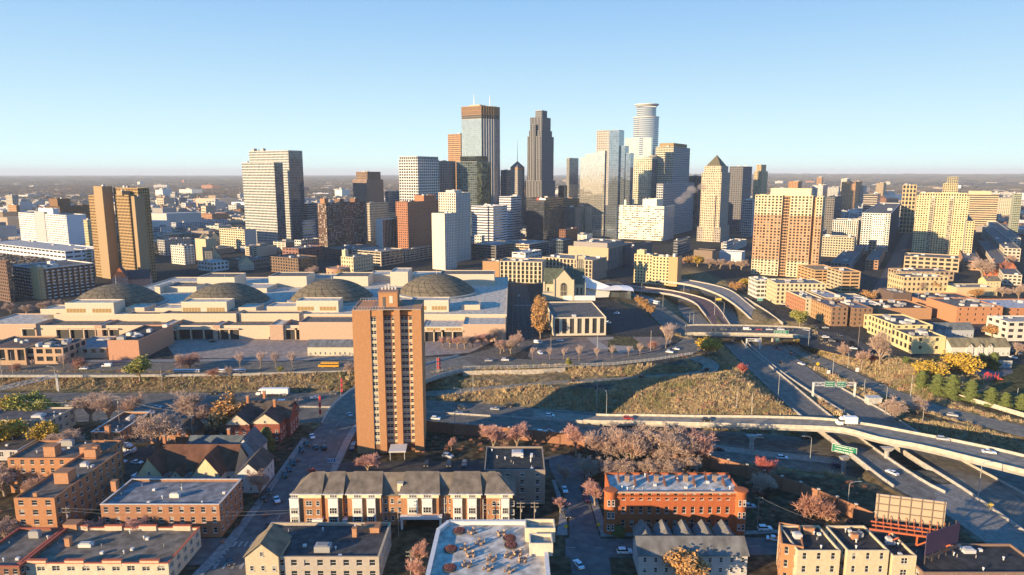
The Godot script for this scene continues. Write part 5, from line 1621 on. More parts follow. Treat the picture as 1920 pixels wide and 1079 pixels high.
func row_house(x: float, z: float, w: float, d: float, h: float) -> void:
	var o := bld("brick_row_house", "red brick row house with silver roof and party-wall fins", "building", "", x, z, 0, [[0, 0, w, d, 0, h, "rowst"]], K(0.74, 0.68, 0.58), 0, true)
	var cor := MB.new()
	var red := K(0.44, 0.13, 0.05)
	cor.box(Vector3(-0.4, h - 1.3, 0.02), Vector3(w + 0.4, h - 0.9, 0.35), red); cor.box(Vector3(-0.5, h + 0.3, 0.02), Vector3(w + 0.5, h + 0.75, 0.6), K(0.5, 0.36, 0.26))
	for i in 80: cor.box(Vector3(i * w / 80.0, h - 0.9, 0.02), Vector3(i * w / 80.0 + 0.25, h - 0.5, 0.3), red)
	put(cor, "cornice", "masonry", o)
	for s in [0.0, w]:
		var m := MB.new()
		m.lathe(Vector3(s, 0, -0.6), [[1.9, -0.3], [1.9, h + 0.5], [2.2, h + 0.6], [2.2, h + 1.0], [0.0, h + 1.1]], 12, red)
		put(m, "corner_turret", "masonry", o)
		for k in 3:
			for a in [-0.5, 0.5]:
				add_window(o, Vector3(s + a * 1.3 - 0.45, 1.6 + k * 4.0, 1.34), Vector3.RIGHT, 0.9, 1.9)
	for i in 8:
		var m := MB.new()
		var fx := w * (i + 0.8) / 8.6
		var fz := -d * (0.32 if i % 2 else 0.55)
		m.hexa([Vector3(fx, h, fz), Vector3(fx + 0.35, h, fz), Vector3(fx + 0.35, h, fz - 3.6), Vector3(fx, h, fz - 3.6), Vector3(fx, h + 0.3, fz), Vector3(fx + 0.35, h + 0.3, fz), Vector3(fx + 0.35, h + 2.2, fz - 3.6), Vector3(fx, h + 2.2, fz - 3.6)], K(0.15, 0.07, 0.05))
		put(m, "party_wall_fin", "masonry", o)
		if i % 2 == 0: chimneys(o, [[fx + 2.0, -d * 0.6, 1.3, 1.0, h, h + 1.9]], K(0.3, 0.22, 0.18))
	vents(o, 2, w - 2, -1.5, -d + 1.5, h, 18)
	for k in 4:
		var cx: float = w * [0.28, 0.38, 0.62, 0.73][k]
		var m := MB.new()
		for i in 8:
			var a0 := PI * i / 8.0; var a1 := PI * (i + 1) / 8.0
			m.quad(Vector3(cx + cos(a0) * 1.5, 2.4 + sin(a0) * 1.1, 0.35), Vector3(cx + cos(a0) * 1.9, 2.4 + sin(a0) * 1.5, 0.35), Vector3(cx + cos(a1) * 1.9, 2.4 + sin(a1) * 1.5, 0.35), Vector3(cx + cos(a1) * 1.5, 2.4 + sin(a1) * 1.1, 0.35), K(0.5, 0.34, 0.26))
		m.box(Vector3(cx - 1.5, 0, 0.05), Vector3(cx + 1.5, 2.4, 0.25), K(0.03, 0.03, 0.03))
		put(m, "porch_arch", "masonry", o)

func white_roof_block(pts: Array, h: float) -> void:
	var o := thing("white_roof_block", "white-roofed block with a furnished roof terrace at the bottom middle", "building", "", Vector3(pts[0], 0, pts[1]))
	var p := PackedVector2Array()
	for i in range(0, pts.size(), 2): p.append(Vector2(pts[i] - pts[0], pts[i + 1] - pts[1]))
	var m := MB.new()
	m.prism(p, -0.3, h, K(0.6, 0.6, 0.58))
	put(m, "wall", "masonry", o)
	var rf := MB.new()
	rf.poly(p, h + 0.03, K(0.74, 0.67, 0.56))
	put(rf, "roof", "roofing", o)
	var par := MB.new()
	for i in p.size():
		var a := p[i]; var b := p[(i + 1) % p.size()]
		par.bar(Vector3(a.x, h + 0.5, a.y), Vector3(b.x, h + 0.5, b.y), 0.8, 1.1, K(0.72, 0.71, 0.68))
		par.bar(Vector3(a.x, h + 1.1, a.y), Vector3(b.x, h + 1.1, b.y), 1.1, 0.16, K(0.66, 0.64, 0.6))
	put(par, "parapet", "masonry", o)
	stored["terrace"] = [o, h]

func terrace_set(x: float, z: float, kind: int) -> void:
	var h: float = stored["terrace"][1]
	if kind == 0:   # table with four padded chairs
		var o := thing("patio_set", "patio table with brown chairs on the white roof, %s" % stored["where"], "patio set", "patio sets on the white roof", Vector3(x, h + 0.03, z), rng.randf() * 90)
		var t := MB.new()
		t.lathe(Vector3.ZERO, [[0.06, 0.0], [0.06, 0.7], [0.55, 0.7], [0.55, 0.76], [0.0, 0.76]], 10, K(0.12, 0.1, 0.08))
		put(t, "table", "paint", o)
		for k in 4:
			var a := k * TAU / 4
			var c := MB.new()
			c.box(Vector3(-0.3, 0.0, -0.3), Vector3(0.3, 0.45, 0.3), K(0.16, 0.1, 0.07)); c.box(Vector3(-0.3, 0.45, 0.2), Vector3(0.3, 1.0, 0.32), K(0.42, 0.28, 0.17))
			c.box(Vector3(-0.28, 0.45, -0.28), Vector3(0.28, 0.55, 0.2), K(0.5, 0.36, 0.24))
			var q := put(c, "chair", "paint", o)
			q.position = Vector3(sin(a), 0, cos(a)) * 1.0
			q.rotation.y = a
	else:
		var o := thing("planter_bed", "dark planter bed with withered plants on the white roof, %s" % stored["where"], "planter", "planters on the white roof", Vector3(x, h + 0.03, z))
		var t := MB.new()
		t.lathe(Vector3.ZERO, [[1.7, 0.0], [1.8, 0.5], [1.6, 0.5], [1.5, 0.4], [0.0, 0.45]], 14, K(0.1, 0.09, 0.08))
		put(t, "bed_rim", "concrete", o)
		var pl := MB.new()
		for i in 220:
			var a := rng.randf() * TAU; var r := sqrt(rng.randf()) * 1.4
			var b := Vector3(cos(a) * r, 0.4, sin(a) * r)
			pl.tri(b, b + Vector3(0.06, 0, 0.05), b + Vector3(rng.randf_range(-0.4, 0.4), rng.randf_range(0.3, 0.9), rng.randf_range(-0.4, 0.4)), jit(K(0.16, 0.07, 0.07), 0.4))
		put(pl, "plants", "leaf", o)

# blocks: [x0, x1, z front, z back, y0, y1, wall tint, roof tint]; tints index the lists below
func convention_center(blocks: Array, domes: Array, openings: Array, bands: Array) -> void:
	var o := thing("convention_center", "huge cream and pink convention center with white roofs and four dark domes", "building", "")
	var tints := [K(0.6, 0.49, 0.36), K(0.55, 0.38, 0.27), K(0.48, 0.33, 0.24), K(0.62, 0.54, 0.42)]
	var roofs := [K(0.74, 0.66, 0.53), K(0.23, 0.205, 0.17), K(0.48, 0.43, 0.36)]
	for b in blocks:
		var m := MB.new(); var r := MB.new()
		var c: Color = tints[b[6]]
		var X0: float = b[0]; var X1: float = b[1]; var Z0: float = b[2]; var Z1: float = b[3]; var Y0: float = b[4]; var Y1: float = b[5]
		m.box(Vector3(X0, Y0, Z1), Vector3(X1, Y1 - 0.5, Z0), c)
		m.bar(Vector3(X0, Y1 - 0.2, Z0 - 0.2), Vector3(X1, Y1 - 0.2, Z0 - 0.2), 0.5, 0.8, c * 1.1); m.bar(Vector3(X0, Y1 - 0.2, Z1 + 0.2), Vector3(X1, Y1 - 0.2, Z1 + 0.2), 0.5, 0.8, c)
		m.bar(Vector3(X0 + 0.2, Y1 - 0.2, Z0 - 0.5), Vector3(X0 + 0.2, Y1 - 0.2, Z1 + 0.5), 0.5, 0.8, c); m.bar(Vector3(X1 - 0.2, Y1 - 0.2, Z0 - 0.5), Vector3(X1 - 0.2, Y1 - 0.2, Z1 + 0.5), 0.5, 0.8, c)
		put(m, "wall_block", "masonry", o)
		r.quad(Vector3(X0 + 0.3, Y1 - 0.45, Z0 - 0.3), Vector3(X1 - 0.3, Y1 - 0.45, Z0 - 0.3), Vector3(X1 - 0.3, Y1 - 0.45, Z1 + 0.3), Vector3(X0 + 0.3, Y1 - 0.45, Z1 + 0.3), roofs[b[7]], UP)
		put(r, "roof", "roofing", o)
	for q in openings:   # [x, z, width, height]: dark loading bays framed by columns
		var m := MB.new()
		m.box(Vector3(q[0], 0, q[1] - 0.2), Vector3(q[0] + q[2], q[3], q[1] + 0.05), K(0.03, 0.03, 0.032))
		put(m, "loading_bay", "paint", o)
		var f := MB.new()
		f.box(Vector3(q[0] - 0.7, 0, q[1]), Vector3(q[0], q[3] + 0.4, q[1] + 1.4), K(0.62, 0.5, 0.36)); f.box(Vector3(q[0] - 0.7, q[3] + 0.4, q[1]), Vector3(q[0] + q[2] + 0.7, q[3] + 1.2, q[1] + 1.5), K(0.62, 0.5, 0.36), true)
		put(f, "bay_frame", "masonry", o)
	for q in bands:      # [x, z, width, y, height]: louvred window bands
		var n := maxi(2, roundi(q[2] / 2.2))
		for i in n:
			var m := MB.new()
			var a: float = q[0] + q[2] * i / n
			m.box(Vector3(a, q[3], q[1] - 0.1), Vector3(a + q[2] / n - 0.35, q[3] + q[4], q[1] + 0.08), K(0.36, 0.24, 0.1))
			put(m, "louvre_window", "glass", o)
	var R := 32.0; var rise := 14.5
	var rad := (R * R + rise * rise) / (2.0 * rise)
	var half := asin(R / rad)
	var nr := 7; var na := 24
	var ring := []
	for k in nr:   # one curved panel of each ring; its copies are turned round the dome
		var m := MB.new()
		for v in 3:
			var t0 := half * (1.0 - (k + v / 3.0) / nr); var t1 := half * (1.0 - (k + (v + 1) / 3.0) / nr)
			var g := 0.035
			var tw0 := (k + v / 3.0) * 0.5; var tw1 := (k + (v + 1) / 3.0) * 0.5
			for w in 3:
				var P := []
				for e in [[t0, (w) / 3.0, tw0], [t0, (w + 1) / 3.0, tw0], [t1, (w + 1) / 3.0, tw1], [t1, w / 3.0, tw1]]:
					var a: float = TAU / na * (lerpf(g, 1.0 - g, e[1]) + e[2])
					var th: float = e[0]
					if v == 0 and e[0] == t0: th -= half / nr * 0.04
					if v == 2 and e[0] == t1: th += half / nr * 0.04
					P.append(Vector3(sin(th) * cos(a), cos(th), sin(th) * sin(a)) * (rad + 0.25) - UP * (rad - rise))
				var nn: Vector3 = (P[0] + P[2] + UP * 2.0 * (rad - rise)).normalized()
				m.quad(P[1], P[0], P[3], P[2], K(0.25, 0.21, 0.145), nn)
		ring.append(m.mesh())
	for c in domes:
		var dm := MB.new()
		var prof := []
		for i in 11: prof.append([sin(half * (1.0 - i / 10.0)) * rad, cos(half * (1.0 - i / 10.0)) * rad - (rad - rise)])
		dm.lathe(Vector3.ZERO, prof, 48, K(0.06, 0.055, 0.045))
		var d := put(dm, "dome", "roofing", o)
		d.position = Vector3(c[0], c[2], c[1])
		var rb := MB.new()
		rb.lathe(Vector3.ZERO, [[R + 2.5, -0.4], [R + 2.5, 0.7], [R - 0.5, 0.8]], 48, K(0.4, 0.38, 0.33))
		put(rb, "base_ring", "masonry", d)
		var mast := MB.new()
		mast.tube(UP * rise, UP * (rise + 7), 0.2, 0.08, 6, K(0.6, 0.6, 0.58))
		put(mast, "finial_mast", "metal", d)
		for k in nr:
			for i in na:
				var q := put_mesh(ring[k], "panel", "roofing", d)
				q.rotation.y = TAU * i / na

func church(x: float, z: float, yaw: float) -> void:
	var o := thing("stone_church", "pale stone church with green gabled roofs and a great arched window", "church", "", Vector3(x, 0, z), yaw)
	var st := K(0.52, 0.46, 0.33)
	var m := MB.new()
	m.box(Vector3(0, -0.3, -40), Vector3(36, 13, -8), st); m.box(Vector3(9, -0.3, -14), Vector3(26, 17, 0), st)
	gable_end(m, 9, 26, 0, -14, 17, 10, st, false); gable_end(m, 0, 36, -8, -40, 13, 12, st, true)
	for bx in [8.4, 25.2]: m.box(Vector3(bx, -0.3, -0.6), Vector3(bx + 1.4, 18.5, 0.9), st)
	for bx in [0.0, 36.0]: m.box(Vector3(bx - 0.6, -0.3, -9), Vector3(bx + 1.0, 15, -7.4), st)
	m.box(Vector3(-1, -0.3, -7), Vector3(9, 6.5, 1), st)
	put(m, "nave_wall", "masonry", o)
	var r := MB.new()
	gable_roof(r, 9, 26, 0, -24, 17, 10, K(0.13, 0.16, 0.11), false); gable_roof(r, 0, 36, -8, -40, 13, 12, K(0.15, 0.17, 0.11), true)
	put(r, "roof", "roofing", o)
	var w := MB.new()
	w.box(Vector3(14.6, 4, -0.1), Vector3(20.4, 12, 0.12), K(0.05, 0.05, 0.05))
	for i in 8:
		var a0 := PI * i / 8.0; var a1 := PI * (i + 1) / 8.0
		w.tri(Vector3(17.5, 12, 0.12), Vector3(17.5 + cos(a0) * 2.9, 12 + sin(a0) * 3.6, 0.12), Vector3(17.5 + cos(a1) * 2.9, 12 + sin(a1) * 3.6, 0.12), K(0.05, 0.05, 0.05))
	put(w, "arched_window", "glass", o)
	var tr := MB.new()
	for i in 5: tr.box(Vector3(14.6 + i * 1.38, 4, 0.12), Vector3(14.85 + i * 1.38, 13.6, 0.3), st)
	tr.box(Vector3(14.4, 8, 0.12), Vector3(20.6, 8.3, 0.3), st)
	put(tr, "tracery", "masonry", o)
	for q in [[3.0, 7.0], [29.0, 7.0], [32.5, 7.0]]:
		var s := MB.new()
		s.box(Vector3(q[0], q[1] - 3, -8.1), Vector3(q[0] + 1.6, q[1] + 3, -7.88), K(0.04, 0.04, 0.04))
		put(s, "side_window", "glass", o)
	var t := MB.new()
	t.box(Vector3(29, -0.3, -52), Vector3(36, 34, -44), st)
	for q in [[29, -44], [36, -44], [29, -52], [36, -52]]: t.box(Vector3(q[0] - 0.9, 30, q[1] - 0.9), Vector3(q[0] + 0.9, 38, q[1] + 0.9), st)
	put(t, "tower", "masonry", o)
	var lv := MB.new()
	for i in 3: lv.box(Vector3(30.2 + i * 1.9, 20, -43.99), Vector3(31.2 + i * 1.9, 31, -43.9), K(0.05, 0.05, 0.05))
	put(lv, "belfry_louvre", "paint", o)

func swoop_pavilion(x: float, z: float) -> void:
	var o := thing("swoop_pavilion", "white modern pavilion with swooping roof edges beside the stone church", "building", "", Vector3(x, 0, z))
	var m := MB.new()
	var last := []
	for i in 19:
		var a := lerpf(-0.2, 2.6, i / 18.0)
		var p := Vector3(cos(a) * 26, 0, -sin(a) * 15)
		var top := 9.0 + 2.2 * sin(a * 2.4)
		if last:
			m.quad(last[0] + UP * (last[1] - 2.4), p + UP * (top - 2.4), p + UP * top, last[0] + UP * last[1], K(0.74, 0.74, 0.73))
			m.quad(last[0] + UP * last[1], p + UP * top, p * 0.62 + UP * (top + 0.6), last[0] * 0.62 + UP * (last[1] + 0.6), K(0.66, 0.66, 0.66))
			m.quad(p * 0.62 + UP * (top + 0.6), last[0] * 0.62 + UP * (last[1] + 0.6), UP * 8, UP * 8 + Vector3(0.01, 0, 0), K(0.5, 0.5, 0.5))
		last = [p, top]
	put(m, "swooping_roof", "paint", o)
	var g := MB.new()
	for i in 18:
		var a := lerpf(-0.2, 2.6, i / 18.0); var b := lerpf(-0.2, 2.6, (i + 1) / 18.0)
		g.quad(Vector3(cos(a) * 24, 0, -sin(a) * 13.5), Vector3(cos(b) * 24, 0, -sin(b) * 13.5), Vector3(cos(b) * 24, 7, -sin(b) * 13.5), Vector3(cos(a) * 24, 7, -sin(a) * 13.5), jit(K(0.05, 0.06, 0.07), 0.4))
	put(g, "curved_glazing", "glass", o)
	var f := MB.new()
	f.hexa([Vector3(-14, 0, -8), Vector3(6, 0, -12), Vector3(4, 0, -16), Vector3(-16, 0, -14), Vector3(-18, 20, -9), Vector3(8, 9.5, -12), Vector3(6, 9.5, -15), Vector3(-18, 20, -12)], K(0.7, 0.71, 0.72))
	put(f, "raked_fin", "paint", o)
	var w := MB.new()
	w.box(Vector3(-36, 0, 3), Vector3(-8, 4.2, 5), K(0.72, 0.7, 0.66))
	put(w, "terrace_wall", "paint", o)

func billboard(x: float, z: float, y: float, yaw: float, w: float, h: float) -> void:
	var o := thing("billboard", "large billboard seen from behind on a red steel frame", "billboard", "billboards", Vector3(x, y, z), yaw)
	var b := MB.new()
	b.box(Vector3(-w * 0.5, 3.0, -0.5), Vector3(w * 0.5, 3.0 + h, -0.25), K(0.4, 0.32, 0.23), true)
	put(b, "back_panel", "paint", o)
	for i in 7:
		var m := MB.new()
		var px := lerpf(-w * 0.47, w * 0.47, i / 6.0)
		m.bar(Vector3(px, 2.2, -0.1), Vector3(px, 3.0 + h, -0.1), 0.22, 0.22, K(0.34, 0.28, 0.22))
		put(m, "upright", "metal", o)
	for k in 4:
		var m := MB.new()
		m.bar(Vector3(-w * 0.5, 3.3 + k * h / 3.4, 0.1), Vector3(w * 0.5, 3.3 + k * h / 3.4, 0.1), 0.16, 0.2, K(0.34, 0.27, 0.2))
		put(m, "rail", "metal", o)
	var red := K(0.42, 0.11, 0.05)
	var t := MB.new()
	t.bar(Vector3(-w * 0.56, 2.2, 0.4), Vector3(w * 0.56, 2.2, 0.4), 0.3, 0.35, red); t.bar(Vector3(-w * 0.56, 2.0, 2.2), Vector3(w * 0.56, 2.0, 2.2), 0.3, 0.35, red); t.bar(Vector3(-w * 0.6, 0.9, 2.6), Vector3(w * 0.5, 0.9, 2.6), 0.45, 0.5, red)
	for i in 10:
		var px := lerpf(-w * 0.5, w * 0.5, i / 9.0)
		t.bar(Vector3(px, 2.2, 0.4), Vector3(px, 2.0, 2.2), 0.16, 0.16, red); t.bar(Vector3(px, 0.9, 2.6), Vector3(px, 4.4, 0.2), 0.14, 0.14, red)
	put(t, "red_truss", "paint", o)
	for s in [-0.3, 0.1, 0.42]:
		var m := MB.new()
		m.bar(Vector3(w * s, -2.5, 2.0), Vector3(w * s, 1.0, 2.4), 0.4, 0.4, red)
		m.bar(Vector3(w * s, -2.5, 2.0), Vector3(w * s + 1.5, 0.9, 5.5), 0.35, 0.35, red)
		put(m, "support", "paint", o)
	var f := MB.new()
	f.box(Vector3(-w * 0.5, 3.0, -0.56), Vector3(w * 0.5, 3.0 + h, -0.51), K(0.25, 0.3, 0.4), true)
	put(f, "front_face", "paint", o)

func gantry(label: String, x: float, y: float, z: float, yaw: float, w: float, h: float, signs: Array) -> void:
	var o := thing("sign_gantry", label, "sign gantry", "overhead sign gantries", Vector3(x, y, z), yaw)
	var wc := K(0.6, 0.6, 0.58)
	for s in [-0.5, 0.5]:
		var m := MB.new()
		m.bar(Vector3(w * s, -0.5, -0.6), Vector3(w * s, h + 1.6, -0.6), 0.35, 0.35, wc); m.bar(Vector3(w * s, -0.5, 0.6), Vector3(w * s, h + 1.6, 0.6), 0.35, 0.35, wc)
		put(m, "post", "paint", o)
	var t := MB.new()
	for q in [[h, -0.6], [h, 0.6], [h + 1.5, -0.6], [h + 1.5, 0.6]]: t.bar(Vector3(-w * 0.5, q[0], q[1]), Vector3(w * 0.5, q[0], q[1]), 0.16, 0.16, wc)
	var n := roundi(w / 1.6)
	for i in n:
		var a := lerpf(-w * 0.5, w * 0.5, float(i) / n); var b := lerpf(-w * 0.5, w * 0.5, float(i + 1) / n)
		for zz in [-0.6, 0.6]: t.bar(Vector3(a, h if i % 2 else h + 1.5, zz), Vector3(b, h + 1.5 if i % 2 else h, zz), 0.1, 0.1, wc)
	put(t, "truss", "paint", o)
	for s in signs: sign_panel(o, Vector3(s[0], h - 0.6, 0.75), s[1], s[2], s[3], s[4])

func road_sign(label: String, x: float, y: float, z: float, yaw: float, h: float, w: float, ph: float, c: Color, diamond := false, lines := 2) -> void:
	var o := thing("road_sign", label, "sign", "road signs", Vector3(x, y, z), yaw)
	var p := MB.new()
	p.tube(Vector3(0, -0.3, 0), Vector3(0, h + ph * 0.6, 0), 0.07, 0.07, 6, K(0.4, 0.4, 0.4))
	put(p, "post", "metal", o)
	if diamond:
		var d := MB.new()
		var r := w * 0.7
		d.hexa([Vector3(0, h - r, 0.08), Vector3(r, h, 0.08), Vector3(r, h, 0.03), Vector3(0, h - r, 0.03), Vector3(-r, h, 0.08), Vector3(0, h + r, 0.08), Vector3(0, h + r, 0.03), Vector3(-r, h, 0.03)], c)
		put(d, "sign_panel", "paint", o)
	else:
		sign_panel(o, Vector3(0, h, 0.1), w, ph, c, lines, K(0.68, 0.68, 0.66))

func drum_body(o: Node3D, cx: float, r: float, h: float) -> void:
	var m := MB.new()
	m.lathe(Vector3(cx, 0, -r), [[cx, -0.3], [cx, h], [cx - 0.4, h], [cx - 0.4, h - 0.6], [0.0, h - 0.6]], 28, K(0.46, 0.27, 0.18))
	put(m, "drum_wall", "masonry", o)
	for i in 14:
		var a := TAU * i / 14
		var w := MB.new()
		w.bar(Vector3(cx + cos(a) * cx, h * 0.5, -r + sin(a) * cx), Vector3(cx + cos(a) * cx, h * 0.7, -r + sin(a) * cx), 1.4, 0.4, K(0.03, 0.03, 0.035))
		put(w, "drum_window", "glass", o)

func fire_escape(x: float, z: float, w: float) -> void:
	var o := thing("fire_escape", "dark iron fire escape balcony along the yellow stucco block", "fire escape", "", Vector3(x, 0, z))
	var c := K(0.05, 0.045, 0.04)
	for y in [3.2, 6.4]:
		var m := MB.new()
		m.box(Vector3(0, y, -1.2), Vector3(w, y + 0.12, 0), c, true)
		for i in 40: m.tube(Vector3(i * w / 39.0, y, 0), Vector3(i * w / 39.0, y + 1.1, 0), 0.035, 0.035, 4, c)
		m.bar(Vector3(0, y + 1.1, 0), Vector3(w, y + 1.1, 0), 0.08, 0.08, c)
		put(m, "landing", "metal", o)
	var s := MB.new()
	for k in 2:
		for i in 10: s.box(Vector3(2 + i * 0.4, 0.2 + k * 3.2 + i * 0.32, 0.05), Vector3(2.4 + i * 0.4, 0.3 + k * 3.2 + i * 0.32, 0.9), c, true)
		s.bar(Vector3(2, 1.1 + k * 3.2, 0.9), Vector3(6, 4.3 + k * 3.2, 0.9), 0.08, 0.08, c)
	put(s, "stair", "metal", o)

func dark_billboard(x: float, z: float, y: float, yaw: float) -> void:
	var o := thing("billboard", "dark purple billboard face seen at an angle in the lower right corner", "billboard", "billboards", Vector3(x, y, z), yaw)
	var m := MB.new()
	m.box(Vector3(-7, 1, -0.2), Vector3(7, 7, 0), K(0.06, 0.04, 0.08), true)
	put(m, "face", "paint", o)
	var t := MB.new()
	for i in 5: t.bar(Vector3(-6 + i * 3.0, -2, -0.5), Vector3(-6 + i * 3.0, 7.6, -0.5), 0.25, 0.25, K(0.12, 0.1, 0.09))
	t.bar(Vector3(-7, 0.8, 0.6), Vector3(7, 0.8, 0.6), 0.9, 0.12, K(0.15, 0.12, 0.1))
	put(t, "frame", "metal", o)

func coping(o: Node3D, w: float, d: float, y: float, c: Color, teeth := 0) -> void:
	var m := MB.new()
	m.bar(Vector3(-0.1, y, -0.15), Vector3(w + 0.1, y, -0.15), 0.6, 0.18, c); m.bar(Vector3(-0.1, y, -d + 0.15), Vector3(w + 0.1, y, -d + 0.15), 0.6, 0.18, c)
	m.bar(Vector3(0.15, y, -0.4), Vector3(0.15, y, -d + 0.4), 0.6, 0.18, c); m.bar(Vector3(w - 0.15, y, -0.4), Vector3(w - 0.15, y, -d + 0.4), 0.6, 0.18, c)
	put(m, "coping", "masonry", o)
	for i in teeth:   # raised merlons along front and back
		for z in [0.05, -d + 0.7]:
			var t := MB.new()
			var a := w * (i + 0.25) / teeth
			t.box(Vector3(a, y - 1.0, z - 0.75), Vector3(a + w / teeth * 0.5, y + 0.7, z), K(0.62, 0.5, 0.36)); t.box(Vector3(a - 0.1, y + 0.7, z - 0.85), Vector3(a + w / teeth * 0.5 + 0.1, y + 0.9, z + 0.1), c)
			put(t, "merlon", "masonry", o)

func place_env() -> void:
	pass
	road("r0","freeway",[[-291.2,-351.1,-257.5,-308.2,-6],[-231.3,-351.1,-204,-307.5,-6],[-188.4,-351.1,-165.9,-306.8,-6],[-137.1,-351.1,-120.1,-305.4,-6],[-85.2,-349.3,-74.8,-304,-6],[-45,-339,-40.4,-302,-6],[-16.3,-333.2,-13.5,-298,-6],[10.7,-326.8,15.7,-293.4,-6],[41.9,-320.4,40,-285.8,-6.2],[80.5,-301.8,75.5,-268.6,-6.7],[111.6,-295.3,103,-258.8,-7],[137.9,-289,125.3,-251.5,-7],[174.4,-278.2,153.7,-236.2,-7],[211.9,-264,179.8,-213.7,-7]],3,K(0.175,0.159,0.133),[0.1, 0.19, 0.28, 0.37, 0.62, 0.71, 0.8, 0.89],[0.03, 0.45, 0.55, 0.97],0,"asphalt",true)
	road("r1","flyover_deck",[[10.6,-324.1,10.3,-313.6,-5.9],[40.2,-313.4,33.5,-305.5,-5],[62.7,-306.7,59.9,-298.3,-2.8],[85.4,-298.2,83,-289.5,-0.2],[109.4,-290.5,105.9,-280.7,2.4],[133.6,-281.4,129.4,-272,4.8],[148.8,-270.8,137.3,-265.5,6.2],[160.2,-260,144.4,-254.4,7],[172.9,-249.9,156,-245.8,7.3],[188,-235.7,168.2,-233.8,7.4],[200.9,-215.6,182.5,-219.7,7.4]],4,K(0.309,0.274,0.216),[0.5],[0.06, 0.94],1.7,"asphalt",false)
	road("r2","northbound_carriageway",[[150.8,-486.1,166,-486.1,-6.4],[145,-448.8,158,-448.8,-5.6],[138.1,-362.4,152.8,-371.4,-3.6],[134.1,-311.6,147.8,-311.6,-1.4],[133.6,-286.9,146.3,-286.9,-0.2],[133.8,-253.8,145.5,-253.8,0.6],[134.8,-225.7,148,-225.7,0.8],[140.2,-209.1,155.1,-209.1,0.8],[141.8,-188.5,157.7,-188.5,0.8],[143.2,-172.3,163,-172.3,0.8]],4,K(0.206,0.187,0.154),[0.38, 0.66],[0.07, 0.95],0,"asphalt",false)
	road("r3","southbound_carriageway",[[168.3,-486.1,195.6,-486.1,-6.4],[160.6,-441.7,184,-441.7,-5.6],[155.9,-372.4,174.9,-372.4,-3.6],[156,-311.6,175.6,-311.6,-1.4],[156.7,-280.6,174,-281.8,-0.2],[156.2,-253.3,172.7,-253.3,0.6],[157.9,-226.5,175.4,-226.5,0.8],[158.2,-209.8,176.6,-209.8,0.8],[157.7,-188.5,176.9,-188.5,0.8]],4,K(0.206,0.187,0.154),[0.3, 0.52, 0.74],[0.07, 0.93],0,"asphalt",false)
	road("r4","exit_ramp",[[195.6,-486.1,202.6,-486.1,-6.4],[184.1,-440.2,194,-444.4,-5.2],[185.5,-399.6,195.9,-410.3,-4.2],[189.8,-343.5,200.3,-352.6,-2.6],[195,-314.4,206.3,-323.7,-1.6],[203.4,-297.6,213.6,-306.8,-1],[217.8,-274.4,228.8,-286,-0.6],[228.5,-253.5,240.5,-265.2,-0.6]],3,K(0.247,0.221,0.174),[],[0.06, 0.94],0,"asphalt",true)
	road("r5","frontage_strand",[[84.6,-667.8,98.9,-694.9,0],[109.2,-620,113.2,-643.2,-0.6],[111.3,-570.7,126.6,-608.5,-1.5],[114.1,-509.6,136.2,-511.5,-4.5],[127,-465.3,143.8,-465.3,-6]],3,K(0.196,0.178,0.145),[0.5],[0.06, 0.94],0,"asphalt",true)
	road("r6","trench_strand",[[194,-814.7,203,-814.7,-4],[176.4,-719.2,186,-712.1,-5],[153.4,-622.7,165.4,-612,-5.6],[141.4,-561.1,157.7,-552.4,-6],[139.4,-519.1,154.8,-519.1,-6.2],[138.5,-466.5,150.5,-466.5,-6.3]],3,K(0.216,0.197,0.162),[0.5],[],0,"asphalt",true)
	road("r7","red_lane_ramp",[[68.1,-662.1,71.2,-682.3,2],[109.8,-629.9,114.5,-651.3,2.2],[143.7,-607.7,148.8,-627.5,1.6],[156.5,-578.8,170.3,-594,0.2],[156.7,-549.2,174.3,-567.3,-2.2],[154.7,-514.6,167.8,-514.6,-5.2],[150.8,-482.4,164.7,-482.4,-6.3]],3,K(0.2,0.11,0.1),[0.5],[0.08, 0.92],0.8,"asphalt",false)
	road("r8","through_strand",[[199.1,-763.7,209.1,-771.8,-6],[187.5,-660.4,198.7,-666.5,-6.2],[179,-576.2,191.3,-583.2,-6.3],[170,-520,177.9,-520,-6.4],[161.9,-466.9,172.4,-466.9,-6.4]],3,K(0.196,0.178,0.145),[0.5],[0.06, 0.94],0,"asphalt",true)
	road("r9","curved_ramp",[[143.7,-673,159.1,-694.2,4],[170.5,-646.7,184.1,-662.9,4],[183.9,-605.3,201.2,-625.2,3],[188.5,-566.7,200.9,-571.5,0.2],[187.7,-511.5,199.9,-511.5,-4.5],[184.4,-479.1,196.7,-479.1,-6.3]],4,K(0.33,0.3,0.26),[0.5],[0.06, 0.94],1,"asphalt",false)
	road("r10","loop_ramp",[[115.1,-406.1,105.8,-397.5,0.02],[120.7,-395.8,111.1,-390,-0.5],[120.8,-384.6,110.9,-383.5,-1.2],[109.7,-371.2,103.5,-376.4,-2],[70.9,-364.4,70.7,-371.4,-3],[29.1,-358.8,29.7,-366.6,-4],[-8.6,-352.6,-8.8,-360.1,-5],[-45.7,-344.3,-46.8,-353.2,-5.8],[-84.8,-347.6,-86.3,-353.9,-6]],4,K(0.288,0.254,0.195),[],[0.07, 0.93],0,"asphalt",true)
	mounds.append([102.8,-323.8,58.0,5.0])
	mounds.append([220.1,-367.7,40.0,4.0])
	dig(between(R["r2"],-99,0));dig(between(R["r3"],-99,0))
	dig([[-27.6,-370.1,-27.2,-365.1,-2.6],[0,-371.1,0,-366.1,-2.6],[30.5,-376.3,30.1,-371.1,-2.6]])
	make_ground()
	sheet("gore_paving",[149,-227.4,159.1,-228.2,159.2,-210.6,159.2,-189.9,164.2,-173.6,143,-190.2,141.4,-211],0.830,K(0.268,0.25,0.216),"concrete")
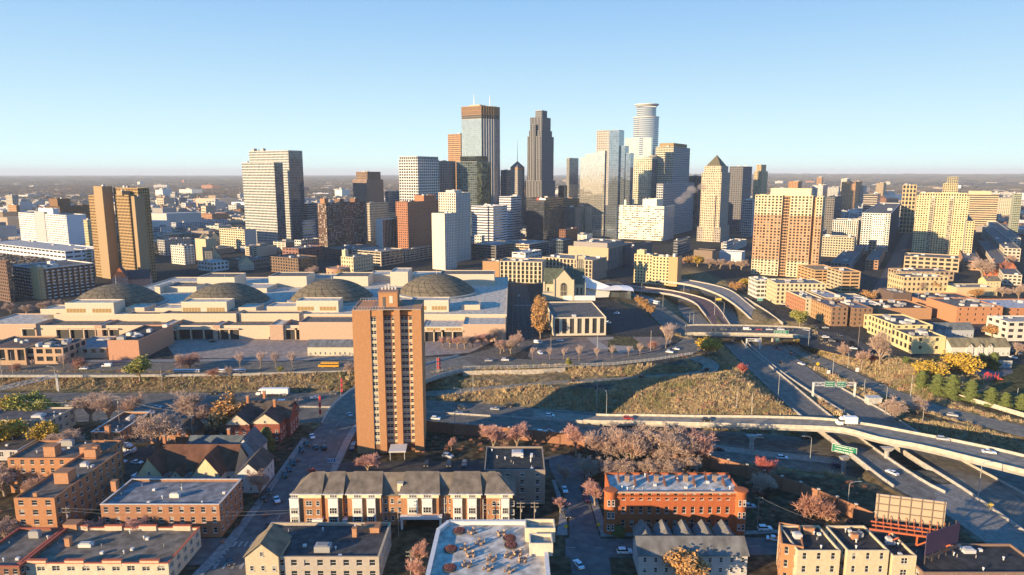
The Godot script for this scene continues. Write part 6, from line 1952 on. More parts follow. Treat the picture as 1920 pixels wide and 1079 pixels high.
	bank([[132,-239.8,175.9,-239.2,0.7],[132.2,-232.8,176.8,-232.5,0.7],[132.8,-226.7,177.4,-226.5,0.7],[133.9,-221.8,177.9,-221.8,0.7],[135.4,-217.9,178.2,-217.8,0.7],[137,-214.3,178.5,-214.1,0.7],[138.2,-210.1,178.6,-209.8,0.7],[138.8,-205.1,178.8,-204.3,0.7],[139.2,-199.8,178.8,-198.1,0.7],[139.5,-194.4,178.8,-192.4,0.7],[139.8,-189.5,178.9,-188.5,0.7]])
	road("r11","concrete_median",[[87.3,-282.6,85.6,-276.7,-6.8],[109,-275,106.9,-269.5,-6.8],[129.4,-270,126.6,-263.6,-6.8],[159.7,-260.5,155.7,-253.6,-6.8]],1,K(0.35,0.326,0.278),[],[],0,"concrete",false)
	wall_line("concrete_barrier","pale concrete parapet on the far side of the curved flyover","barrier","concrete barriers",rim(R["r1"],0,0,0.2,4,41),1.05,0.40,K(0.58,0.53,0.44),"concrete",false)
	wall_line("concrete_barrier","pale concrete parapet on the near side of the curved flyover","barrier","concrete barriers",rim(R["r1"],1,0,0.2,4,41),1.05,0.40,K(0.58,0.53,0.44),"concrete",false)
	wall_line("concrete_barrier","long median barrier along the freeway in the trench","barrier","concrete barriers",along(R["r0"],0.5,0,0,24),0.90,0.50,K(0.5,0.47,0.42),"concrete",false)
	wall_line("concrete_barrier","barrier between the freeway and the start of the flyover ramp","barrier","concrete barriers",rim(R["r1"],1,-0.1,0.5,0,5),0.90,0.40,K(0.5,0.47,0.42),"concrete",false)
	wall_line("concrete_barrier","outer parapet of the northbound carriageway with the green sign","barrier","concrete barriers",rim(R["r2"],0,0,0.2,12,25),1.00,0.40,K(0.5,0.47,0.42),"concrete",false)
	wall_line("concrete_barrier","inner barrier of the northbound carriageway beside the dark gap","barrier","concrete barriers",rim(R["r2"],1,0,0.2,2,26),1.00,0.40,K(0.5,0.47,0.42),"concrete",false)
	wall_line("concrete_barrier","inner barrier of the southbound carriageway beside the dark gap","barrier","concrete barriers",rim(R["r3"],0,0,0.2,2,33),1.00,0.40,K(0.5,0.47,0.42),"concrete",false)
	wall_line("concrete_barrier","outer barrier of the southbound carriageway near the exit ramp","barrier","concrete barriers",rim(R["r3"],1,0,0.2,9,33),0.90,0.40,K(0.5,0.47,0.42),"concrete",false)
	wall_line("concrete_barrier","outer parapet of the ramp with the red lane","barrier","concrete barriers",rim(R["r7"],1,0,0.2,2,19),1.00,0.40,K(0.58,0.53,0.44),"concrete",false)
	wall_line("concrete_barrier","inner parapet of the ramp with the red lane","barrier","concrete barriers",rim(R["r7"],0,0,0.2,2,14),1.00,0.40,K(0.5,0.47,0.42),"concrete",false)
	wall_line("concrete_barrier","outer parapet of the curved ramp by the condominium tower","barrier","concrete barriers",rim(R["r9"],0,0,0.2,0,21),1.00,0.40,K(0.58,0.53,0.44),"concrete",false)
	wall_line("concrete_barrier","inner parapet of the curved ramp by the condominium tower","barrier","concrete barriers",rim(R["r9"],1,0,0.2,0,21),1.00,0.40,K(0.5,0.47,0.42),"concrete",false)
	wall_line("retaining_wall","pale wall beside the curved ramp down to the bridge","wall","retaining walls",[[195.2,0,-639.9],[207,0,-592.3],[205,-0.5,-536],[201.7,-1,-496.8]],1.60,0.50,K(0.6,0.55,0.45),"concrete",false)
	wall_line("retaining_wall","low concrete wall along the frontage street above the freeway bank","wall","retaining walls",[[-298.6,0,-361.6],[-222.5,0,-361.6],[-150.5,0,-364.6],[-107.4,0,-368.7],[-88.8,0,-370.8]],0.80,0.35,K(0.46,0.44,0.4),"concrete",false)
	wall_line("retaining_wall","long pale retaining wall below the fenced street right of the brick tower","wall","retaining walls",[[-27.7,-2.4,-371.5],[-18.1,-2.4,-372.5],[0,-2.4,-373.6],[18.2,-2.4,-375.7],[30.6,-2.4,-378.9]],2.40,0.50,K(0.6,0.54,0.44),"concrete",false)
	wall_line("retaining_wall","long pale retaining wall below the park at the photo's right edge","wall","retaining walls",[[214.8,-0.5,-335.3],[221.5,-0.5,-323.7],[228.2,-0.5,-310.5],[234.8,-0.5,-295.6],[241.6,-0.5,-280.1]],2.60,0.50,K(0.58,0.52,0.42),"concrete",false)
	noise_wall([[-37.6,0,-280.7],[-25,0,-277],[-6.7,0,-273.5],[19.8,0,-266.6],[40.6,0,-258.9],[74.8,0,-243.8],[85.8,0,-234.7],[99.4,0,-220.5],[107,0,-209.9],[114.1,0,-199.3],[124.3,0,-183.2],[131.4,0,-171.1],[137.4,0,-159.9]])
	road("r12","frontage_street",[[-318.6,-387,-300.1,-363.5,0.03],[-238.1,-388.2,-223.6,-363.5,0.03],[-160.7,-390.5,-151.3,-366.5,0.03],[-94,-393.9,-88.7,-370.7,0.03],[-51.6,-399.9,-48.6,-376,0.03],[-29.3,-403.6,-27.4,-377,0.03],[12.7,-395.1,12.2,-378.1,0.03],[51.1,-396.3,49.4,-382.5,0.03],[82.2,-408.5,84.2,-393.9,0.03],[104.3,-429.7,111.9,-408.5,0.03],[118.1,-453.1,126.2,-433.9,0.03],[128.1,-482.4,121.9,-447,0.03]],3,K(0.206,0.178,0.137),[0.33, 0.66],[0.05, 0.95],0,"asphalt",false)
	road("r13","avenue",[[-1.14,-723.8,14.3,-723.8,0.05],[-2.8,-597.5,16.1,-597.5,0.05],[-4.1,-507.8,17.8,-507.8,0.05],[-5.5,-456.1,19,-456.1,0.05],[-15.2,-420.1,5.1,-420.1,0.05],[-29.1,-391.5,-7.9,-391.5,0.05]],3,K(0.072,0.067,0.06),[0.2, 0.4, 0.6, 0.8],[],0,"asphalt",false)
	sheet("avenue_approach",[-49.8,-378.2,-29.9,-403.7,-8.6,-427.1,8.9,-441.2,17.7,-441.2,8.5,-420.3,-7.9,-391.7,-18.2,-376.1,-47.6,-367.7],0.060,K(0.175,0.149,0.116),"asphalt")
	road("r14","side_street",[[-86,-168.3,-70.5,-168.3,0.03],[-83.7,-195.4,-67.5,-195.4,0.03],[-84.4,-231.1,-68.1,-231.1,0.03],[-85.9,-272.8,-70.7,-272.8,0.03],[-84.5,-289.5,-70.2,-289.5,0.03]],2,K(0.15,0.147,0.14),[0.5],[],0,"asphalt",false)
	road("r15","overpass_deck",[[-84.5,-289.5,-70.2,-289.5,0.05],[-85.3,-312,-67.8,-307.5,0.3],[-80.5,-339.3,-60.2,-328.9,0.5],[-66.1,-362.9,-48,-348.4,0.5],[-49.6,-383.8,-34.1,-366.6,0.3],[-32.5,-403.5,-18.3,-378,0.06]],4,K(0.227,0.202,0.162),[0.5],[0.06, 0.94],1.4,"asphalt",false)
	wall_line("concrete_barrier","curved pale railing wall on the west side of the overpass","barrier","concrete barriers",rim(R["r15"],0,0,0.1,0,21),1.15,0.35,K(0.62,0.6,0.55),"concrete",false)
	wall_line("concrete_barrier","railing wall on the east side of the overpass by the brick tower","barrier","concrete barriers",rim(R["r15"],1,0,0.1,0,21),1.15,0.35,K(0.5,0.48,0.44),"concrete",false)
	abutment([[-47.3,0.1,-365.3],[-33.3,0.1,-367.3]],K(0.5,0.47,0.42))
	road("r16","east_street",[[12.9,-251.1,26.6,-251.1,0.03],[15.9,-233.3,26.4,-233.3,0.03],[18.6,-213.1,26.4,-213.1,0.03],[17.8,-196,26.8,-196,0.03],[16.8,-184,28.1,-184,0.03],[16.7,-168.3,27.3,-168.3,0.03]],3,K(0.15,0.147,0.14),[],[],0,"asphalt",false)
	sheet("cul_de_sac",[11.3,-249.2,13,-253.2,18,-255.8,23.2,-254.7,26.5,-250.2,26.3,-240.1,17.6,-235.6],0.020,K(0.14,0.137,0.13),"asphalt")
	road("r17","cross_street",[[16.3,-192.9,15.5,-182.3,0.02],[39,-192.3,37.1,-182.3,0.02],[81.6,-193.5,78,-184,0.02],[105,-194.4,100.4,-185.1,0.02]],1,K(0.15,0.147,0.14),[0.5],[],0,"asphalt",false)
	road("r18","lower_cross_street",[[-162.3,-192.3,-151.7,-178.5,0.02],[-94.4,-192.9,-88,-178.5,0.02],[-65.3,-193.5,-61.4,-180.7,0.02]],1,K(0.15,0.147,0.14),[],[],0,"asphalt",false)
	road("r19","sidewalk",[[-89.4,-168.1,-86.2,-168.1,0.15],[-86.9,-194.5,-83.7,-194.5,0.15],[-87,-230.9,-84.5,-230.9,0.15],[-88.3,-272.5,-86.1,-272.5,0.15]],2,K(0.3,0.285,0.26),[],[],0,"concrete",false)
	road("r20","sidewalk",[[-67.5,-196.4,-65.2,-196.4,0.15],[-67.8,-230.9,-65.1,-230.9,0.15],[-70.4,-272.5,-67.2,-272.5,0.15],[-69.9,-289.2,-67.3,-289.2,0.15]],2,K(0.3,0.285,0.26),[],[],0,"concrete",false)
	road("r21","sidewalk",[[14.3,-233,15.7,-233,0.15],[15.9,-211.1,17.7,-211.1,0.15],[13.5,-194.5,17.1,-194.5,0.15]],2,K(0.3,0.285,0.26),[],[],0,"concrete",false)
	road("r22","sidewalk",[[27,-250.8,28.6,-250.8,0.15],[26.7,-212.9,29.2,-212.9,0.15],[27.4,-195.8,30,-195.8,0.15]],2,K(0.3,0.285,0.26),[],[],0,"concrete",false)
	road("r23","sidewalk",[[27.4,-195.8,27.1,-193.6,0.15],[71.4,-197.1,70.6,-194.8,0.15],[83.3,-197.7,82.5,-195.8,0.15]],1,K(0.3,0.285,0.26),[],[],0,"concrete",false)
	road("r24","sidewalk",[[-323.7,-393.5,-319.2,-387.7,0.15],[-241.9,-394.7,-238.5,-388.9,0.15],[-163.3,-397.1,-161,-391.2,0.15],[-95.3,-399.5,-94.2,-394.7,0.15]],1,K(0.3,0.285,0.26),[],[],0,"concrete",false)
	sheet("loading_yard",[-239.8,-453.2,-106.1,-453.2,-93.9,-398.8,-202.5,-398.8],0.040,K(0.37,0.3,0.245),"asphalt")
	sheet("loading_yard",[-59.2,-453.2,-5.5,-453.2,-26.5,-411.2,-53,-403.7],0.040,K(0.36,0.29,0.24),"asphalt")
	sheet("parking_lot",[77.2,-553.9,104.9,-553.9,108.9,-469.1,70,-459.4],0.040,K(0.057,0.053,0.05),"asphalt")
	sheet("plaza_paving",[9.8,-403.7,14.2,-441.2,29.1,-453.2,101.7,-453.2,107,-441.2,92.1,-416.4,57.5,-396.4,12.7,-395.2],0.040,K(0.27,0.2,0.155),"asphalt")
	sheet("lawn_panel",[65.4,-453.2,81.8,-453.2,86.2,-420.3,59.6,-411.2],0.070,K(0.2,0.17,0.08),"earth")
	sheet("plaza_path",[50.5,-450.1,69,-453.2,67.9,-445.6,56.8,-442.7,62.5,-420.3,55.6,-419],0.090,K(0.42,0.36,0.3),"concrete")
	sheet("plaza_path",[65.6,-429.8,77.2,-427.1,77.3,-417.7,66,-409.9],0.090,K(0.42,0.36,0.3),"concrete")
	sheet("parking_lot",[198.8,-459.4,226.7,-441.2,213.7,-389.4,198.6,-411.2,187.7,-432.6],0.040,K(0.062,0.058,0.054),"asphalt")
	sheet("parking_lot",[-65.7,-248.2,14.5,-251.2,13.8,-236.9,-66.9,-236.9],0.030,K(0.072,0.067,0.06),"asphalt")
	sheet("parking_lot",[-159.8,-260,-145.7,-263.8,-133.9,-257.3,-132.7,-231.2,-143.3,-231.2],0.030,K(0.093,0.082,0.066),"asphalt")
	sheet("playground_surface",[257.2,-383.7,292.2,-387.1,279.6,-367.7,253.9,-351.8,243.7,-362.6],0.050,K(0.154,0.154,0.158),"asphalt")
	sheet("park_lawn",[216.1,-394.1,273.2,-403.7,305.6,-378.2,245.2,-299.8,230.9,-318.3,217.3,-340.8],0.030,K(0.15,0.14,0.06),"earth")
	road("r25","bridge_deck",[[125,-480.8,118.8,-456.1,0.8],[131.2,-482.5,124.6,-457.5,1.2],[169,-480.3,160.6,-455.5,1.3],[201.7,-475.6,191.7,-451.3,1.2],[212.3,-473.6,201.3,-448.1,0.5]],2,K(0.154,0.139,0.116),[0.5],[0.06, 0.94],1.6,"asphalt",false)
	wall_line("concrete_barrier","near cream parapet of the bridge carrying cars over the right-hand freeway","barrier","concrete barriers",rim(R["r25"],1,0,0.2,0,9),1.10,0.40,K(0.62,0.55,0.42),"concrete",false)
	wall_line("concrete_barrier","far parapet of the bridge carrying cars over the right-hand freeway","barrier","concrete barriers",rim(R["r25"],0,0,0.2,0,9),1.10,0.40,K(0.5,0.46,0.38),"concrete",false)
	road("r26","upper_right_avenue",[[290.9,-560.6,310.1,-560.6,0.03],[352.8,-654.9,371.5,-654.9,0.03],[478.7,-859,494.9,-859,0.03],[649.8,-1139.9,664,-1139.9,0.03],[871.6,-1506,883.3,-1506,0.03]],2,K(0.093,0.086,0.079),[0.25, 0.5, 0.75],[],0,"asphalt",false)
	road("r27","right_street",[[213.1,-475.6,202.1,-450,0.04],[229.7,-462.4,216.7,-435.3,0.04],[229.8,-420.2,214.6,-403.5,0.04]],2,K(0.093,0.086,0.075),[0.5],[],0,"asphalt",false)
	road("r28","right_street",[[332.5,-507.9,318.6,-485.9,0.04],[353.2,-496.7,336.4,-472.2,0.04],[378,-472.2,360.9,-450,0.04]],1,K(0.082,0.077,0.071),[0.5],[],0,"asphalt",false)
	pillars("bridge_pier","round concrete pier with a flared cap beside the white car in the trench",[[101.6,-274.4,-7,0.7,5,0]])
	pillars("bridge_pier","round concrete pier under the flyover curve at the right-hand freeway",[[145.8,-251.1,-6.8,5.1,5,0]])
	pillars("bridge_pier","westmost short concrete pier under the bridge with the queue of cars",[[154.6,-464,-6.6,-0.4,5,0]])
	pillars("bridge_pier","middle short concrete pier under the bridge with the queue of cars",[[173.9,-464,-6.6,-0.4,5,0]])
	pillars("bridge_pier","eastmost short concrete pier under the bridge with the queue of cars",[[182,-464,-6.6,-0.4,5,0]])
	pillars("bridge_pier","slim concrete pier under the carriageway with the green sign",[[131.4,-254.8,-7.2,-0.4,4,20]])
	carriage_decks(between(R["r2"],-1.5,.79),between(R["r3"],-1.5,.79))
	dry_grass()
	make_trees()

func place_city() -> void:
	pass
	bld("hotel_slab","white slab hotel with small square windows left of the brown twin tower","hotel",DT,-738,-1023.9,-31,[[0,0,136.7,26.5,0,51.5,"s0","s1"],[50.6,0.8,27.3,2,0,54.5,"s2"],[54.7,-3,41,8,51.5,59.5,"s3"]])
	bld("hotel_podium","long white low podium in front of the white slab hotel","building",LOW,-691,-887.5,-31,[[0,0,205.7,45,0,20.4,"s4"]],K(0.6,0.57,0.52),4)
	bld("balcony_block","grey block with open white balconies below the brown twin tower","building",LOW,-524.7,-813.1,-31,[[0,0,26,14.7,0,20.3,"s5"]],K(0.2,0.19,0.18),3)
	bld("twin_tower","tall brown apartment tower with ribbed shafts beyond the westmost dome","tower",DT,-449.4,-729.7,-31,[[0,0,21.1,10.4,0,86.3,"s6"],[16.2,2.5,16.2,10.4,0,95.9,"s7"],[32.4,-9,22.7,10.4,0,94.4,"s6"],[51.9,0,22.7,9.4,0,87.7,"s6"],[56.7,1.5,9.7,8,87.7,91.6,"s7"],[74.6,-2,6.5,10.4,0,86.3,"s7"],[40.5,-8.7,36.5,12.1,0,94.4,"s6"]],K(0.1,0.09,0.08),1)
	bld("brown_block","dark brown stepped apartment block behind the white slab hotel","building",MID,-778,-1144.9,-31,[[0,0,44.5,49,0,55.9,"s8"],[8.9,-2,26.7,19.6,55.9,67.9,"s9"]])
	bld("tan_block","small tan apartment block near the photo's left edge","building",MID,-922.4,-1256.5,-31,[[0,0,30,5.2,0,52.1,"s10"]])
	bld("far_grey_block","far grey apartment block among bare trees on the plain","building",MID,-1120,-1521.5,-31,[[0,0,29.2,11.4,0,61.7,"s11"]])
	bld("balcony_apartments","dark brick apartments with rows of white balconies left of the domes","building",MID,-455.7,-616.9,-31,[[0,0,47.2,46.8,0,26.6,"s12"],[34,0.6,13.2,5,0,27.6,"s13"]],K(0.2,0.19,0.18),4)
	bld("brown_apartments","dark brown apartment block cut by the photo's left edge","building",MID,-501.1,-619.2,-31,[[0,0,81.1,3.2,0,35.2,"s14"]])
	bld("cream_side_block","narrow cream block between the white slab hotel and the twin tower","building",MID,-558.7,-891.3,-31,[[0,0,9,8.1,0,49.4,"s15"]])
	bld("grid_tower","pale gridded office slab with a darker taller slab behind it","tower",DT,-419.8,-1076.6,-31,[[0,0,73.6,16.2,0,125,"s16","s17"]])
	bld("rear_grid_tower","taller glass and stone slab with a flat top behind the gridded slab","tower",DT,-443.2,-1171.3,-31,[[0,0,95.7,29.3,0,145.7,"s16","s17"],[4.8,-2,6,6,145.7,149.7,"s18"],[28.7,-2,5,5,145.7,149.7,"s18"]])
	bld("cream_hall","cream hall with a blank grey flank below the gridded slab","building",LOW,-439.2,-1023.8,-31,[[0,0,57.2,20.6,0,28.1,"s19","s20"]])
	bld("slate_offices","grey office block with ribbon windows behind the brown balcony tower","building",MID,-351.9,-1146.8,-31,[[0,0,12.7,28.3,0,59.4,"s21"]])
	bld("white_band_offices","small pale office block with four ribbon windows","building",LOW,-334.3,-1088.4,-31,[[0,0,2.4,25.8,0,34.8,"s22"]])
	bld("brown_balcony_tower","dark brown apartment tower with bright window frames mid-left","tower",DT,-265.6,-936.5,-31,[[0,0,16.3,74.9,0,68.8,"s23","s23"],[1.6,-4,8.1,7,68.8,74.8,"s24"],[2.4,-30,9.8,8,68.8,73.8,"s25"],[2.4,-59.9,9.8,7,68.8,73.8,"s25"]])
	bld("dark_podium","dark podium of the brown balcony tower with louvred parking floors","building",LOW,-243.1,-870.3,-31,[[0,0,41.9,60,0,14.8,"s26"]])
	bld("ribbed_tower","ribbed red-brown office tower with a stepped crown","tower",DT,-271.2,-1175.4,-31,[[0,0,31.7,41.5,0,98.6,"s27","s27"],[4.4,-4.1,25.3,33.2,98.6,111.6,"s28"]])
	bld("beige_wing","low beige wing at the foot of the ribbed red-brown tower","building",MID,-237.9,-1125,-31,[[0,0,5.8,45.9,0,61.1,"s29"]])
	bld("blue_glass_offices","dull blue glass office block right of the ribbed tower","building",MID,-229.7,-1245,-31,[[0,0,7.6,32.5,0,76.9,"s30"]])
	bld("white_grid_tower","white gridded office tower with square windows left of the tallest tower","tower",DT,-186.6,-1142.3,-31,[[0,0,39.4,57.6,0,131.3,"s31","s31"],[1,-1,37.4,55.6,131.3,136.3,"s32"]])
	bld("rose_annex","rose granite annex with a sloped cap right of the white gridded tower","tower",DT,-126.4,-1198,-31,[[0,0,18.4,23.7,0,129.9,"s33"]])
	bld("brick_hotel_tower","brick-red hotel block with a lit narrow end and shaded long side","tower",DT,-168,-991.6,-31,[[0,0,21.8,73.3,0,68.8,"s34","s34"],[2.2,-40.3,17.5,29.3,68.8,76.8,"s35"]])
	bld("white_ended_block","small dark glass block with a blank white end wall","building",MID,-196.8,-987.1,-31,[[0,0,13.2,29.1,0,43.8,"s36","s37"]])
	bld("stone_block","pale stone block behind the white-ended glass block","building",MID,-245.5,-1184.2,-31,[[0,0,11,55.9,0,40.4,"s38"]])
	bld("white_blank_tower","tall white tower with a blank lit end wall beside the parking ramps","tower",DT,-92.3,-786.7,-31,[[0,0,18.3,23,0,64.1,"s39","s40"]],K(0.5,0.48,0.44),1)
	bld("white_slit_tower","pale tower with slit windows rising behind the blank white tower","tower",DT,-92.1,-862.3,-31,[[0,0,26.4,31.6,0,85.4,"s41","s42"],[10.6,-1,13.2,15.8,85.4,88.4,"s43"]],K(0.2,0.19,0.18),1)
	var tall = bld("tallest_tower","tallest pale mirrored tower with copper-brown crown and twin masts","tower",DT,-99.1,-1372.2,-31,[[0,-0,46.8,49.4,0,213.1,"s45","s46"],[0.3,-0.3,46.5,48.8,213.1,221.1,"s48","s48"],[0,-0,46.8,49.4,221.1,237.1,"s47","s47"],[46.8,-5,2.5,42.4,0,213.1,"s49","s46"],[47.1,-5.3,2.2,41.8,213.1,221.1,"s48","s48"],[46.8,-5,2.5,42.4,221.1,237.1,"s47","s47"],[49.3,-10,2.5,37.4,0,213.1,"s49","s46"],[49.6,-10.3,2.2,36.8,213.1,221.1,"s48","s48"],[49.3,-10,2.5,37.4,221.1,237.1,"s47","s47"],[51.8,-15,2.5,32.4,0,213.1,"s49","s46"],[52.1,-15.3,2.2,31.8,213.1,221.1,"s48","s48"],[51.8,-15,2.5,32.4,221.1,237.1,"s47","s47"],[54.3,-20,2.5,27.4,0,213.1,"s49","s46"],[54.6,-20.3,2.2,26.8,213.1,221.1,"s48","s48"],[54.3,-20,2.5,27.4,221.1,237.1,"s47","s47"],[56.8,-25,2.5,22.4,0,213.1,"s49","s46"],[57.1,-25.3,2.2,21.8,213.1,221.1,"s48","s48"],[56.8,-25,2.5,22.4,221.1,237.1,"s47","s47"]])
	masts(tall,46.8,68.6,237.1)
	bld("copper_slab","copper-tan gridded slab directly left of the tallest tower","tower",DT,-133,-1447,-31,[[0,0,32.7,30,0,188.7,"s50"]])
	bld("green_glass_tower","faceted green glass tower with a notched dark crown","tower",DT,-95.6,-1190.5,-31,[[0,0,42.2,45.3,0,128.7,"s51","s52"],[6.8,-2.3,33.8,34,128.7,137.7,"s53"]],K(0.2,0.19,0.18),0)
	bld("striped_octagon","white and black banded office block with chamfered corners","tower",DT,-63,-1059.4,-31,[[0,0,40.2,42.1,0,59.9,"s54","s54"],[8,3,24.1,33.6,0,59.9,"s54","s54"]],K(0.5,0.5,0.52))
	bld("striped_office","taller white and black banded office block behind the chamfered one","tower",DT,-21.2,-1133.7,-31,[[0,0,22.7,33,0,71.5,"s54","s54"]])
	obelisk_tower(-5.3,-1398.3,-31,20.1,30.2,117.5,"s55")
	bld("slate_tower","slim dark slate block between the tallest tower and the obelisk","tower",DT,-20.4,-1247.5,-31,[[0,0,12.5,14.9,0,114.8,"s56"]])
	bld("crowned_stone_tower","tall dark grey tower stepping in to a narrow crown","tower",DT,31,-1404.4,-31,[[-3,3,38.1,59.2,0,94.1,"s57","s57"],[0,0,32.1,53.2,0,182.2,"s57","s57"],[1.9,-3.2,28.9,44.6,182.2,193.6,"s57","s57"],[3.2,-5.3,27,37.2,193.6,219.4,"s57","s57"],[11.6,-11.7,14.8,22.3,219.4,233.3,"s58","s57"],[9.6,1.8,9.6,3,0,205.4,"s57","s57"]],K(0.2,0.19,0.18),0)
	var blackb = bld("black_office_block","low black banded office block with a small lit sign on top","tower",DT,22.8,-1112.9,-31,[[0,0,33.5,64.1,0,69.8,"s59","s60"]])
	roof_sign(blackb)
	bld("orange_slab","copper-orange gridded slab above the dark pinstriped block","tower",DT,100.2,-1378.8,-31,[[0,0,34.3,25,0,60.1,"s61"]])
	bld("pinstripe_block","dark pinstriped block in front of the copper-orange slab","tower",DT,85.4,-1172.1,-31,[[0,0,25.3,25,0,52.3,"s62"]])
	bld("slim_glass_tower","slim far glass tower between the crowned tower and the stepped mirror","tower",DT,125.6,-1594.7,-31,[[0,0,6.9,48.3,0,143.8,"s63","s64"]])
	bld("teal_block","small dark teal block below the slim far glass tower","building",MID,107.4,-1601.2,-31,[[0,0,19.4,45.1,0,81,"s65"]])
	bld("stepped_mirror_tower","stepped mirror-glass tower reflecting the sky, pale warm glow tinted into its panes","tower",DT,117.1,-1192.4,-31,[[0,0,9.2,18.3,0,136.2,"s66","s67"],[9.2,0,11.9,18.3,0,141.5,"s66","s67"],[21.1,0,11,18.3,0,142.5,"s66","s67"],[32.1,0,13.8,18.3,0,146.5,"s66","s67"],[28.4,-3.7,22.9,22,56.5,180.1,"s68","s67"],[45.9,-3.7,22.9,22,0,180.1,"s67","s67"],[68.8,-9.2,9.2,16.5,0,154.1,"s67","s67"],[78,-11,9.2,14.6,0,142.1,"s67","s67"]],K(0.2,0.19,0.18),0)
	bld("cream_glass_block","cream glass block below the round-topped tower","tower",DT,207.5,-1304.6,-31,[[0,0,57.9,34,0,136.1,"s69","s70"],[11.6,-2,45.1,27.2,136.1,142.1,"s71"]])
	round_tower(229.5,-1416.7,-31,55.9,40,180.1,"s72")
	bld("banded_tower","cream banded office tower with a dark mechanical top","tower",DT,269.4,-1304,-31,[[0,0,34.1,104.1,0,157.7,"s73","s74"],[3.4,-10.4,27.3,83.3,157.7,164.7,"s75"]])
	bld("flared_offices","white framed dark office block with a flared foot","tower",DT,248.5,-1184.4,-31,[[0,0,11.4,182.9,0,91.2,"s76","s77"]])
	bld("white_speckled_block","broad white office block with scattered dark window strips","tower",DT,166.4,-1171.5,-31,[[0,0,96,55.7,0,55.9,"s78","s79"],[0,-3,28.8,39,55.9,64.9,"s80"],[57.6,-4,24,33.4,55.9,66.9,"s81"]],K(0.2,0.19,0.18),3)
	pyramid_tower(307.5,-1120.7,-31,31.8,55.6,112.6,"s82","s83")
	bld("dark_stone_tower","dark stone tower with punched windows behind the pyramid-roofed tower","tower",DT,408.3,-1299.1,-31,[[0,0,24.5,77.2,0,121.8,"s84","s85"]])
	bld("slate_slab","slim dark slab left of the pyramid-roofed tower","tower",DT,387.3,-1518,-31,[[0,0,22.5,25,0,103.2,"s86"]])
	bld("white_frame_block","white framed glass block left of the cream and brick condominium tower","building",MID,406.1,-1207.1,-31,[[0,0,16.3,30,0,63.3,"s87"]])
	bld("deco_tower","slender lit stone tower rising on the far side of downtown","tower",DT,593.2,-1695.7,-31,[[0,0,18.9,72,0,113.9,"s88"],[2.8,-10.8,13.2,50.4,113.9,129.9,"s88"]])
	bld("condominium_tower","broad brick and cream condominium tower right of the freeway curve","tower",DT,264.2,-747.8,-31,[[0,-1.5,9.5,20.4,0,17.2,"s90","s90"],[0,-1.5,9.5,20.4,17.2,64.6,"s89","s89"],[0,-1.5,9.5,20.4,64.6,86.1,"s90","s90"],[9.5,0,19,20.4,0,17.2,"s90","s90"],[9.5,0,19,20.4,17.2,64.6,"s89","s89"],[9.5,0,19,20.4,64.6,86.1,"s90","s90"],[36.6,0,21.7,20.4,0,17.2,"s90","s90"],[36.6,0,21.7,20.4,17.2,64.6,"s89","s89"],[36.6,0,21.7,20.4,64.6,86.1,"s90","s90"],[28.5,-3,8.1,17,0,84.8,"s91","s91"],[58.3,-4,3.4,17,0,83.9,"s91","s91"],[61.7,-1,6.1,20.4,0,64.6,"s89","s89"],[61.7,-1,6.1,20.4,64.6,85.2,"s90","s90"],[14.9,-5,40.7,13.6,86.1,93.1,"s92"]],K(0.2,0.19,0.18),0)
	bld("brown_shade_block","long dark office block in shade behind the condominium tower","building",MID,541.1,-1186,-31,[[0,0,14.3,120,0,68.6,"s93"]])
	bld("long_ribbon_offices","long ribbon-windowed office block left of the tan framed tower","building",MID,688.6,-1347.7,-31,[[0,0,24.2,110,0,68.3,"s94","s95"]])
	bld("tan_frame_tower","tan framed tower with big dark square windows beside the yellow condominium","tower",DT,722.6,-1274.8,-31,[[0,0,22.3,26,0,87.9,"s96"]])
	bld("yellow_condominium","tall yellow apartment tower with rows of small windows","tower",DT,543.1,-922.8,-31,[[0,0,59,22,0,79.4,"s97"],[3,-1.5,53.1,15.4,79.4,83.4,"s98"],[15.3,1.5,5.9,4,0,77,"s99"],[36.6,1.5,5.9,4,0,77,"s99"]])
	bld("condominium_podium","low tan podium at the foot of the yellow apartment tower","building",LOW,456.1,-787.8,-31,[[0,0,53.7,40,0,14.5,"s100"]],K(0.2,0.19,0.18),5)
	bld("step_tower","tan tower with a stepped top showing above the yellow apartment tower","tower",DT,1004.2,-1606.3,-31,[[0,0,29.4,30,0,85.8,"s101"],[7.3,-2,20.6,21,85.8,100.8,"s102"]])
	bld("tan_ribbon_offices","tan office block with ribbon windows right of the yellow apartment tower","building",MID,891.9,-1367.2,-31,[[0,0,62,40,0,68.3,"s103"],[12.4,-4,37.2,20,68.3,74.3,"s104"]])
	bld("shaded_apartments","apartment block with grey shade and one lit yellow edge painted into its walls","building",MID,574.3,-863.6,-31,[[0,0,8.5,400,0,49.3,"s105","s106"]])
	bld("green_glass_apartments","green glass apartment tower cut by the photo's right edge","tower",DT,894.3,-1225.5,-31,[[0,0,11.6,40,0,73.7,"s107","s108"]])
	bld("white_modern_block","white modern apartment block with a dark glass corner by the avenue","building",MID,503.7,-985.2,-31,[[0,0,35.9,400,0,52.9,"s109","s110"],[12.6,1.2,17.9,4,0,49.2,"s111"]])
	bld("white_pier_block","white pier-fronted block left of the white modern apartments","building",MID,495.7,-1057,-31,[[0,0,35.6,40,0,38.2,"s112"]])
	bld("olive_panel_apartments","cream and olive panelled apartments in front of the white pier block","building",MID,413.2,-914,-31,[[0,0,41.9,24,0,26,"s113"]],K(0.2,0.19,0.18),4)
	bld("tan_corner_block","small tan and brown block at the corner of the avenue","building",LOW,470.3,-896.5,-31,[[0,0,8.1,20,0,21.1,"s114"]])
	bld("blue_low_offices","low blue-shaded office block behind the white pier block","building",LOW,421.8,-995.1,-31,[[0,0,28.6,50,0,29.2,"s115"]])
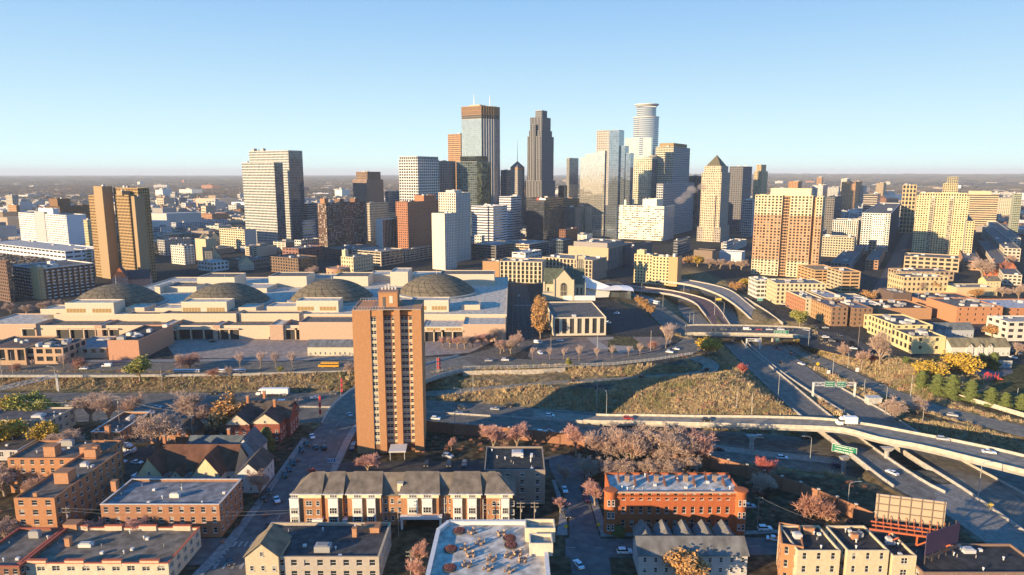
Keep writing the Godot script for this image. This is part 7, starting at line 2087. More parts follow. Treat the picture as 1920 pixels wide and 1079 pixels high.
	bld("far_tower","far orange brick apartment block above the condominium tower","tower","far towers beyond downtown",771.8,-1926.4,-31,[[0,0,25.1,66.1,0,86.8,"s116"]])
	bld("far_tower","far white apartment block beyond the shaded offices","tower","far towers beyond downtown",862.8,-1981,-31,[[0,0,28.2,109.9,0,75.6,"s117"]])
	bld("far_tower","far slim tan tower behind the white apartment block","tower","far towers beyond downtown",1357.3,-3077.4,-31,[[0,0,21.9,36.4,0,91.5,"s118"]])
	bld("far_tower","far stepped orange apartment tower with white side","tower","far towers beyond downtown",898.7,-1880.8,-31,[[0,0,34.1,209.3,0,86,"s119"]])
	bld("far_tower","far tan apartment tower left of the tan framed tower","tower","far towers beyond downtown",1293.4,-2450,-31,[[0,0,23.4,180.8,0,74.8,"s120"]])
	bld("far_tower","far white top behind the stepped orange tower","tower","far towers beyond downtown",967.8,-2030.4,-31,[[0,0,15.6,96.5,0,93.2,"s121"]])
	bld("far_tower","far grey slab right of the stepped orange tower","tower","far towers beyond downtown",993.9,-1972.1,-31,[[0,0,10.9,119.6,0,72.6,"s122"]])
	bld("far_tower","far cream block left of the green glass apartments","tower","far towers beyond downtown",1177.2,-1660.3,-31,[[0,0,26.2,400,0,50.9,"s123"]])
	bld("far_tower","far low grey hospital block","tower","far towers beyond downtown",987.8,-2161.6,-31,[[0,0,33.5,125.6,0,66,"s124"]])
	bld("far_tower","far pale low slab left of the tan framed tower","tower","far towers beyond downtown",1403.2,-2640,-31,[[0,0,44.9,400,0,36.2,"s125"]])
	bld("parking_ramp","tan parking ramp with open decks below the brick-red hotel","parking ramp",MID,-196.9,-833.5,-31,[[0,0,47.4,41.2,0,16.7,"s126","s127"]],K(0.3,0.29,0.28))
	bld("parking_ramp","grey parking ramp with dark decks behind the tan one","parking ramp",MID,-139.5,-852.3,-31,[[0,0,6.9,56.6,0,14.8,"s128","s129"]],K(0.3,0.3,0.3))
	bld("parking_ramp","dark parking ramp beside the blank white tower","parking ramp",MID,-53.5,-895.2,-31,[[0,0,38.3,60,0,17.3,"s130"]],K(0.35,0.35,0.36))
	bld("parking_ramp","cream parking ramp with striped decks right of the dark one","parking ramp",MID,-15.8,-915.3,-31,[[0,0,44.6,56.8,0,16.9,"s131","s132"]],K(0.36,0.35,0.34))
	bld("stair_tower","small pale stair tower on the dark parking ramp roof","building",LOW,-54.2,-986.6,-31,[[0,0,12,8,0,20.8,"s133"]],K(0.2,0.19,0.18),0)
	bld("brown_row","brown office row with dark square windows below the blank hall","building",LOW,-274.2,-767.3,-31,[[0,0,45.9,28.7,0,16.6,"s134","s135"]],K(0.12,0.12,0.12),3)
	bld("rose_low_block","low rose-brown block between the cream hall and the brown balcony tower","building",LOW,-301.3,-891,-31,[[0,0,30.1,42.2,0,13.1,"s136"]],K(0.3,0.26,0.24),3)
	bld("white_low_offices","small white low office in front of the dark podium","building",LOW,-306.9,-960.2,-31,[[0,0,12.9,34.8,0,16.5,"s137"]],K(0.5,0.5,0.5))
	bld("cream_chapel","cream stone block with a red-capped turret beside the round drum","building",LOW,-193.3,-765.6,-31,[[0,0,18.8,32.1,0,16.8,"s138"],[0,-2,5,5,16.8,23.8,"s139"]],K(0.2,0.19,0.18),1)
	bld("long_arcade","long cream building with closely spaced piers right of the convention center","building",MID,-12.4,-688.6,-10,[[0,0,43.3,30,0,21.2,"s140"]],K(0.3,0.28,0.25),5)
	bld("long_arcade","curved cream pier-fronted wing behind the church tower","building",MID,32.2,-725.1,-31,[[0,0,58.6,37.2,0,21,"s141","s142"]],K(0.33,0.31,0.28),5)
	bld("tan_low_block","plain tan low block left of the pier-fronted building","building",LOW,-31.6,-727.3,-10,[[0,0,18.1,20,0,16.1,"s143"]])
	bld("white_roof_hall","white roofed low hall above the pier-fronted building","building",LOW,0,-818.6,-31,[[0,0,18.6,40,0,15.4,"s144"]],K(0.6,0.6,0.6),4)
	bld("concert_hall","concert hall with a long tan wall and dark glass corner","building",MID,66.6,-803.5,-31,[[0,0,51,77,0,24.6,"s145","s146"],[4,-6,43,46.2,24.6,29.6,"s147"]],K(0.22,0.22,0.22),8)
	bld("glass_low_block","low blue-grey glass block left of the concert hall","building",LOW,49.2,-879.5,-31,[[0,0,18.5,26.3,0,24.7,"s148"]],K(0.2,0.19,0.18),4)
	bld("dark_gable_hall","dark hall with a low gable right of the concert hall","building",LOW,134.8,-814.3,-31,[[0,0,10.1,68.9,0,23,"s149"]],K(0.08,0.08,0.09))
	bld("low_brick_block","low dark red brick block below the black office block","building",LOW,72.1,-1044.3,-31,[[0,0,10.9,43.1,0,24.4,"s150"]])
	bld("yellow_hotel","yellow stucco hotel with brick lower floors beside the freeway","hotel",MID,124.1,-687.6,-31,[[0,0,19.2,16,0,28.6,"s151"],[19.6,1,17.3,16,0,27.5,"s151","s151"],[36.8,3,9,14,0,28.3,"s152"],[1.9,-2,7.7,8,28.6,32.6,"s153"]])
	bld("freeway_offices","dark banded office behind the yellow hotel","building",LOW,221,-931.2,-31,[[0,0,6,60,0,19,"s154"]])
	bld("striped_garage","white banded garage left of the condominium tower","building",LOW,292.7,-943.3,-31,[[0,0,5.1,40,0,15.6,"s155"]])
	bld("old_stone_church","old brick church-like hall at the trees below the pyramid-roofed tower","building",LOW,226.3,-845.3,-31,[[0,0,23.1,18,0,15.2,"s156"]],K(0.1,0.1,0.1),0)
	bld("museum_shed","white curved-roof shed left of the condominium tower","building",LOW,263.5,-863,-31,[[0,0,27.7,20,0,11.4,"s157"]],K(0.68,0.68,0.68),0)
	bld("white_apartment_block","pale apartment block with square windows behind the second dome","building",MID,-420.6,-837.3,-31,[[0,0,26.8,13.5,0,22.1,"s158"]],K(0.2,0.19,0.18),3)
	bld("blue_apartment_row","long blue-white apartment row on the plain left of the gridded slab","building",MID,-640.7,-1285,-31,[[0,0,19.8,110,0,17.9,"s159","s160"]],K(0.2,0.19,0.18),4)
	bld("tan_gable_hall","tan stone hall left of the white low church","building",LOW,-405.4,-870.4,-31,[[0,0,21.7,13.8,0,27.1,"s161"]],K(0.2,0.19,0.18),1)
	bld("grey_flat_block","grey flat-roofed block behind the westmost dome","building",LOW,-481.4,-924,-31,[[0,0,15.7,40,0,20.2,"s162"]],K(0.2,0.19,0.18),3)
	bld("brick_school_hall","far brick hall among the low roofs left of the gridded slab","building",MID,-697.3,-1528.7,-31,[[0,0,43.2,40,0,21.1,"s163"]])
	bld("white_low_annex","white low annex behind the second dome","building",LOW,-360.9,-778.2,-31,[[0,0,27.1,20,0,9.7,"s164"]],K(0.5,0.5,0.5),3)
	bld("long_white_shed","long white shed on the plain right of the twin tower","building",LOW,-1245.7,-2401.9,-31,[[0,0,86.5,120,0,16.4,"s165"]],K(0.6,0.6,0.6),0)
	bld("brown_hall","low brown hall with dark windows behind the third dome","building",LOW,-336.6,-805.8,-31,[[0,0,38.3,30,0,9.4,"s166"]],K(0.14,0.14,0.14),3)
	bld("grey_low_block","grey low block west of the avenue below the olive panelled apartments","building",LOW,360.3,-766,-31,[[0,0,19.6,231.1,0,9.6,"s168"]],K(0.2,0.19,0.18),3)
	bld("brick_low_shop","brick low shops beside the avenue below the tan corner block","building",LOW,411.6,-788.4,-31,[[0,0,13.2,165,0,9.9,"s169"]],K(0.2,0.19,0.18),3)
	bld("brick_low_shop","brick low block right of the yellow apartment tower's podium","building",LOW,521.7,-781.8,-31,[[0,0,17.4,400,0,9.8,"s169"]],K(0.2,0.19,0.18),3)
	bld("tan_low_block","tan low block at the right edge behind the red mansion","building",LOW,621.1,-857.7,-31,[[0,0,17.5,400,0,16.1,"s167"]],K(0.2,0.19,0.18),3)
	bld("white_low_block","white low block right of the shaded apartments","building",LOW,718.7,-988.8,-31,[[0,0,16.3,400,0,17,"s170"]],K(0.2,0.19,0.18),3)
	bld("tan_low_block","tan low block above the orange brick warehouses","building",LOW,492,-675.6,-31,[[0,0,15.1,400,0,9.6,"s167"]],K(0.2,0.19,0.18),3)
	bld("white_low_block","white low block between the freeway park and the condominium tower","building",LOW,304.8,-990.5,-31,[[0,0,19.7,75.4,0,9.3,"s170"]],K(0.2,0.19,0.18),3)
	bld("grey_low_block","grey low block right of the parking ramps before the concert hall","building",LOW,29.6,-941,-31,[[0,0,25,32,0,11.7,"s168"]],K(0.2,0.19,0.18),3)

func place_near() -> void:
	pass
	brick_tower(-61.4,-256.6,26.3,20,58.1,4)
	townhouses(-69.3,-199.3,70.1,11.6)
	S["rowst"] = [4.0,2.6,0.5,0.56,0.35,K(0.4,0.115,0.045),[K(0.03,0.03,0.035)],"glass"]
	row_house(30.3,-196,40.1,13.5,13.1)
	white_roof_block([-20.6,-136.6,-20.1,-172.9,-17.6,-177.5,6.3,-177.5,8.8,-174,8.7,-136.6],13)
	stored["where"] = "far west corner"; terrace_set(-14.5,-173.4,1)
	stored["where"] = "west edge"; terrace_set(-16,-164.3,1)
	stored["where"] = "near west corner"; terrace_set(-15.5,-155.6,1)
	stored["where"] = "far edge"; terrace_set(-2.9,-171.8,0)
	stored["where"] = "beside the far chairs"; terrace_set(-0.7,-169.6,1)
	stored["where"] = "third row from the far edge"; terrace_set(-8.5,-167.4,0)
	stored["where"] = "beside the west planter"; terrace_set(-12.3,-164.8,0)
	stored["where"] = "below the west planter"; terrace_set(-10.7,-161.5,0)
	stored["where"] = "middle of the east half"; terrace_set(-0.3,-166.1,1)
	stored["where"] = "right of the middle"; terrace_set(-0.7,-161.1,0)
	stored["where"] = "near the stair block"; terrace_set(1.4,-162.3,0)
	stored["where"] = "near west side"; terrace_set(-11.3,-157,0)
	stored["where"] = "near middle"; terrace_set(-6,-155.6,0)
	stored["where"] = "near east side"; terrace_set(-0.7,-154.6,0)
	stored["where"] = "beside the stair block"; terrace_set(2.7,-159.3,0)
	stored["where"] = "far west"; terrace_set(-10.9,-172.9,0)
	stored["where"] = "centre of the terrace"; terrace_set(-5.2,-159.8,0)
	bld("stair_block","cream stair block with dark well on the white roof","building","",3.5,-168,0,[[0,0,8,5,0,3.2,"s171"],[1,6.5,6,5,0,2.6,"s172"]],K(0.5,0.44,0.33),0,false,13)
	var v23 = bld("apartment_block","brick block with a grey ponded roof and a tall chimney at its corner","building",FAB,-125.1,-193.5,0,[[0,0,36.1,17.5,0,10,"s174"]],K(0.3,0.3,0.3),1,true)
	chimneys(v23,[[-2.2,-9.6,1.6,1.6,10,13.5]])
	coping(v23,36.1,17.5,10.8,K(0.56,0.52,0.46))
	vents(v23,1.5,34.6,-1.5,-16,10,9)
	var v27 = bld("apartment_block","narrow brick block with lit front and long shaded side at the left","building",FAB,-150.7,-192.9,0,[[0,0,12.3,36,0,12.5,"s173"]],K(0.2,0.17,0.14),1,true)
	chimneys(v27,[[5.2,-10.8,4.5,4,12.5,16.1],[4.9,-1.4,1.2,1,12.5,13.9],[2.5,-30.6,4,3,12.5,15.5]])
	vents(v27,1.5,10.8,-1.5,-34.5,12.5,5)
	var v30 = bld("apartment_block","wide brick block with rooftop air units behind the narrow one","building",FAB,-174.6,-222.9,0,[[0,0,30.7,16,0,12.2,"s173"]],K(0.2,0.17,0.14),1,true)
	chimneys(v30,[[11.1,-2.4,4,3.5,12.2,15.8],[28.9,-1.6,1.6,1.6,12.2,16.2],[22.1,-4.8,3.5,3,12.2,14.6],[9.2,-13.6,1.8,1.6,12.2,14.2]])
	vents(v30,1.5,29.2,-1.5,-14.5,12.2,8)
	var v33 = bld("apartment_block","flat-roofed block with red roof trim and dentil parapets at the lower left","building",FAB,-133.4,-169.3,0,[[0,0,40.6,19,0,5.4,"s176"]],K(0.26,0.22,0.17),1,true)
	chimneys(v33,[[6.5,-9.5,1.4,1.4,5.4,7.8],[0.8,-17.7,4,3,5.4,7.6]])
	coping(v33,40.6,19,6.2,K(0.5,0.13,0.07),4)
	vents(v33,1.5,39.1,-1.5,-17.5,5.4,12)
	var v37 = bld("apartment_block","brown flat-roofed block cut by the lower left corner of the photo","building",FAB,-145.8,-167.2,0,[[0,0,14.3,20,0,5.8,"s175"]],K(0.24,0.2,0.16),1,true)
	coping(v37,14.3,20,6.6,K(0.4,0.1,0.07))
	vents(v37,1.5,12.8,-1.5,-18.5,5.8,4)
	var v40 = bld("apartment_block","dark-roofed block with tan parapet and shaded pale side, bottom left of middle","building",FAB,-71.6,-170.3,0,[[0,0,35.5,18.5,0,6.6,"s177"]],K(0.1,0.1,0.1),1,true)
	chimneys(v40,[[25.6,-11.5,1.3,1.2,6.6,9.2],[28.4,-13.9,4.5,3.4,6.6,8.1]])
	coping(v40,35.5,18.5,7.4,K(0.52,0.4,0.26))
	vents(v40,1.5,34,-1.5,-17,6.6,7)
	var v44 = bld("apartment_block","small brick block with white roof edge and front chimney by the freeway","building",FAB,-173,-266.6,0,[[0,0,11.8,24,0,4.4,"s173"]],K(0.13,0.12,0.11),1,true)
	chimneys(v44,[[6.5,1.2,1.8,1.6,4.4,7.9]])
	coping(v44,11.8,24,5.2,K(0.6,0.58,0.54))
	vents(v44,1.5,10.3,-1.5,-22.5,4.4,4)
	var v48 = bld("apartment_block","pale low block with dark roof behind yellow trees at the left edge","building",FAB,-224.4,-272.9,0,[[0,0,30.9,16,0,7.3,"s178"]],K(0.15,0.14,0.14),1,true)
	vents(v48,1.5,29.4,-1.5,-14.5,7.3,6)
	var v50 = bld("apartment_block","low dark flat roof with white wall at the far left","building",FAB,-209,-250.2,0,[[0,0,17.4,24,0,3.5,"s179"]],K(0.12,0.1,0.08),1,true)
	vents(v50,1.5,15.9,-1.5,-22.5,3.5,3)
	var v52 = bld("apartment_block","dark-roofed shaded block with rooftop units behind the townhouses","building",FAB,-9.3,-214.7,0,[[0,0,20.4,20,0,11.6,"s180"]],K(0.06,0.07,0.07),1,true)
	vents(v52,1.5,18.9,-1.5,-18.5,11.6,14)
	var v54 = bld("apartment_block","yellow stucco block with black roof and fire escapes, lower right, west half","building",FAB,75.4,-166,0,[[0,0,11.3,13,0,11.2,"s181"]],K(0.07,0.065,0.06),1,true)
	chimneys(v54,[[5.7,-9.1,2.6,1.2,11.2,13]])
	vents(v54,1.5,9.8,-1.5,-11.5,11.2,9)
	var v57 = bld("apartment_block","yellow stucco block with black roof and fire escapes, lower right, east half","building",FAB,88.6,-166,0,[[0,0,10.9,13,0,11.2,"s181"]],K(0.07,0.065,0.06),1,true)
	chimneys(v57,[[4.4,-6.5,1.6,1.2,11.2,12.6]])
	vents(v57,1.5,9.4,-1.5,-11.5,11.2,9)
	var v60 = bld("apartment_block","narrow yellow wing with black roof right of the fire escapes","building",FAB,100.4,-165.5,0,[[0,0,6.2,13,0,10,"s181"]],K(0.06,0.06,0.06),1,true)
	vents(v60,1.5,4.7,-1.5,-11.5,10,7)
	var v62 = bld("apartment_block","dark roofed shed at the lower right corner below the billboard","building",FAB,106.8,-162.5,0,[[0,0,32.7,14,0,7.1,"s182"]],K(0.07,0.07,0.07),1,true)
	vents(v62,1.5,31.2,-1.5,-12.5,7.1,9)
	bld("brick_side_wing","orange brick flank wing on the yellow stucco block","building","",72.3,-169.1,-18,[[0,0,5.5,12,0,11.4,"s173"]],K(0.08,0.08,0.08),0,true)
	fire_escape(78.3,-168.6,24.0)
	billboard(109.4,-174.7,12.0,-17,17.0,7.2)
	dark_billboard(114.2,-167.3,10.5,26)
	house("gabled_house","large house with a rust-brown roof and cream gable ends","houses in the near streets",-132.7,-226.9,0,[[0,9,0,-17,4.5,6.5,false,K(0.7,0.6,0.36)],[5,33,-4,-16,4.5,7.5,true,K(0.7,0.6,0.36)],[20,30,1,-12,4.8,7,false,K(0.7,0.6,0.36)],[12,16,0.5,-6,4.2,2.6,false,K(0.7,0.6,0.36)]],K(0.62,0.58,0.52),K(0.2,0.1,0.065),[[3,-15,13.5]])
	house("gabled_house","grey house with slate-blue roof behind the rust-roofed house","houses in the near streets",-124,-246.2,0,[[0,20,0,-9,5.5,4.5,true],[7,13,1.5,-8,5.5,4,false],[18,27,2,-10,5.5,6,false]],K(0.55,0.55,0.54),K(0.16,0.19,0.2),[[14,-6,12]])
	house("gabled_house","red Victorian house with twin cream gables and tall chimneys","houses in the near streets",-117.9,-267.1,0,[[0,10,0,-12,8,4.5,false,K(0.6,0.52,0.38)],[10,22,-1,-13,8,4.5,false,K(0.6,0.52,0.38)],[2,24,-8,-20,8,5.5,true]],K(0.26,0.085,0.06),K(0.12,0.1,0.085),[[6,-10,17],[12,-13,18],[18,-8,16]])
	house("gabled_house","small orange-gabled brick house beside the big bare tree","houses in the near streets",-137,-263.8,0,[[0,7,0,-10,5,4.5,false,K(0.5,0.2,0.09)],[-12,2,-3,-12,5,4,true]],K(0.4,0.2,0.12),K(0.14,0.11,0.09),[[5,-5,11]])
	house("gabled_house","white house in shade right of the rust-roofed house","houses in the near streets",-95.6,-222.9,0,[[0,8,0,-14,7,4,false]],K(0.6,0.6,0.58),K(0.14,0.12,0.1),[])
	house("cottage_row","long grey-roofed row of cottages with five rear gables at the bottom edge","houses in the near streets",35,-173.3,0,[[0,30,0,-9,6,3.2,true],[1,5.6,-7,-14,6,3,false],[6.9,11.5,-7,-14,6,3,false],[12.8,17.4,-7,-14,6,3,false],[18.7,23.3,-7,-14,6,3,false],[24.6,29.2,-7,-14,6,3,false]],K(0.5,0.48,0.45),K(0.25,0.24,0.22),[])
	house("row_cottage","shaded gable of a tan house behind the dark-roofed block at the bottom","houses in the near streets",-72,-169.3,0,[[0,9,0,-10,8,4,false]],K(0.55,0.46,0.32),K(0.3,0.24,0.16),[])
	convention_center([[-321.1,-104.4,-447.1,-464,0,9.2,0,1],[-60,-4.2,-441.1,-464,0,9.6,0,0],[-107.3,-57.2,-447.1,-464,0,9.3,0,1],[-356.2,-318.4,-445.6,-480,0,10.5,1,0],[-141.9,-95.8,-444.1,-464,0,12,1,1],[-32.4,-4.2,-440.1,-480,0,11.5,1,0],[-279.4,-274.4,-445.6,-464,0,9.6,2,0],[-233.6,-226.5,-444.1,-464,0,10.6,2,0],[-200.2,-195.3,-445.6,-464,0,9.6,2,0],[-161.6,-152.7,-444.1,-464,0,10.2,2,0],[-318.2,-3.7,-464,-636,0,13.3,0,0],[-242.1,-190,-460,-478,0,14.6,0,1],[-267,-243.4,-462.5,-472,0,13.8,0,1],[-188.6,-147.3,-462,-472,0,14.2,0,1],[-310.9,-277.1,-465.9,-479.9,12.5,21,3,0],[-231.8,-200,-469.6,-483.6,12.5,21,3,0],[-152.6,-122.8,-473.4,-487.4,12.5,21,3,0],[-71.9,-45,-475.2,-489.2,12.5,21,3,0],[-329.8,-312.3,-467.8,-483.8,12.5,16.2,0,0],[-273.3,-260.1,-473.4,-489.4,12.5,16.2,0,0],[-251.6,-232.8,-471.5,-487.5,12.5,16.2,0,0],[-193.4,-181,-473.4,-489.4,12.5,16.2,0,0],[-174.8,-153.5,-477.2,-493.2,12.5,16.2,0,0],[-109.8,-97.3,-479.1,-495.1,12.5,16.2,0,0],[-36.5,-23.1,-483,-499,12.5,16.2,0,0],[-209.9,-177.2,-581.4,-607.4,12.5,22.3,3,1],[-155.6,-125.4,-587.1,-613.1,12.5,21.3,3,1],[-105.9,-90.6,-587.1,-613.1,12.5,25.3,3,0],[-63.8,-15.5,-592.9,-618.9,12.5,22.3,3,1],[-269,-237.1,-575.9,-601.9,12.5,22.3,3,1],[-289.2,-261.4,-557.2,-583.2,12.5,17.3,3,1],[-225.1,-202.2,-554.6,-580.6,12.5,16.3,3,0],[-130.4,-108.7,-610.9,-636.9,12.5,19.3,3,0],[-181.7,-160.2,-604.7,-630.7,12.5,17.3,3,2],[-92.2,-67,-614,-640,12.5,18.3,3,0],[-291.9,-287.6,-549.5,-575.5,12.5,18.3,3,0]],[[-296.8,-505,13.4],[-216.9,-509,13.4],[-141.3,-528,13.4],[-62.2,-556,13.4]],[[-326.9,-445.6,7.4,7],[-305.1,-447,7.5,6.3],[-295.8,-447,7.5,6.3],[-286.5,-447,7.5,6.3],[-277.9,-447,7.5,6.3],[-269.7,-447,5.5,6.3],[-232.1,-444,7.5,6.3],[-223.5,-447,7.5,6.3],[-214.9,-447,7.5,6.3],[-206.3,-447,7.5,6.3],[-196.2,-447,5.5,6.3],[-189.1,-447,5.5,6.3],[-151.8,-447,7.5,6.3],[-144.7,-447,7.5,6.3],[-136.1,-447,7.5,6.3],[-128.9,-447,7.5,6.3],[-117.5,-447,7.5,6.3],[-57.6,-441,6,6.3],[-51.3,-441,6,6.3],[-46,-441,6,6.3],[-38.9,-441,6,6.3]],[[-310.1,-465.9,13.5,14.2,2.8],[-292.2,-465.9,13.5,14.2,2.8],[-231,-469.6,12.7,14.2,2.8],[-214.1,-469.6,12.7,14.2,2.8],[-151.8,-473.4,11.9,14.2,2.8],[-136,-473.4,11.9,14.2,2.8],[-71.1,-475.2,10.7,14.2,2.8],[-56.9,-475.2,10.7,14.2,2.8],[-56.5,-441.1,9.2,7,2],[-43.8,-441.1,10.6,7,2]])
	bld("brick_cube","plain brick cube with a row of small square openings above the frontage street","building","low buildings near the freeway",-240.2,-394.1,0,[[0,0,18.4,42,0,11.4,"s183"]],K(0.08,0.08,0.08),9)
	bld("brick_low_block","low brick office with cream window bays at the frontage street","building","low buildings near the freeway",-283.5,-386,0,[[0,0,21.8,22,0,9,"s184"]],K(0.12,0.12,0.12),8)
	bld("brick_low_block","low brown-roofed office with columns at the photo's left edge","building","low buildings near the freeway",-309.8,-383.7,0,[[0,0,27.8,30,0,9.3,"s185"]],K(0.2,0.14,0.11),3)
	bld("brick_low_block","tan rear wing beside the plain brick cube","building","low buildings near the freeway",-270,-398.8,0,[[0,0,25.7,30,0,5.6,"s186"]],K(0.35,0.34,0.33),6)
	house("cream_shed","low cream shed with a grey-blue pitched roof by the bus","low buildings near the freeway",-124.6,-403.7,0,[[0,28.3,0,-11,5.5,3.4,true]],K(0.6,0.53,0.4),K(0.2,0.215,0.23))
	bld("deck_building","cream stone building with tall pier windows and a parking deck on its roof","building","low buildings near the freeway",28.2,-455.9,3,[[0,0,36.4,58,0,12,"s187"]],K(0.2,0.185,0.16),1)
	church(27.7,-590,-4)
	swoop_pavilion(81,-592.5)
	bld("school_building","cream school front wing with two floors of window groups, beside the park","building",LRB,246.5,-408.7,0,[[0,0,20.4,24,0,10.1,"s189","s188"]],K(0.14,0.14,0.15),6)
	bld("school_building","taller cream school wing with corner chimneys behind the front wing","building",LRB,248.9,-432.6,0,[[0,0,24.3,34,0,12.1,"s190","s188"]],K(0.16,0.15,0.16),6)
	bld("school_building","rear grey-cream school wing facing the freeway","building",LRB,254.2,-456.3,0,[[0,0,12.8,26,0,9,"s188","s188"]],K(0.3,0.28,0.27))
	house("gabled_terrace","white terrace with three small dormers beside the school",LRB,267.7,-403.7,0,[[0,35.8,0,-11,5.5,4.5,true],[9,13,.6,-5,5.6,2.4,false],[15,19,.6,-5,5.6,2.4,false],[21,25,.6,-5,5.6,2.4,false]],K(0.6,0.58,0.52),K(0.3,0.26,0.16))
	house("gabled_terrace","shaded blue-grey terrace behind the school",LRB,282.3,-450.1,0,[[0,30,0,-10,5.5,4,true],[4,8,.6,-5,5.6,2.4,false],[10,14,.6,-5,5.6,2.4,false]],K(0.4,0.42,0.45),K(0.2,0.22,0.22))
	bld("loft_building","cream loft building with grids of dark windows below the condominium tower","building",LRB,224,-569.9,-3,[[0,0,40.7,26,0,17.4,"s191","s191"]],K(0.3,0.28,0.25),6)
	bld("loft_building","white corner building with ribbon windows left of the cream lofts","building",LRB,217.5,-597.7,0,[[0,0,14.2,22,0,15.4,"s192"]],K(0.4,0.38,0.35),3)
	bld("brick_apartments","brick apartments with cream end wall right of the cream lofts","building",LRB,229.4,-523.9,0,[[0,0,13.8,38,0,12.7,"s195","s193"]],K(0.2,0.19,0.19),4)
	bld("brick_apartments","white-roofed brick apartments behind the cream end wall","building",LRB,248.6,-532.1,0,[[0,0,16.1,34,0,12.1,"s196","s193"]],K(0.5,0.5,0.5),4)
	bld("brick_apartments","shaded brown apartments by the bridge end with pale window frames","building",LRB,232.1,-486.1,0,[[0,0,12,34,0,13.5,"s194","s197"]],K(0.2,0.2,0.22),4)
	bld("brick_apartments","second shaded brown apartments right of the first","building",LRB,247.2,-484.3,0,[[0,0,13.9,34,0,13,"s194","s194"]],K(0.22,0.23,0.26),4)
	bld("low_warehouse","long low warehouse with a dark roof and lit brick end","building",LRB,279,-510,0,[[0,0,41.1,36,0,7.9,"s198"]],K(0.06,0.06,0.065),12)
	bld("low_warehouse","white-edged low building behind the dark-roofed warehouse","building",LRB,267.8,-549.4,0,[[0,0,29.7,34,0,6.2,"s199"]],K(0.34,0.28,0.22),5)
	bld("low_warehouse","grey low building with white side wall beside the dark-roofed warehouse","building",LRB,269.5,-523.9,0,[[0,0,18.8,30,0,8.5,"s200"]],K(0.3,0.3,0.32),4)
	bld("brick_warehouse","orange brick warehouse with a flat grey roof at the far right","building",LRB,328,-493.2,0,[[0,0,33.8,38,0,12.1,"s201","s202"]],K(0.2,0.19,0.17),10)
	bld("brick_warehouse","second orange brick warehouse with a white roof at the photo's right edge","building",LRB,369.5,-500.5,0,[[0,0,42.3,38,0,9.8,"s203"]],K(0.62,0.62,0.62),4)
	bld("brick_warehouse","far brick warehouse with long pale parapets, upper right","building",LRB,339.1,-549.4,0,[[0,0,50.3,40,0,5.8,"s204"]],K(0.14,0.12,0.12),12)
	bld("brick_warehouse","dark box-shaped building beside the avenue, upper right","building",LRB,322.5,-567.8,0,[[0,0,15.3,24,0,9.6,"s205"]],K(0.25,0.24,0.23),4)
	bld("white_ruin","white broken-walled building at the right edge behind shrubs","building",LRB,328,-441.2,0,[[0,0,36.7,20,0,12.3,"s206"]],K(0.5,0.46,0.4),3)
	bld("tan_flat_block","tan flat-roofed block with awning windows above the avenue trees","building",LRB,363,-625.1,0,[[0,0,41.6,26,0,14.5,"s207"]],K(0.2,0.19,0.17),6)
	bld("tan_flat_block","low tan building behind bare shrubs, upper right","building",LRB,404.1,-611.1,0,[[0,0,37.3,22,0,6.9,"s208"]],K(0.34,0.3,0.25),3)
	bld("tan_flat_block","low dark-roofed block below the podium of the yellow apartment tower","building",LRB,401.3,-694.9,0,[[0,0,53.8,26,0,9.4,"s209"]],K(0.16,0.16,0.16),6)
	house("yellow_villa","yellow hip-roofed villa among the lots, upper right",LRB,459.2,-651.9,0,[[0,14,0,-12,7,4,true]],K(0.62,0.52,0.28),K(0.24,0.21,0.15),[[3,-4,13]])
	house("red_villa","red brick mansion with pointed roofs, upper right",LRB,514.4,-724.2,0,[[0,16,0,-14,9,5,true],[14,24,3,-10,10,6,false],[4,10,2,-8,9,5,false]],K(0.46,0.16,0.08),K(0.3,0.12,0.08),[[6,-8,19],[18,-6,18]])
	bld("banded_ramp","brown and cream banded parking ramp below the condominium tower","building",LRB,306.9,-628,0,[[0,0,17.4,30,0,19.1,"s210","s211"]],K(0.32,0.26,0.2))
	bld("banded_ramp","long low wing of the banded ramp with a tan roof","building",LRB,298.8,-667.8,0,[[0,0,26.9,40,0,15,"s210"]],K(0.4,0.31,0.2),1)
	var drumb = bld("round_drum","round brick drum building behind the third dome","building","low buildings near the freeway",-195.4,-702,0,[[11.2,-10,2,2,0,13.3,"s213"]],K(0.2,0.19,0.18),0)
	drum_body(drumb,12.2,10,12.3)
	house("rose_church","rose sandstone church tower with an orange pyramid roof behind the westmost dome","churches behind the domes",-374.2,-630.9,20,[[0,12,0,-12,14,10,false,K(0.6,0.2,0.08)],[8,30,-8,-24,10,8,true]],K(0.36,0.22,0.19),K(0.09,0.1,0.11))
	house("stone_chapel","pale stone chapel with dark steep roof behind the second dome","churches behind the domes",-370.6,-828.4,25,[[0,14,0,-30,9,10,false,K(0.55,0.47,0.32)],[-4,4,2,-8,17,1,true]],K(0.46,0.41,0.32),K(0.08,0.085,0.09))
	house("stone_chapel","cream gabled hall with a tan roof left of the brown row","churches behind the domes",-311.6,-772.9,25,[[0,16,0,-22,7,8,false,K(0.6,0.52,0.36)]],K(0.5,0.45,0.36),K(0.4,0.33,0.2))
	house("stone_chapel","twin-gabled cream hall left of the cream hall with the blank flank","churches behind the domes",-468.8,-1023.5,28,[[0,14,0,-20,12,9,false,K(0.64,0.54,0.34)],[14,28,-2,-20,12,9,false,K(0.64,0.54,0.34)]],K(0.52,0.46,0.34),K(0.3,0.25,0.18))
	house("green_roofed_church","church with steep teal copper roofs left of the deco tower","churches behind the domes",614.7,-1770.2,28,[[0,26,0,-60,24,24,false],[20,80,-14,-44,20,16,true]],K(0.2,0.2,0.2),K(0.05,0.15,0.15))

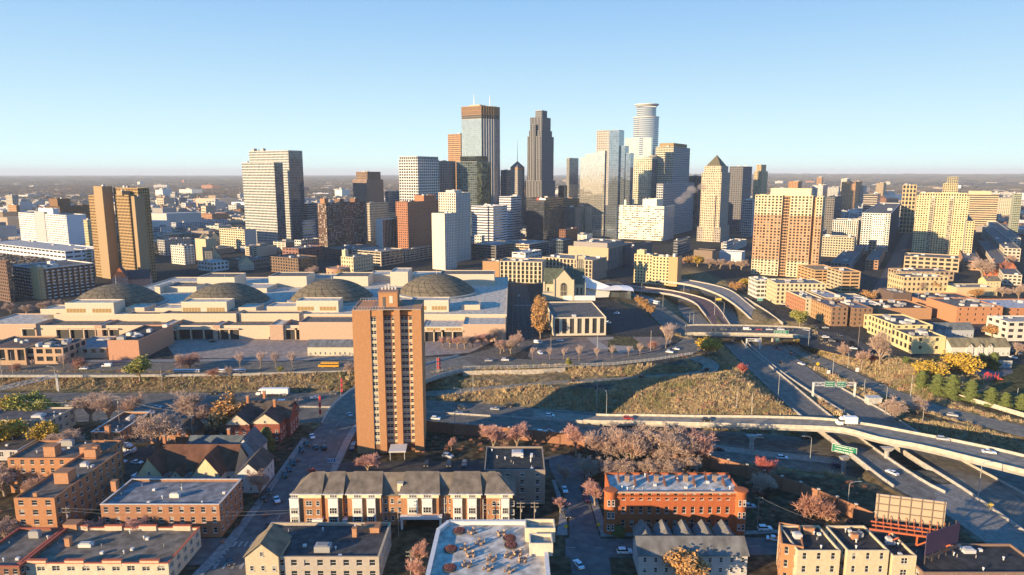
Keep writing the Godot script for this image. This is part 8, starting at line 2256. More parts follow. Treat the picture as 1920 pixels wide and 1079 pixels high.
func place_small() -> void:
	pass
	semi("white semi truck with a long trailer in the freeway trench",-130.6,-5.95,-346.7,-90,K(0.7,0.7,0.7))
	semi("white box truck crossing the flyover",141.1,5.4,-273.3,-96,K(0.74,0.73,0.7),true)
	semi("white box trailer truck in the small lot by the brick block",-154.7,0.1,-257.3,90,K(0.6,0.6,0.6),true)
	bus("yellow school bus on the frontage street",-105.4,0.06,-379.3,-90,K(0.6,0.3,0.02),true)
	bus("white city bus on the freeway strand",122.9,-1.2,-578.8,30,K(0.65,0.65,0.65),false)
	bus("first shuttle bus from the west parked at the frontage street",-185.5,0.06,-368.7,-90,K(0.6,0.56,0.54),false,0.62)
	bus("second shuttle bus from the west parked at the frontage street",-178.4,0.06,-368.7,-90,K(0.6,0.56,0.54),false,0.62)
	bus("third shuttle bus from the west parked at the frontage street",-161.1,0.06,-368.7,-90,K(0.6,0.56,0.54),false,0.62)
	bus("fourth shuttle bus from the west parked at the frontage street",-153,0.06,-368.7,-90,K(0.6,0.56,0.54),false,0.62)
	trees_at("bare trees of the near streets","bare_tree",[["bare_a","big bare tree with a forked crown beside the freeway at the white truck",-136.1,0,-278.8,20,1.25],["bare_b","large bare tree with a stout trunk beside the small brick block",-141.2,0,-256.3,18.6,1.2],["bare_c","bare tree between the freeway and the grey house",-129.4,0,-278.8,14.3,1.2],["bare_b","pale bare tree at the freeway edge, westmost of three",-189.5,0,-292.9,13.7,1.3],["bare_a","pale bare tree at the freeway edge, middle of three",-180.3,0,-291.6,14.9,1.3],["bare_c","pale bare tree at the freeway edge, eastmost of three",-170.1,0,-291.6,15.2,1.2],["bare_b","round bare tree between the brick block and the yellow tree",-177.8,0,-256.3,10.2,1.6],["bare_a","bare tree in shade in front of the small brick block",-154.5,0,-253.2,9.5,1],["pink","bare pinkish tree in front of the grey-roofed brick block, west one",-125.1,0,-189.3,8.3,1.3],["pink","bare pinkish tree in front of the grey-roofed brick block, middle one",-112.3,0,-189.3,8.9,1.4],["pink","small bare pinkish tree in front of the grey-roofed brick block, east one",-101.8,0,-189.9,6.2,1.2],["bare_b","tan bare tree at the left edge above the corner block",-154.2,0,-192.3,7.7,1.4],["bare_b","bare tree in the shade beside the wide brick block",-175.2,0,-220.9,11.7,1.3],["bare_c","dark bare tree against the wall of the wide brick block",-164.2,0,-218.9,9.1,1.2],["bare_c","bare tree near the chimney in shade left of the rust-roofed house",-138.1,0,-218.9,8.7,1],["bare_a","bare tree beside the red Victorian house at the overpass",-97.5,0,-286.4,13.5,1.2],["bare_c","bare tree in shade in front of the white house",-87.1,0,-220.1,11.7,1.1],["pink","spreading pinkish tree left of the brick tower's canopy",-53.3,0,-237.8,9.2,1.7],["red","small red-twigged tree at the townhouse corner",-72.7,0,-233.3,4.9,1],["pink","small pink tree right of the brick tower",-24.4,0,-259.4,5.9,1.1],["pink","pink bare tree in front of the lit noise wall, west one",-7.3,0,-258.4,13.2,1.25],["pink","pink bare tree in front of the lit noise wall, east one",1.9,0,-259.4,13,1.2],["bare_c","slim bare tree right of the two pink trees at the noise wall",-2.6,0,-259.4,10.3,0.9],["red","bright red-twigged fan-shaped tree beside the trench freeway",92,0,-232.5,9,1.35],["bare_b","shaded bare tree below the red fan-shaped tree",86.4,0,-222.9,7.9,1.4],["pink","pinkish tree at the west end of the row house",27.9,0,-213.9,9.3,1.35],["pink","small pinkish tree on the verge of the east street",15.9,0,-208.8,6.4,1.3],["bare_c","dark bare tree at the cul-de-sac",18.8,0,-231.2,7.5,1.1],["pink","slim pink tree in the lane beside the white-roofed block",-26,0,-175.4,10.3,0.8],["pink","lower slim pink tree at the bottom edge beside the white-roofed block",-25.6,0,-168.4,9.4,0.9],["red","rust-brown small tree beside the northbound carriageway",127.8,-2,-366.1,8.6,1],["bare_a","tall bare tree in front of the cream school",210.9,0,-378.2,24.4,0.8],["bare_c","low bare tree on the bank below the school",200.5,0,-378.2,12.6,1.1],["bare_c","bare tree on the bank left of the low one",197.7,0,-394.1,11.8,1],["red","red-leaved shrub tree below the school",210.1,0,-384.9,6.4,1.2],["bare_b","bare tree beside the ramp at the white box",174.3,-1,-295.6,11.4,1.2],["bare_a","second bare tree beside the ramp further right",188,-1,-302.5,9.8,1.2],["bare_b","large bare tree beside the red mansion",504.7,0,-724.2,21.9,1.3],["bare_c","bare tree behind the red mansion",596.1,0,-809.1,16.7,1.3],["bare_a","bare tree at the right edge above the villa",451,0,-597.7,14.4,1.3]])
	trees_at("bare trees of the near streets","leafy_tree",[["bronze","bare-topped tree with some yellow leaves right of the forked tree",-121.9,0,-278.8,16.7,1.3]])
	trees_at("leafy trees","leafy_tree",[["olive","yellow-green willow on the bank above the freeway",-201.2,0,-355.7,13.1,1.35],["olive","yellow-green tree by the sign truss at the left edge",-217.1,0,-292.9,14.2,1.4],["yellow","yellow tree right of the yellow-green one by the sign truss",-226,0,-296.3,11.9,1.3],["olive","dull green tree at the freeway edge left of the pale bare trees",-209.2,0,-292.9,12,1.3],["yellow","bright yellow tree in front of the pale low block",-188.9,0,-262.7,11.4,1.2],["yellow","yellow tree cut by the photo's left edge",-206.1,0,-263.8,11.8,1.4],["bronze","glowing tan tree at the bottom edge in front of the cottages",47.2,0,-168.4,10.9,1.35],["yellow","yellow bush tree at the bridge abutment",120.8,-1,-407.3,12.1,1.4],["olive","narrow yellow tree by the fenced retaining wall",32.4,0,-378.2,6.3,0.8],["yellow","golden round tree in the park, western one",222,0,-350,12.3,1.5],["yellow","golden round tree in the park beside the playground",245.2,0,-359.6,14.4,1.5],["olive","olive tree at the bridge end parking",209.9,0,-486.1,12.7,1.3]])
	trees_at("evergreens","evergreen_tree",[["pine","dark evergreen beside the side street at the red Victorian house",-99.2,0,-261.6,9.5,1.2],["pine","first dark bush from the west along the row house porches",32.9,0,-195.1,3.2,2.2],["pine","second dark bush from the west along the row house porches",39.5,0,-195.1,3.2,2.2],["pine","third dark bush from the west along the row house porches",46.1,0,-195.1,3.2,2.2],["pine","fourth dark bush from the west along the row house porches",51.8,0,-195.1,3.2,2.2],["pine","fifth dark bush from the west along the row house porches",60.9,0,-195.1,3.2,2.2],["pine","first green pine from the west in the park",223.1,0,-373.9,8.1,1.35],["pine","second green pine from the west in the park",212.6,0,-340.8,9.7,1.35],["pine","third green pine from the west in the park",215.3,0,-332.1,10.6,1.35],["pine","fourth green pine from the west in the park",218.6,0,-325.5,12.1,1.35],["pine","fifth green pine from the west in the park",224.7,0,-320.6,10.8,1.35],["pine","sixth green pine from the west in the park",229.2,0,-312.9,9.6,1.35],["pine","seventh green pine from the west in the park",232.9,0,-308.4,8.6,1.35],["pine","eighth green pine from the west in the park",269,0,-378.2,8.8,1.35],["pine","ninth green pine from the west in the park",274.2,0,-376.1,10,1.35],["pine","tenth green pine from the west in the park",239.4,0,-306.9,8.4,1.35]])
	trees_at("shrubs","shrub",[["shrub","small reddish shrub at the foot of the lit noise wall",-2.6,0,-258.4,3.6,1],["shrub","tangled reddish shrub against the lit end of the noise wall",96.5,0,-205.3,8.7,0.8],["shrub","low reddish shrub right of the tangled one",100.8,0,-203.3,7.3,0.8],["shrub","low bare shrub in the plaza",89.9,0,-421.6,5.6,1]])
	trees_at("grove behind the row house","bare_tree",[["pink","first from the west of the big lit bare trees behind the row house",25.5,0,-257.3,12.9,1.15],["bare_c","second from the west of the big lit bare trees behind the row house",32.2,0,-246.2,15.8,1.26],["bare_a","third from the west of the big lit bare trees behind the row house",38.6,0,-245.3,16.6,1.26],["bare_c","fourth from the west of the big lit bare trees behind the row house",44.8,0,-242.4,18.1,1.32],["bare_b","fifth from the west of the big lit bare trees behind the row house",51.6,0,-243.4,17.6,1.26],["bare_a","sixth from the west of the big lit bare trees behind the row house",57.1,0,-240.6,17.2,1.26],["bare_c","seventh from the west of the big lit bare trees behind the row house",64.7,0,-242.4,16.3,1.26],["pink","eighth from the west of the big lit bare trees behind the row house",70.9,0,-244.3,15.1,1.26]])
	trees_at("shaded grove","bare_tree",[["bare_b","first from the west of the shaded bare trees below the lit grove",27.4,0,-235.6,8.7,1.3],["bare_b","second from the west of the shaded bare trees below the lit grove",35,0,-234.2,8.6,1.3],["bare_b","third from the west of the shaded bare trees below the lit grove",41.7,0,-233.3,8.6,1.3],["bare_b","fourth from the west of the shaded bare trees below the lit grove",49.3,0,-232.5,8.6,1.3],["bare_b","fifth from the west of the shaded bare trees below the lit grove",56.5,0,-234.2,8.6,1.3],["bare_b","sixth from the west of the shaded bare trees below the lit grove",64.6,0,-235.6,8.7,1.3]])
	trees_at("trees left of the domes","bare_tree",[["bare_b","first bare tree from the west below the balcony apartments",-398.7,0,-532.1,9.5,1.3],["bare_b","second bare tree from the west below the balcony apartments",-381.1,0,-523.9,9.4,1.3],["bare_b","third bare tree from the west below the balcony apartments",-375.3,0,-536.3,9.6,1.3],["bare_b","fourth bare tree from the west below the balcony apartments",-368.1,0,-545,9.7,1.3]])
	trees_at("avenue trees","leafy_tree",[["bronze","first from the near end of the tall tan trees along the avenue",19.1,0,-448.6,18,0.75],["bronze","second from the near end of the tall tan trees along the avenue",19.9,0,-469.1,19.1,0.75],["bronze","third from the near end of the tall tan trees along the avenue",20.5,0,-493.2,18.4,0.75],["bronze","fourth from the near end of the tall tan trees along the avenue",21.3,0,-513.9,17.1,0.75],["bronze","fifth from the near end of the tall tan trees along the avenue",21.8,0,-536.3,15.2,0.75]])
	trees_at("corner trees","bare_tree",[["bare_c","first of the round brown trees at the convention center corner, from the near left",-39.9,0,-424.3,8.4,1.3],["pink","second of the round brown trees at the convention center corner, from the near left",-34.6,0,-421.6,9,1.3],["bare_a","third of the round brown trees at the convention center corner, from the near left",-29.7,0,-420.3,10.1,1.3],["bare_c","fourth of the round brown trees at the convention center corner, from the near left",-24.9,0,-424.3,9.8,1.3],["pink","fifth of the round brown trees at the convention center corner, from the near left",-19.6,0,-427.1,9.9,1.3],["bare_a","sixth of the round brown trees at the convention center corner, from the near left",-14.6,0,-432.6,9.3,1.3],["bare_c","seventh of the round brown trees at the convention center corner, from the near left",-7.2,0,-408.7,9.5,1.3],["pink","eighth of the round brown trees at the convention center corner, from the near left",-5,0,-413.8,8.2,1.3],["bare_a","ninth of the round brown trees at the convention center corner, from the near left",-0.66,0,-408.7,11.5,1.3],["bare_c","tenth of the round brown trees at the convention center corner, from the near left",3.4,0,-420.3,12.1,1.3],["pink","eleventh of the round brown trees at the convention center corner, from the near left",-44.6,0,-427.1,7,1.3],["bare_a","twelfth of the round brown trees at the convention center corner, from the near left",-12.3,0,-438.3,10.8,1.3]])
	trees_at("plaza trees","young_tree",[["young","first young bare tree from the west along the plaza kerb",12.1,0,-394.1,9.2,1],["young","second young bare tree from the west along the plaza kerb",22.6,0,-395.2,8.2,1],["young","third young bare tree from the west along the plaza kerb",30.5,0,-394.1,8.5,1],["young","fourth young bare tree from the west along the plaza kerb",39.9,0,-392.9,10.4,1],["young","fifth young bare tree from the west along the plaza kerb",51.1,0,-396.4,8.5,1],["young","sixth young bare tree from the west along the plaza kerb",60.4,0,-398.8,8.6,1],["young","seventh young bare tree from the west along the plaza kerb",70.5,0,-401.2,8,1],["young","eighth young bare tree from the west along the plaza kerb",78.1,0,-403.7,9.4,1],["young","tall pale bare tree at the street corner before the bridge",98,0,-423,17,1.2],["young","second pale bare tree at the street corner before the bridge",102.2,0,-429.8,14.8,1.1]])
	trees_at("strand trees","leafy_tree",[["bronze","first from the far end of the tan trees between the freeway strands",108.5,-1,-572.9,8.3,1.1],["bronze","second from the far end of the tan trees between the freeway strands",109.5,-1,-558.9,8.1,1.1],["bronze","third from the far end of the tan trees between the freeway strands",110,-1,-545.5,8,1.1],["bronze","fourth from the far end of the tan trees between the freeway strands",110.5,-1,-530.7,7.8,1.1]])
	trees_at("frontage trees","shrub",[["shrub","first small tree or shrub from the west along the frontage street",-280.4,0,-372.9,4.7,1.2],["shrub","fourth small tree or shrub from the west along the frontage street",-248.2,0,-378.2,6.9,1.2],["shrub","sixth small tree or shrub from the west along the frontage street",-184.9,0,-378.2,8.8,1.2],["shrub","eleventh small tree or shrub from the west along the frontage street",-164,0,-361.6,4.8,1.2]])
	trees_at("frontage trees","young_tree",[["young","second small tree or shrub from the west along the frontage street",-275.1,0,-378.2,5.7,1.2],["young","third small tree or shrub from the west along the frontage street",-255.3,0,-376.1,10,1.2],["young","fifth small tree or shrub from the west along the frontage street",-191,0,-378.2,9.4,1.2],["young","seventh small tree or shrub from the west along the frontage street",-155,0,-376.1,10.6,1.2],["young","eighth small tree or shrub from the west along the frontage street",-143.5,0,-376.1,11.6,1.2],["young","ninth small tree or shrub from the west along the frontage street",-135.4,0,-378.2,11,1.2],["young","tenth small tree or shrub from the west along the frontage street",-125.9,0,-378.2,10.4,1.2],["bare_b","twelfth small tree or shrub from the west along the frontage street",-156,0,-363.6,5.5,1.2],["olive","thirteenth small tree or shrub from the west along the frontage street",-129.4,0,-367.7,4.3,1.2],["bare_b","fourteenth small tree or shrub from the west along the frontage street",-89.3,0,-361.6,8.5,1.2],["red","fifteenth small tree or shrub from the west along the frontage street",-226.4,0,-413.8,6.8,1.2]])
	trees_at("lot trees","bare_tree",[["bronze","first tan tree from the avenue among the right-hand lots",311.5,0,-584.9,9.9,1.4],["bare_b","second tan tree from the avenue among the right-hand lots",323.9,0,-592.5,10,1.4],["bronze","third tan tree from the avenue among the right-hand lots",336.1,0,-597.7,9.6,1.4],["bare_b","fourth tan tree from the avenue among the right-hand lots",382.7,0,-630.9,13.2,1.4],["bronze","fifth tan tree from the avenue among the right-hand lots",394.2,0,-630.9,12.2,1.4],["bare_b","sixth tan tree from the avenue among the right-hand lots",444.3,0,-608.4,9.8,1.4],["bronze","seventh tan tree from the avenue among the right-hand lots",413,0,-597.7,9.6,1.4],["bare_b","eighth tan tree from the avenue among the right-hand lots",336.1,0,-453.2,11.9,1.4],["bronze","ninth tan tree from the avenue among the right-hand lots",327,0,-453.2,9.7,1.4],["bare_b","tenth tan tree from the avenue among the right-hand lots",310.1,0,-407.4,8.4,1.4]])
	trees_at("park strip trees","bare_tree",[["bronze","first tree from the hotel in the park strip by the trench",211.7,0,-809.1,14.1,1.4],["yellow","second tree from the hotel in the park strip by the trench",221.9,0,-809.1,13.5,1.4],["bare_b","third tree from the hotel in the park strip by the trench",231.9,0,-795.1,13.2,1.4],["bare_b","fourth tree from the hotel in the park strip by the trench",243.1,0,-790.6,12.5,1.4],["bare_c","fifth tree from the hotel in the park strip by the trench",254.1,0,-786.1,12.5,1.4],["bare_b","sixth tree from the hotel in the park strip by the trench",263.6,0,-777.2,13,1.4],["pink","seventh tree from the hotel in the park strip by the trench",199.2,0,-799.7,11.4,1.4],["bronze","eighth tree from the hotel in the park strip by the trench",210.1,0,-630.9,11.1,1.4],["yellow","ninth tree from the hotel in the park strip by the trench",221.1,0,-639.7,11.8,1.4],["pink","tenth tree from the hotel in the park strip by the trench",109.5,0,-642.8,10.3,1.4],["bare_b","eleventh tree from the hotel in the park strip by the trench",-211.7,0,-724.2,12.7,1.4],["yellow","twelfth tree from the hotel in the park strip by the trench",-171.4,0,-681.1,13.1,1.4]])
	cars_at("cars on the freeway",[["sedan","k","in the trench lanes right of the yellow tree",-228.1,-6,-337.3,-90],["sedan","s","near the pale bare trees in the trench",-220,-6,-334,90],["suv","s","at the freeway edge beyond the small brick block",-177,-6,-318.3,90],["sedan","s","a lane beyond the one at the freeway edge",-177.7,-6,-326.8,90],["sedan","k","ahead of the white semi truck",-159.1,-6,-349.3,-90],["sedan","w","right of the white semi truck",-102.9,-6,-341.5,-90],["van","w","behind the bare tree near the overpass",-117.1,-6,-334,90],["sedan","g","in shade just before the overpass",-95.2,-6,-349.3,-90],["suv","b","in shade under the overpass end",-207.9,-6,-322.1,90],["suv","w","on the trench lanes just right of the brick tower",-36.4,-6,-311,82],["suv","k","dark in the middle lanes right of the brick tower",-25.1,-6,-326.8,82],["sedan","s","behind the dark one in the middle lanes",-26.5,-6,-318.3,82],["sedan","s","between the dark one and the far one in the trench",-8.5,-6,-324.4,-98],["suv","k","in the far trench lanes below the grass",-1.9,-6,-329.1,-98],["suv","w","at the start of the flyover ramp",18.3,-6,-314.6,84],["suv","w","passing behind the lit noise wall",13.3,-6,-293.4,80],["sedan","b","in shade right of the lit noise wall",16.9,-6,-294.7,80],["suv","w","under the flyover beside its round pier",110.1,-7,-290.2,-100],["sedan","k","under the flyover further right",131.3,-7,-289.6,-100],["sedan","k","in shade behind the grove",88.4,-7,-276,78],["suv","w","in the near trench lanes by the red tree",112.2,-7,-267.7,75],["suv","b","in the near trench lanes before the bridge",131.1,-7,-259.4,74],["suv","r","climbing the flyover ramp",54.3,-3.4,-304.1,88],["suv","k","dark on the flyover above the trench",87.6,0.2,-292.4,88],["suv","s","on the flyover curve",168.1,7.2,-252.8,68],["sedan","w","on the flyover near the photo's right edge",177.3,7.3,-240.1,66],["sedan","w","on the northbound carriageway below the green sign",140.1,0.7,-236.7,205],["sedan","w","on the southbound carriageway under the flyover",167.8,0.6,-254.9,25],["suv","k","on the loop ramp, eastmost",110.5,-1.7,-377.6,-70],["suv","k","on the loop ramp, middle",71.6,-3,-368.4,-96],["sedan","k","on the loop ramp, third from the east",33.9,-3.9,-363.3,-96],["sedan","k","on the loop ramp near the abutment",4.3,-4.7,-356.3,-96],["sedan","k","on the southbound carriageway left of the white one",165.1,-4.6,-403.3,20],["sedan","w","on the southbound carriageway near the yellow sign",175.6,-4.5,-400.6,20],["sedan","r","on the southbound carriageway below the bridge",180.2,-5.2,-425.4,20],["sedan","r","smaller, nearer the bridge on the southbound carriageway",177.4,-5.7,-442.1,20],["sedan","k","by the ramp barrier right of the red one",188.6,-4.4,-414.8,25],["sedan","k","entering under the bridge at the ramp",189.6,-5.9,-452.9,20],["suv","s","on the exit ramp near the photo's right edge",203.9,-1,-301.8,62]])
	cars_at("cars on the bridge",[["sedan","k","first in the queue on the bridge, counted from the west",141.2,1.25,-467.8,90],["suv","g","second in the queue on the bridge, counted from the west",148.7,1.25,-467.8,90],["sedan","b","third in the queue on the bridge, counted from the west",156.2,1.25,-467.8,90],["van","w","fourth in the queue on the bridge, counted from the west",165.2,1.25,-467.8,90],["sedan","r","fifth in the queue on the bridge, counted from the west",173.4,1.25,-467.8,90],["sedan","w","sixth in the queue on the bridge, counted from the west",180.9,1.25,-467.8,90],["suv","w","seventh in the queue on the bridge, counted from the west",188.8,1.25,-467.8,90],["sedan","k","eighth in the queue on the bridge, counted from the west",195.5,1.25,-467.8,90]])
	cars_at("cars on the side street",[["sedan","w","first from the far end parked on the side street's west kerb",-84.3,0.03,-273.4,27],["sedan","k","second from the far end parked on the side street's west kerb",-84.4,0.03,-265.9,27],["suv","k","third from the far end parked on the side street's west kerb",-84.3,0.03,-259.4,27],["suv","k","fourth from the far end parked on the side street's west kerb",-84.1,0.03,-246.7,27],["sedan","k","fifth from the far end parked on the side street's west kerb",-83.7,0.03,-241.4,27],["suv","k","sixth from the far end parked on the side street's west kerb",-83.6,0.03,-236.4,27],["sedan","k","seventh from the far end parked on the side street's west kerb",-85.1,0.03,-222.8,27],["suv","k","eighth from the far end parked on the side street's west kerb",-84.8,0.03,-217.7,27],["sedan","k","driving on the side street, left of a pair",-79.5,0.04,-262,205],["suv","k","driving on the side street, right of a pair",-76.1,0.04,-261.5,205],["sedan","w","driving on the side street beside the townhouses",-80,0.04,-216.9,28],["sedan","k","waiting at the crosswalk at the bottom of the side street",-80.5,0.04,-179.5,30],["suv","k","parked beside the townhouse corner",-75.3,0.04,-199.9,120],["sedan","s","on the overpass behind the brick tower",-74.7,0.04,-299.6,30]])
	cars_at("cars in the near lots and streets",[["sedan","w","parked at the west kerb of the east street",18.5,0.05,-224.4,5],["suv","k","parked nearer on the west kerb of the east street",18,0.05,-206.6,5],["suv","k","parked at the east kerb of the east street",25.3,0.05,-225.2,5],["sedan","r","parked behind the pinkish tree on the east street",25.3,0.05,-217.6,8],["suv","w","on the cross street at the bottom, beside the cottages",33,0.05,-184.5,90],["sedan","w","at the bottom of the east street",18.9,0.05,-177.9,200],["sedan","k","parked on the cross street before the row house, west one",56.3,0.05,-191.6,90],["sedan","k","parked on the cross street before the row house, east one",63.1,0.05,-191.6,90],["suv","s","beside the east end of the row house",78.8,0.05,-212,90],["suv","w","at the corner beyond the row house",78.9,0.05,-197.6,90],["sedan","w","on the cross street by the yellow block",79.6,0.05,-191.6,70],["suv","w","in the small lot by the white box trailer",-152.7,0.05,-255.6,170],["sedan","w","in the small lot, middle",-144,0.05,-247.1,80],["sedan","w","in the small lot, left",-150.7,0.05,-248.1,80],["van","w","in the small lot near the rust-roofed house",-136.4,0.05,-234.6,160],["suv","k","in the lot behind the townhouses, west one",-32.6,0.05,-245.6,0],["suv","k","in the lot behind the townhouses, middle one",-24,0.05,-245.6,0],["suv","g","in the lot behind the townhouses, east one",-18.1,0.05,-245.6,0],["suv","s","in shade beside the brick tower",-25.1,0.05,-253.1,60],["van","b","box-shaped, beside the brick tower's west wall",-64.3,0.05,-261.5,0]])
	cars_at("cars around the convention center",[["sedan","w","on the frontage street at the left",-243.3,0.06,-374.8,-88],["van","w","on the frontage street behind the white car",-233.4,0.06,-380.2,-88],["sedan","k","by the loading yard",-197.7,0.06,-438.1,90],["suv","b","in the loading yard before the second opening",-161,0.06,-446.9,90],["sedan","s","on the frontage street right of the overpass",-13.9,0.06,-391.5,90],["suv","w","on the frontage street below the corner trees",-4.1,0.06,-392.7,90],["van","w","leaving the plaza lot",17.1,0.06,-435.2,60],["sedan","w","in front of the pier-windowed building",31.9,0.06,-441,80],["suv","w","at the street corner before the bridge, front one",97.9,0.06,-411,60],["sedan","w","at the street corner before the bridge, rear one",103.7,0.06,-418.8,60],["sedan","w","alone in the dark parking lot",83.2,0.06,-529.7,90],["suv","w","behind the pier-windowed building's east corner",71.2,0.06,-494.7,90],["sedan","s","on the avenue beyond the crosswalk",6.3,0.06,-608.1,0],["suv","w","on the plaza ramp",17.4,0.06,-408.4,20],["sedan","s","at the right end of the frontage bus",-89.3,0.06,-376.9,90]])
	cars_at("cars in the right-hand lots",[["sedan","w","first from the bridge in the right-hand lots",207.2,0.06,-470.5,70],["suv","k","second from the bridge in the right-hand lots",218.4,0.06,-478.9,10],["sedan","s","third from the bridge in the right-hand lots",225.3,0.06,-478.9,90],["suv","g","fourth from the bridge in the right-hand lots",211.7,0.06,-439.5,70],["sedan","k","fifth from the bridge in the right-hand lots",224.8,0.06,-456,10],["suv","w","sixth from the bridge in the right-hand lots",212.2,0.06,-449.9,90],["sedan","w","seventh from the bridge in the right-hand lots",216.2,0.06,-420.1,70],["suv","k","eighth from the bridge in the right-hand lots",213.7,0.06,-398.6,10],["sedan","s","ninth from the bridge in the right-hand lots",225.9,0.06,-403.5,90],["suv","g","tenth from the bridge in the right-hand lots",230.1,0.06,-555.8,70],["sedan","k","eleventh from the bridge in the right-hand lots",227.3,0.06,-538.2,10],["suv","w","twelfth from the bridge in the right-hand lots",230.2,0.06,-567.5,90],["sedan","k","first in the shaded lot at the right edge",311.2,0.06,-413.5,20],["suv","b","second in the shaded lot at the right edge",311.8,0.06,-408.4,20],["sedan","w","third in the shaded lot at the right edge",302,0.06,-398.6,20],["suv","s","fourth in the shaded lot at the right edge",323.9,0.06,-424.1,20],["sedan","k","fifth in the shaded lot at the right edge",319.1,0.06,-426.8,20]])
	lamp("lamp on the freeway bank left of the willow","freeway lamps",-190.3,-5,-357.2,15,180,3)
	lamp("lamp on the freeway bank at the sign truss","freeway lamps",-245.3,-5,-353.5,13.1,180,3)
	lamp("lamp at the far left of the frontage street","freeway lamps",-281.7,0,-363.6,9.7,0,3)
	lamp("lamp behind the truck trailer in the trench","freeway lamps",-117.6,-6,-329.9,6.7,0,3)
	lamp("lamp in front of the freeway median right of the brick tower","freeway lamps",-26.2,-6,-298.6,10.5,0,3)
	lamp("lamp at the far freeway edge right of the brick tower","freeway lamps",-26.4,-6,-338.1,6.9,180,3)
	lamp("tall lamp on the dark grass slope","freeway lamps",45.3,-4,-312.8,10.6,90,3)
	lamp("lamp beside the northbound carriageway with a curved arm","freeway lamps",132.7,-2,-326.5,14.9,0,3)
	lamp("lamp at the trench lanes by the red tree","freeway lamps",121.6,-6.5,-262.9,11.4,180,3)
	lamp("curved lamp in front of the noise wall on the right","freeway lamps",112.4,0,-213.2,8.9,0,3)
	lamp("lamp in the median of the right-hand freeway","freeway lamps",158.1,0.8,-216.5,13.6,0,3)
	lamp("lamp beside the ramp near the white box","freeway lamps",175.1,-1,-306.1,13.8,180,3)
	lamp("lamp on the ramp right of the bare trees","freeway lamps",184.4,-1,-292.2,8.8,180,3)
	lamp("lamp at the strand below the red lane","freeway lamps",127.4,-1,-565.8,10.5,0,3)
	lamp("lamp on the loop at the strands","freeway lamps",138.7,-5,-521.3,8.1,0,3)
	lamp("lamp by the red lane ramp","freeway lamps",167.3,-3,-527.9,13.3,180,3)
	lamp("lamp on the bridge's east half","freeway lamps",173.1,0,-438.3,9.4,0,3)
	lamp("lamp by the yellow hotel","freeway lamps",118.9,0,-616.6,11.4,0,3)
	lamp("lamp at the curved ramp","freeway lamps",158.3,0,-619.4,11.9,0,3)
	pole("utility_pole","utility pole with crossarms in front of the pale bare trees","pole","utility poles",-167.1,0,-277,17.3,0.14,2,K(0.3,0.25,0.2),0)
	pole("utility_pole","utility pole right of the big bare tree by the brick block","pole","utility poles",-130,0,-263.8,15,0.14,2,K(0.3,0.25,0.2),0)
	pole("utility_pole","utility pole at the left among yellow trees","pole","utility poles",-215.3,0,-289.6,11.1,0.14,1,K(0.3,0.25,0.2),0)
	pole("utility_pole","utility pole between the corner block and the grey-roofed block","pole","utility poles",-135.2,0,-192.9,10.3,0.14,2,K(0.3,0.25,0.2),0)
	pole("utility_pole","utility pole in front of the townhouses","pole","utility poles",-34.9,0,-194.5,11.1,0.14,2,K(0.3,0.25,0.2),0)
	pole("utility_pole","utility pole in the lane by the white-roofed block","pole","utility poles",-28.1,0,-173.6,7.5,0.14,2,K(0.3,0.25,0.2),0)
	pole("utility_pole","west pole of the pair right of the townhouses","pole","utility poles",2.7,0,-197.6,9.6,0.14,2,K(0.3,0.25,0.2),0)
	pole("utility_pole","east pole of the pair right of the townhouses","pole","utility poles",7,0,-197.6,9.6,0.14,2,K(0.3,0.25,0.2),0)
	pole("utility_pole","utility pole at the east end of the row house","pole","utility poles",77.4,0,-199.9,10.2,0.14,1,K(0.3,0.25,0.2),0)
	pole("utility_pole","utility pole in front of the townhouse east end","pole","utility poles",-7.5,0,-197.6,8.9,0.14,2,K(0.3,0.25,0.2),0)
	pole("utility_pole","tall pole in front of the cream school","pole","utility poles",212.6,0,-407.4,19.1,0.14,1,K(0.3,0.25,0.2),0)
	pole("utility_pole","pole beside the park trees","pole","utility poles",206.1,0,-361.6,12.7,0.14,0,K(0.3,0.25,0.2),0)
	pole("utility_pole","slim pole in front of the stone deck building","pole","utility poles",24.3,0,-413.8,10.9,0.14,0,K(0.3,0.25,0.2),0)
	pole("utility_pole","utility pole at the upper right lots","pole","utility poles",332.5,0,-549.4,14.2,0.14,1,K(0.3,0.25,0.2),0)
	pole("light_mast","slim mast on the lit grass mound, west one","mast","tall slim light masts",107,-1,-311.2,9,0.12,0,K(0.45,0.44,0.42),0)
	pole("light_mast","slim mast on the lit grass mound, east one","mast","tall slim light masts",112.1,-2,-305.2,10.9,0.12,0,K(0.45,0.44,0.42),0)
	pole("light_mast","slim mast on the shaded slope","mast","tall slim light masts",41.5,-2,-320.1,13,0.12,0,K(0.45,0.44,0.42),0)
	pole("light_mast","slim mast in the shaded grass near the loop","mast","tall slim light masts",-20.3,-4,-342.4,11.5,0.12,0,K(0.45,0.44,0.42),0)
	pole("light_mast","slim mast on the bank right of the southbound lanes","mast","tall slim light masts",179.2,-2,-368.1,12.6,0.12,0,K(0.45,0.44,0.42),0)
	pole("light_mast","slim mast further up the right bank","mast","tall slim light masts",194.3,-1,-381.7,8.9,0.12,0,K(0.45,0.44,0.42),0)
	pole("light_mast","slim mast on the right bank by the park","mast","tall slim light masts",200.1,0,-328.8,10.5,0.12,0,K(0.45,0.44,0.42),0)
	pole("light_mast","slim mast by the gantry's east post","mast","tall slim light masts",179.3,-2,-333.9,8.7,0.12,0,K(0.45,0.44,0.42),0)
	pole("light_mast","mast in the plaza by the kerb","mast","tall slim light masts",51.4,0,-398.8,14.5,0.12,0,K(0.45,0.44,0.42),0)
	pole("light_mast","mast beside the plaza lawn","mast","tall slim light masts",87.1,0,-416.4,13,0.12,0,K(0.45,0.44,0.42),0)
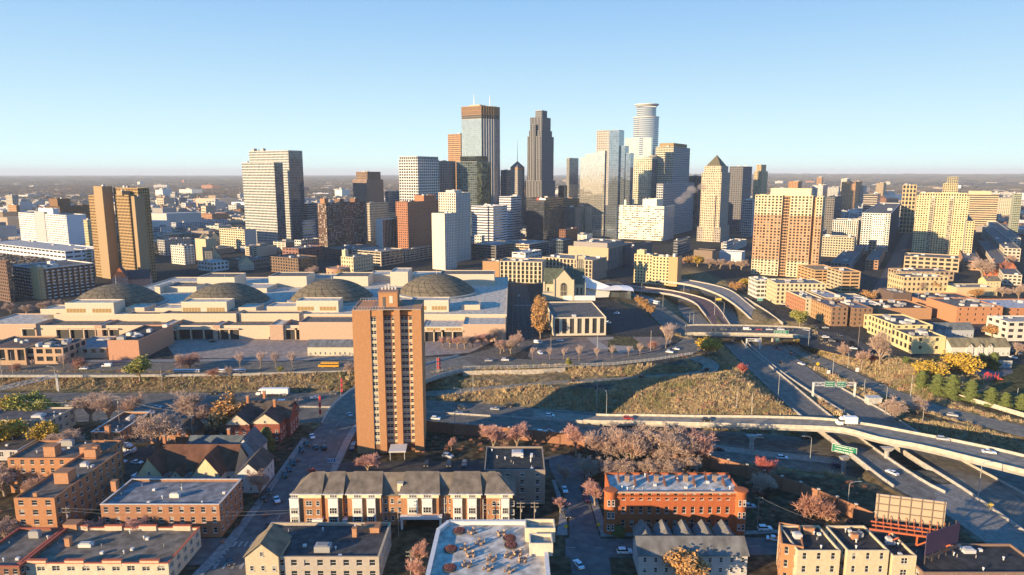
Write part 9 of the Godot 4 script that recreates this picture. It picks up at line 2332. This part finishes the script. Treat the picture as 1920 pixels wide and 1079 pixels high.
	pole("light_mast","mast beside the dark parking lot","mast","tall slim light masts",135.8,-3,-499.3,9.8,0.12,0,K(0.45,0.44,0.42),0)
	pole("light_mast","mast at the upper strands by the red lane","mast","tall slim light masts",164.3,-3,-542.4,14.9,0.12,0,K(0.45,0.44,0.42),0)
	pole("light_mast","mast in front of the bridge east half","mast","tall slim light masts",190.8,0,-427.1,12.3,0.12,0,K(0.45,0.44,0.42),0)
	pole("light_mast","mast by the park wall at the right edge","mast","tall slim light masts",243.7,0,-315.9,8,0.12,0,K(0.45,0.44,0.42),0)
	pole("light_mast","mast at the left bank of the frontage street","mast","tall slim light masts",-277,0,-365.6,12.8,0.12,0,K(0.45,0.44,0.42),0)
	banner("red banner mast at the near end of the overpass",-86.4,0.3,-292.1,12.5)
	banner("red banner mast at the middle of the overpass",-85,0.3,-325.4,10.2)
	banner("red banner mast at the far end of the overpass",-41.8,0.3,-366.6,9.2)
	banner("second red banner mast at the far end of the overpass",-40.8,0.3,-367.7,8.9)
	wire("upper power line crossing the trees at the left",Vector3(-215.3,10.4,-289.6),Vector3(-167.1,17.1,-277),1.5)
	wire("power line from the crossarm pole to the pole by the big bare tree",Vector3(-167.1,16.8,-277),Vector3(-130,14.8,-263.8),1.5)
	wire("upper power line from the corner to the townhouses",Vector3(-135.2,9.9,-192.9),Vector3(-68.1,8.4,-194.5),1)
	wire("lower power line from the corner to the townhouses",Vector3(-135.2,9.1,-192.9),Vector3(-68,7.7,-194.2),1.6)
	wire("power line along the townhouses",Vector3(-34.9,10.7,-194.5),Vector3(-7.5,8.7,-197.6),1.5)
	wire("short power line between the pair of poles",Vector3(2.7,9.4,-197.6),Vector3(7,9.4,-197.6),0.3)
	wire("power line from the row house end to the billboard",Vector3(77.4,10.1,-199.9),Vector3(106.1,6.7,-184),2)
	gantry("white truss gantry with two green signs over the southbound carriageway",163.5,-1.5,-333.2,0,21.2,5.3,[[-2.6,5.0,3.0,K(0.0,0.16,0.09),3],[3.2,4.4,3.0,K(0.0,0.16,0.09),3]])
	gantry("long grey sign truss over the trench at the left edge",-252.7,-5.5,-341.1,58,30.0,7.5,[])
	gantry("small cantilever gantry with a white sign below the bridge",160.4,-5.5,-441.3,0,9.0,5.6,[[2.5,4.2,1.8,K(0.6,0.6,0.6),2]])
	road_sign("green sign on the near parapet of the bridge",185,0.9,-457.2,0,0.3,10,2.4,K(0,0.17,0.09),false,3)
	road_sign("small green sign below the bridge at the gore",179.3,-5.6,-448.8,0,3,2.4,2.6,K(0,0.2,0.1),false,3)
	road_sign("teal sign on the slope right of the bridge",190.5,-1,-445.2,0,2,4.5,2.2,K(0.02,0.2,0.16),false,3)
	road_sign("yellow diamond sign at the exit gore",181.5,-4,-392,0,2.4,1.8,1.8,K(0.62,0.42,0.02),true,0)
	road_sign("yellow sign on the through strand",181.2,-4,-588.4,0,4,5,2,K(0.62,0.42,0.02),false,0)
	road_sign("green sign hung on the northbound parapet",131.6,0.6,-255.9,-35,-0.2,9,3.2,K(0,0.15,0.08),false,3)
	road_sign("yellow diamond sign on the gore of the right-hand freeway",156.7,0.8,-208.7,0,2,1.8,1.8,K(0.6,0.4,0.1),true,0)
	road_sign("yellow diamond on the west verge of the east street",16.7,0.1,-195.9,0,2.2,1,1,K(0.62,0.45,0.02),true,0)
	road_sign("yellow diamond on the east verge of the east street",26.9,0.1,-197.1,0,2.2,1,1,K(0.62,0.45,0.02),true,0)
	road_sign("blue sign at the brick tower's drive",-68.1,0.1,-243.1,0,2.2,3.2,1.6,K(0.03,0.06,0.2),false,3)
	road_sign("white sign panel at the gore below the gantry",178.4,-3,-371.4,0,1.6,2,2,K(0.6,0.6,0.58),false,0)
	road_sign("teal sign beside the curved ramp",211.7,0,-572.6,0,2.5,4.5,2.2,K(0.1,0.35,0.32),false,0)
	road_sign("white sign panel on the right bank",193.2,-1,-368.9,0,1.4,2,2.4,K(0.6,0.6,0.58),false,0)
	utility_box(177.2,-1.2,-321)
	mural_wall(277.5,-378.2)
	play_frame("red climbing frame on the playground surface",255.8,-356.6)
	play_frame("red play structure beside the golden tree",240.5,-364.6)
	crosswalk(-85.3,-178.5,-85.1,-192.3,8,3.0,0.7)
	crosswalk(-83.3,-189.6,-76.6,-189.6,5,0.8,3.0)
	crosswalk(-84,-178,-74.2,-178,5,0.8,3.0)
	crosswalk(2.2,-565.4,16.2,-565.4,9,1.2,2.6)
	crosswalk(-35.4,-398.8,-24.4,-403.7,8,2.2,0.9)
	crosswalk(122.3,-496.8,126.1,-477.4,7,2.4,0.8)
	picket_fence("white railing fence along the street right of the brick tower",[[-28,0.05,-375.9],[0,0.05,-377],[30.7,0.05,-380.2],[58.8,0.05,-383.6],[83.9,0.05,-392.7],[111.5,0.05,-407.2]])
	steam(295.2,-1122)
	undergrowth([[-35.9,-11.7,-272.9,-257.3,26],[3.2,29.6,-265.4,-256.3,16],[26,71.2,-240.6,-231.2,46],[71,88.5,-233.3,-220.9,16],[74.4,101.4,-218.9,-200.9,22],[104.1,115.7,-204.3,-196,8],[-190.2,-121.2,-286.4,-272.9,24],[-102.2,-81.9,-263.8,-247.2,10],[-90.3,-77.2,-220.9,-199.3,8],[-136.4,-85.1,-192.3,-189.9,16],[-196.5,-153.7,-247.2,-196,14],[107.9,125.4,-231.2,-220.9,10],[100.9,122.3,-441.2,-378.2,6]])
	far_plain()
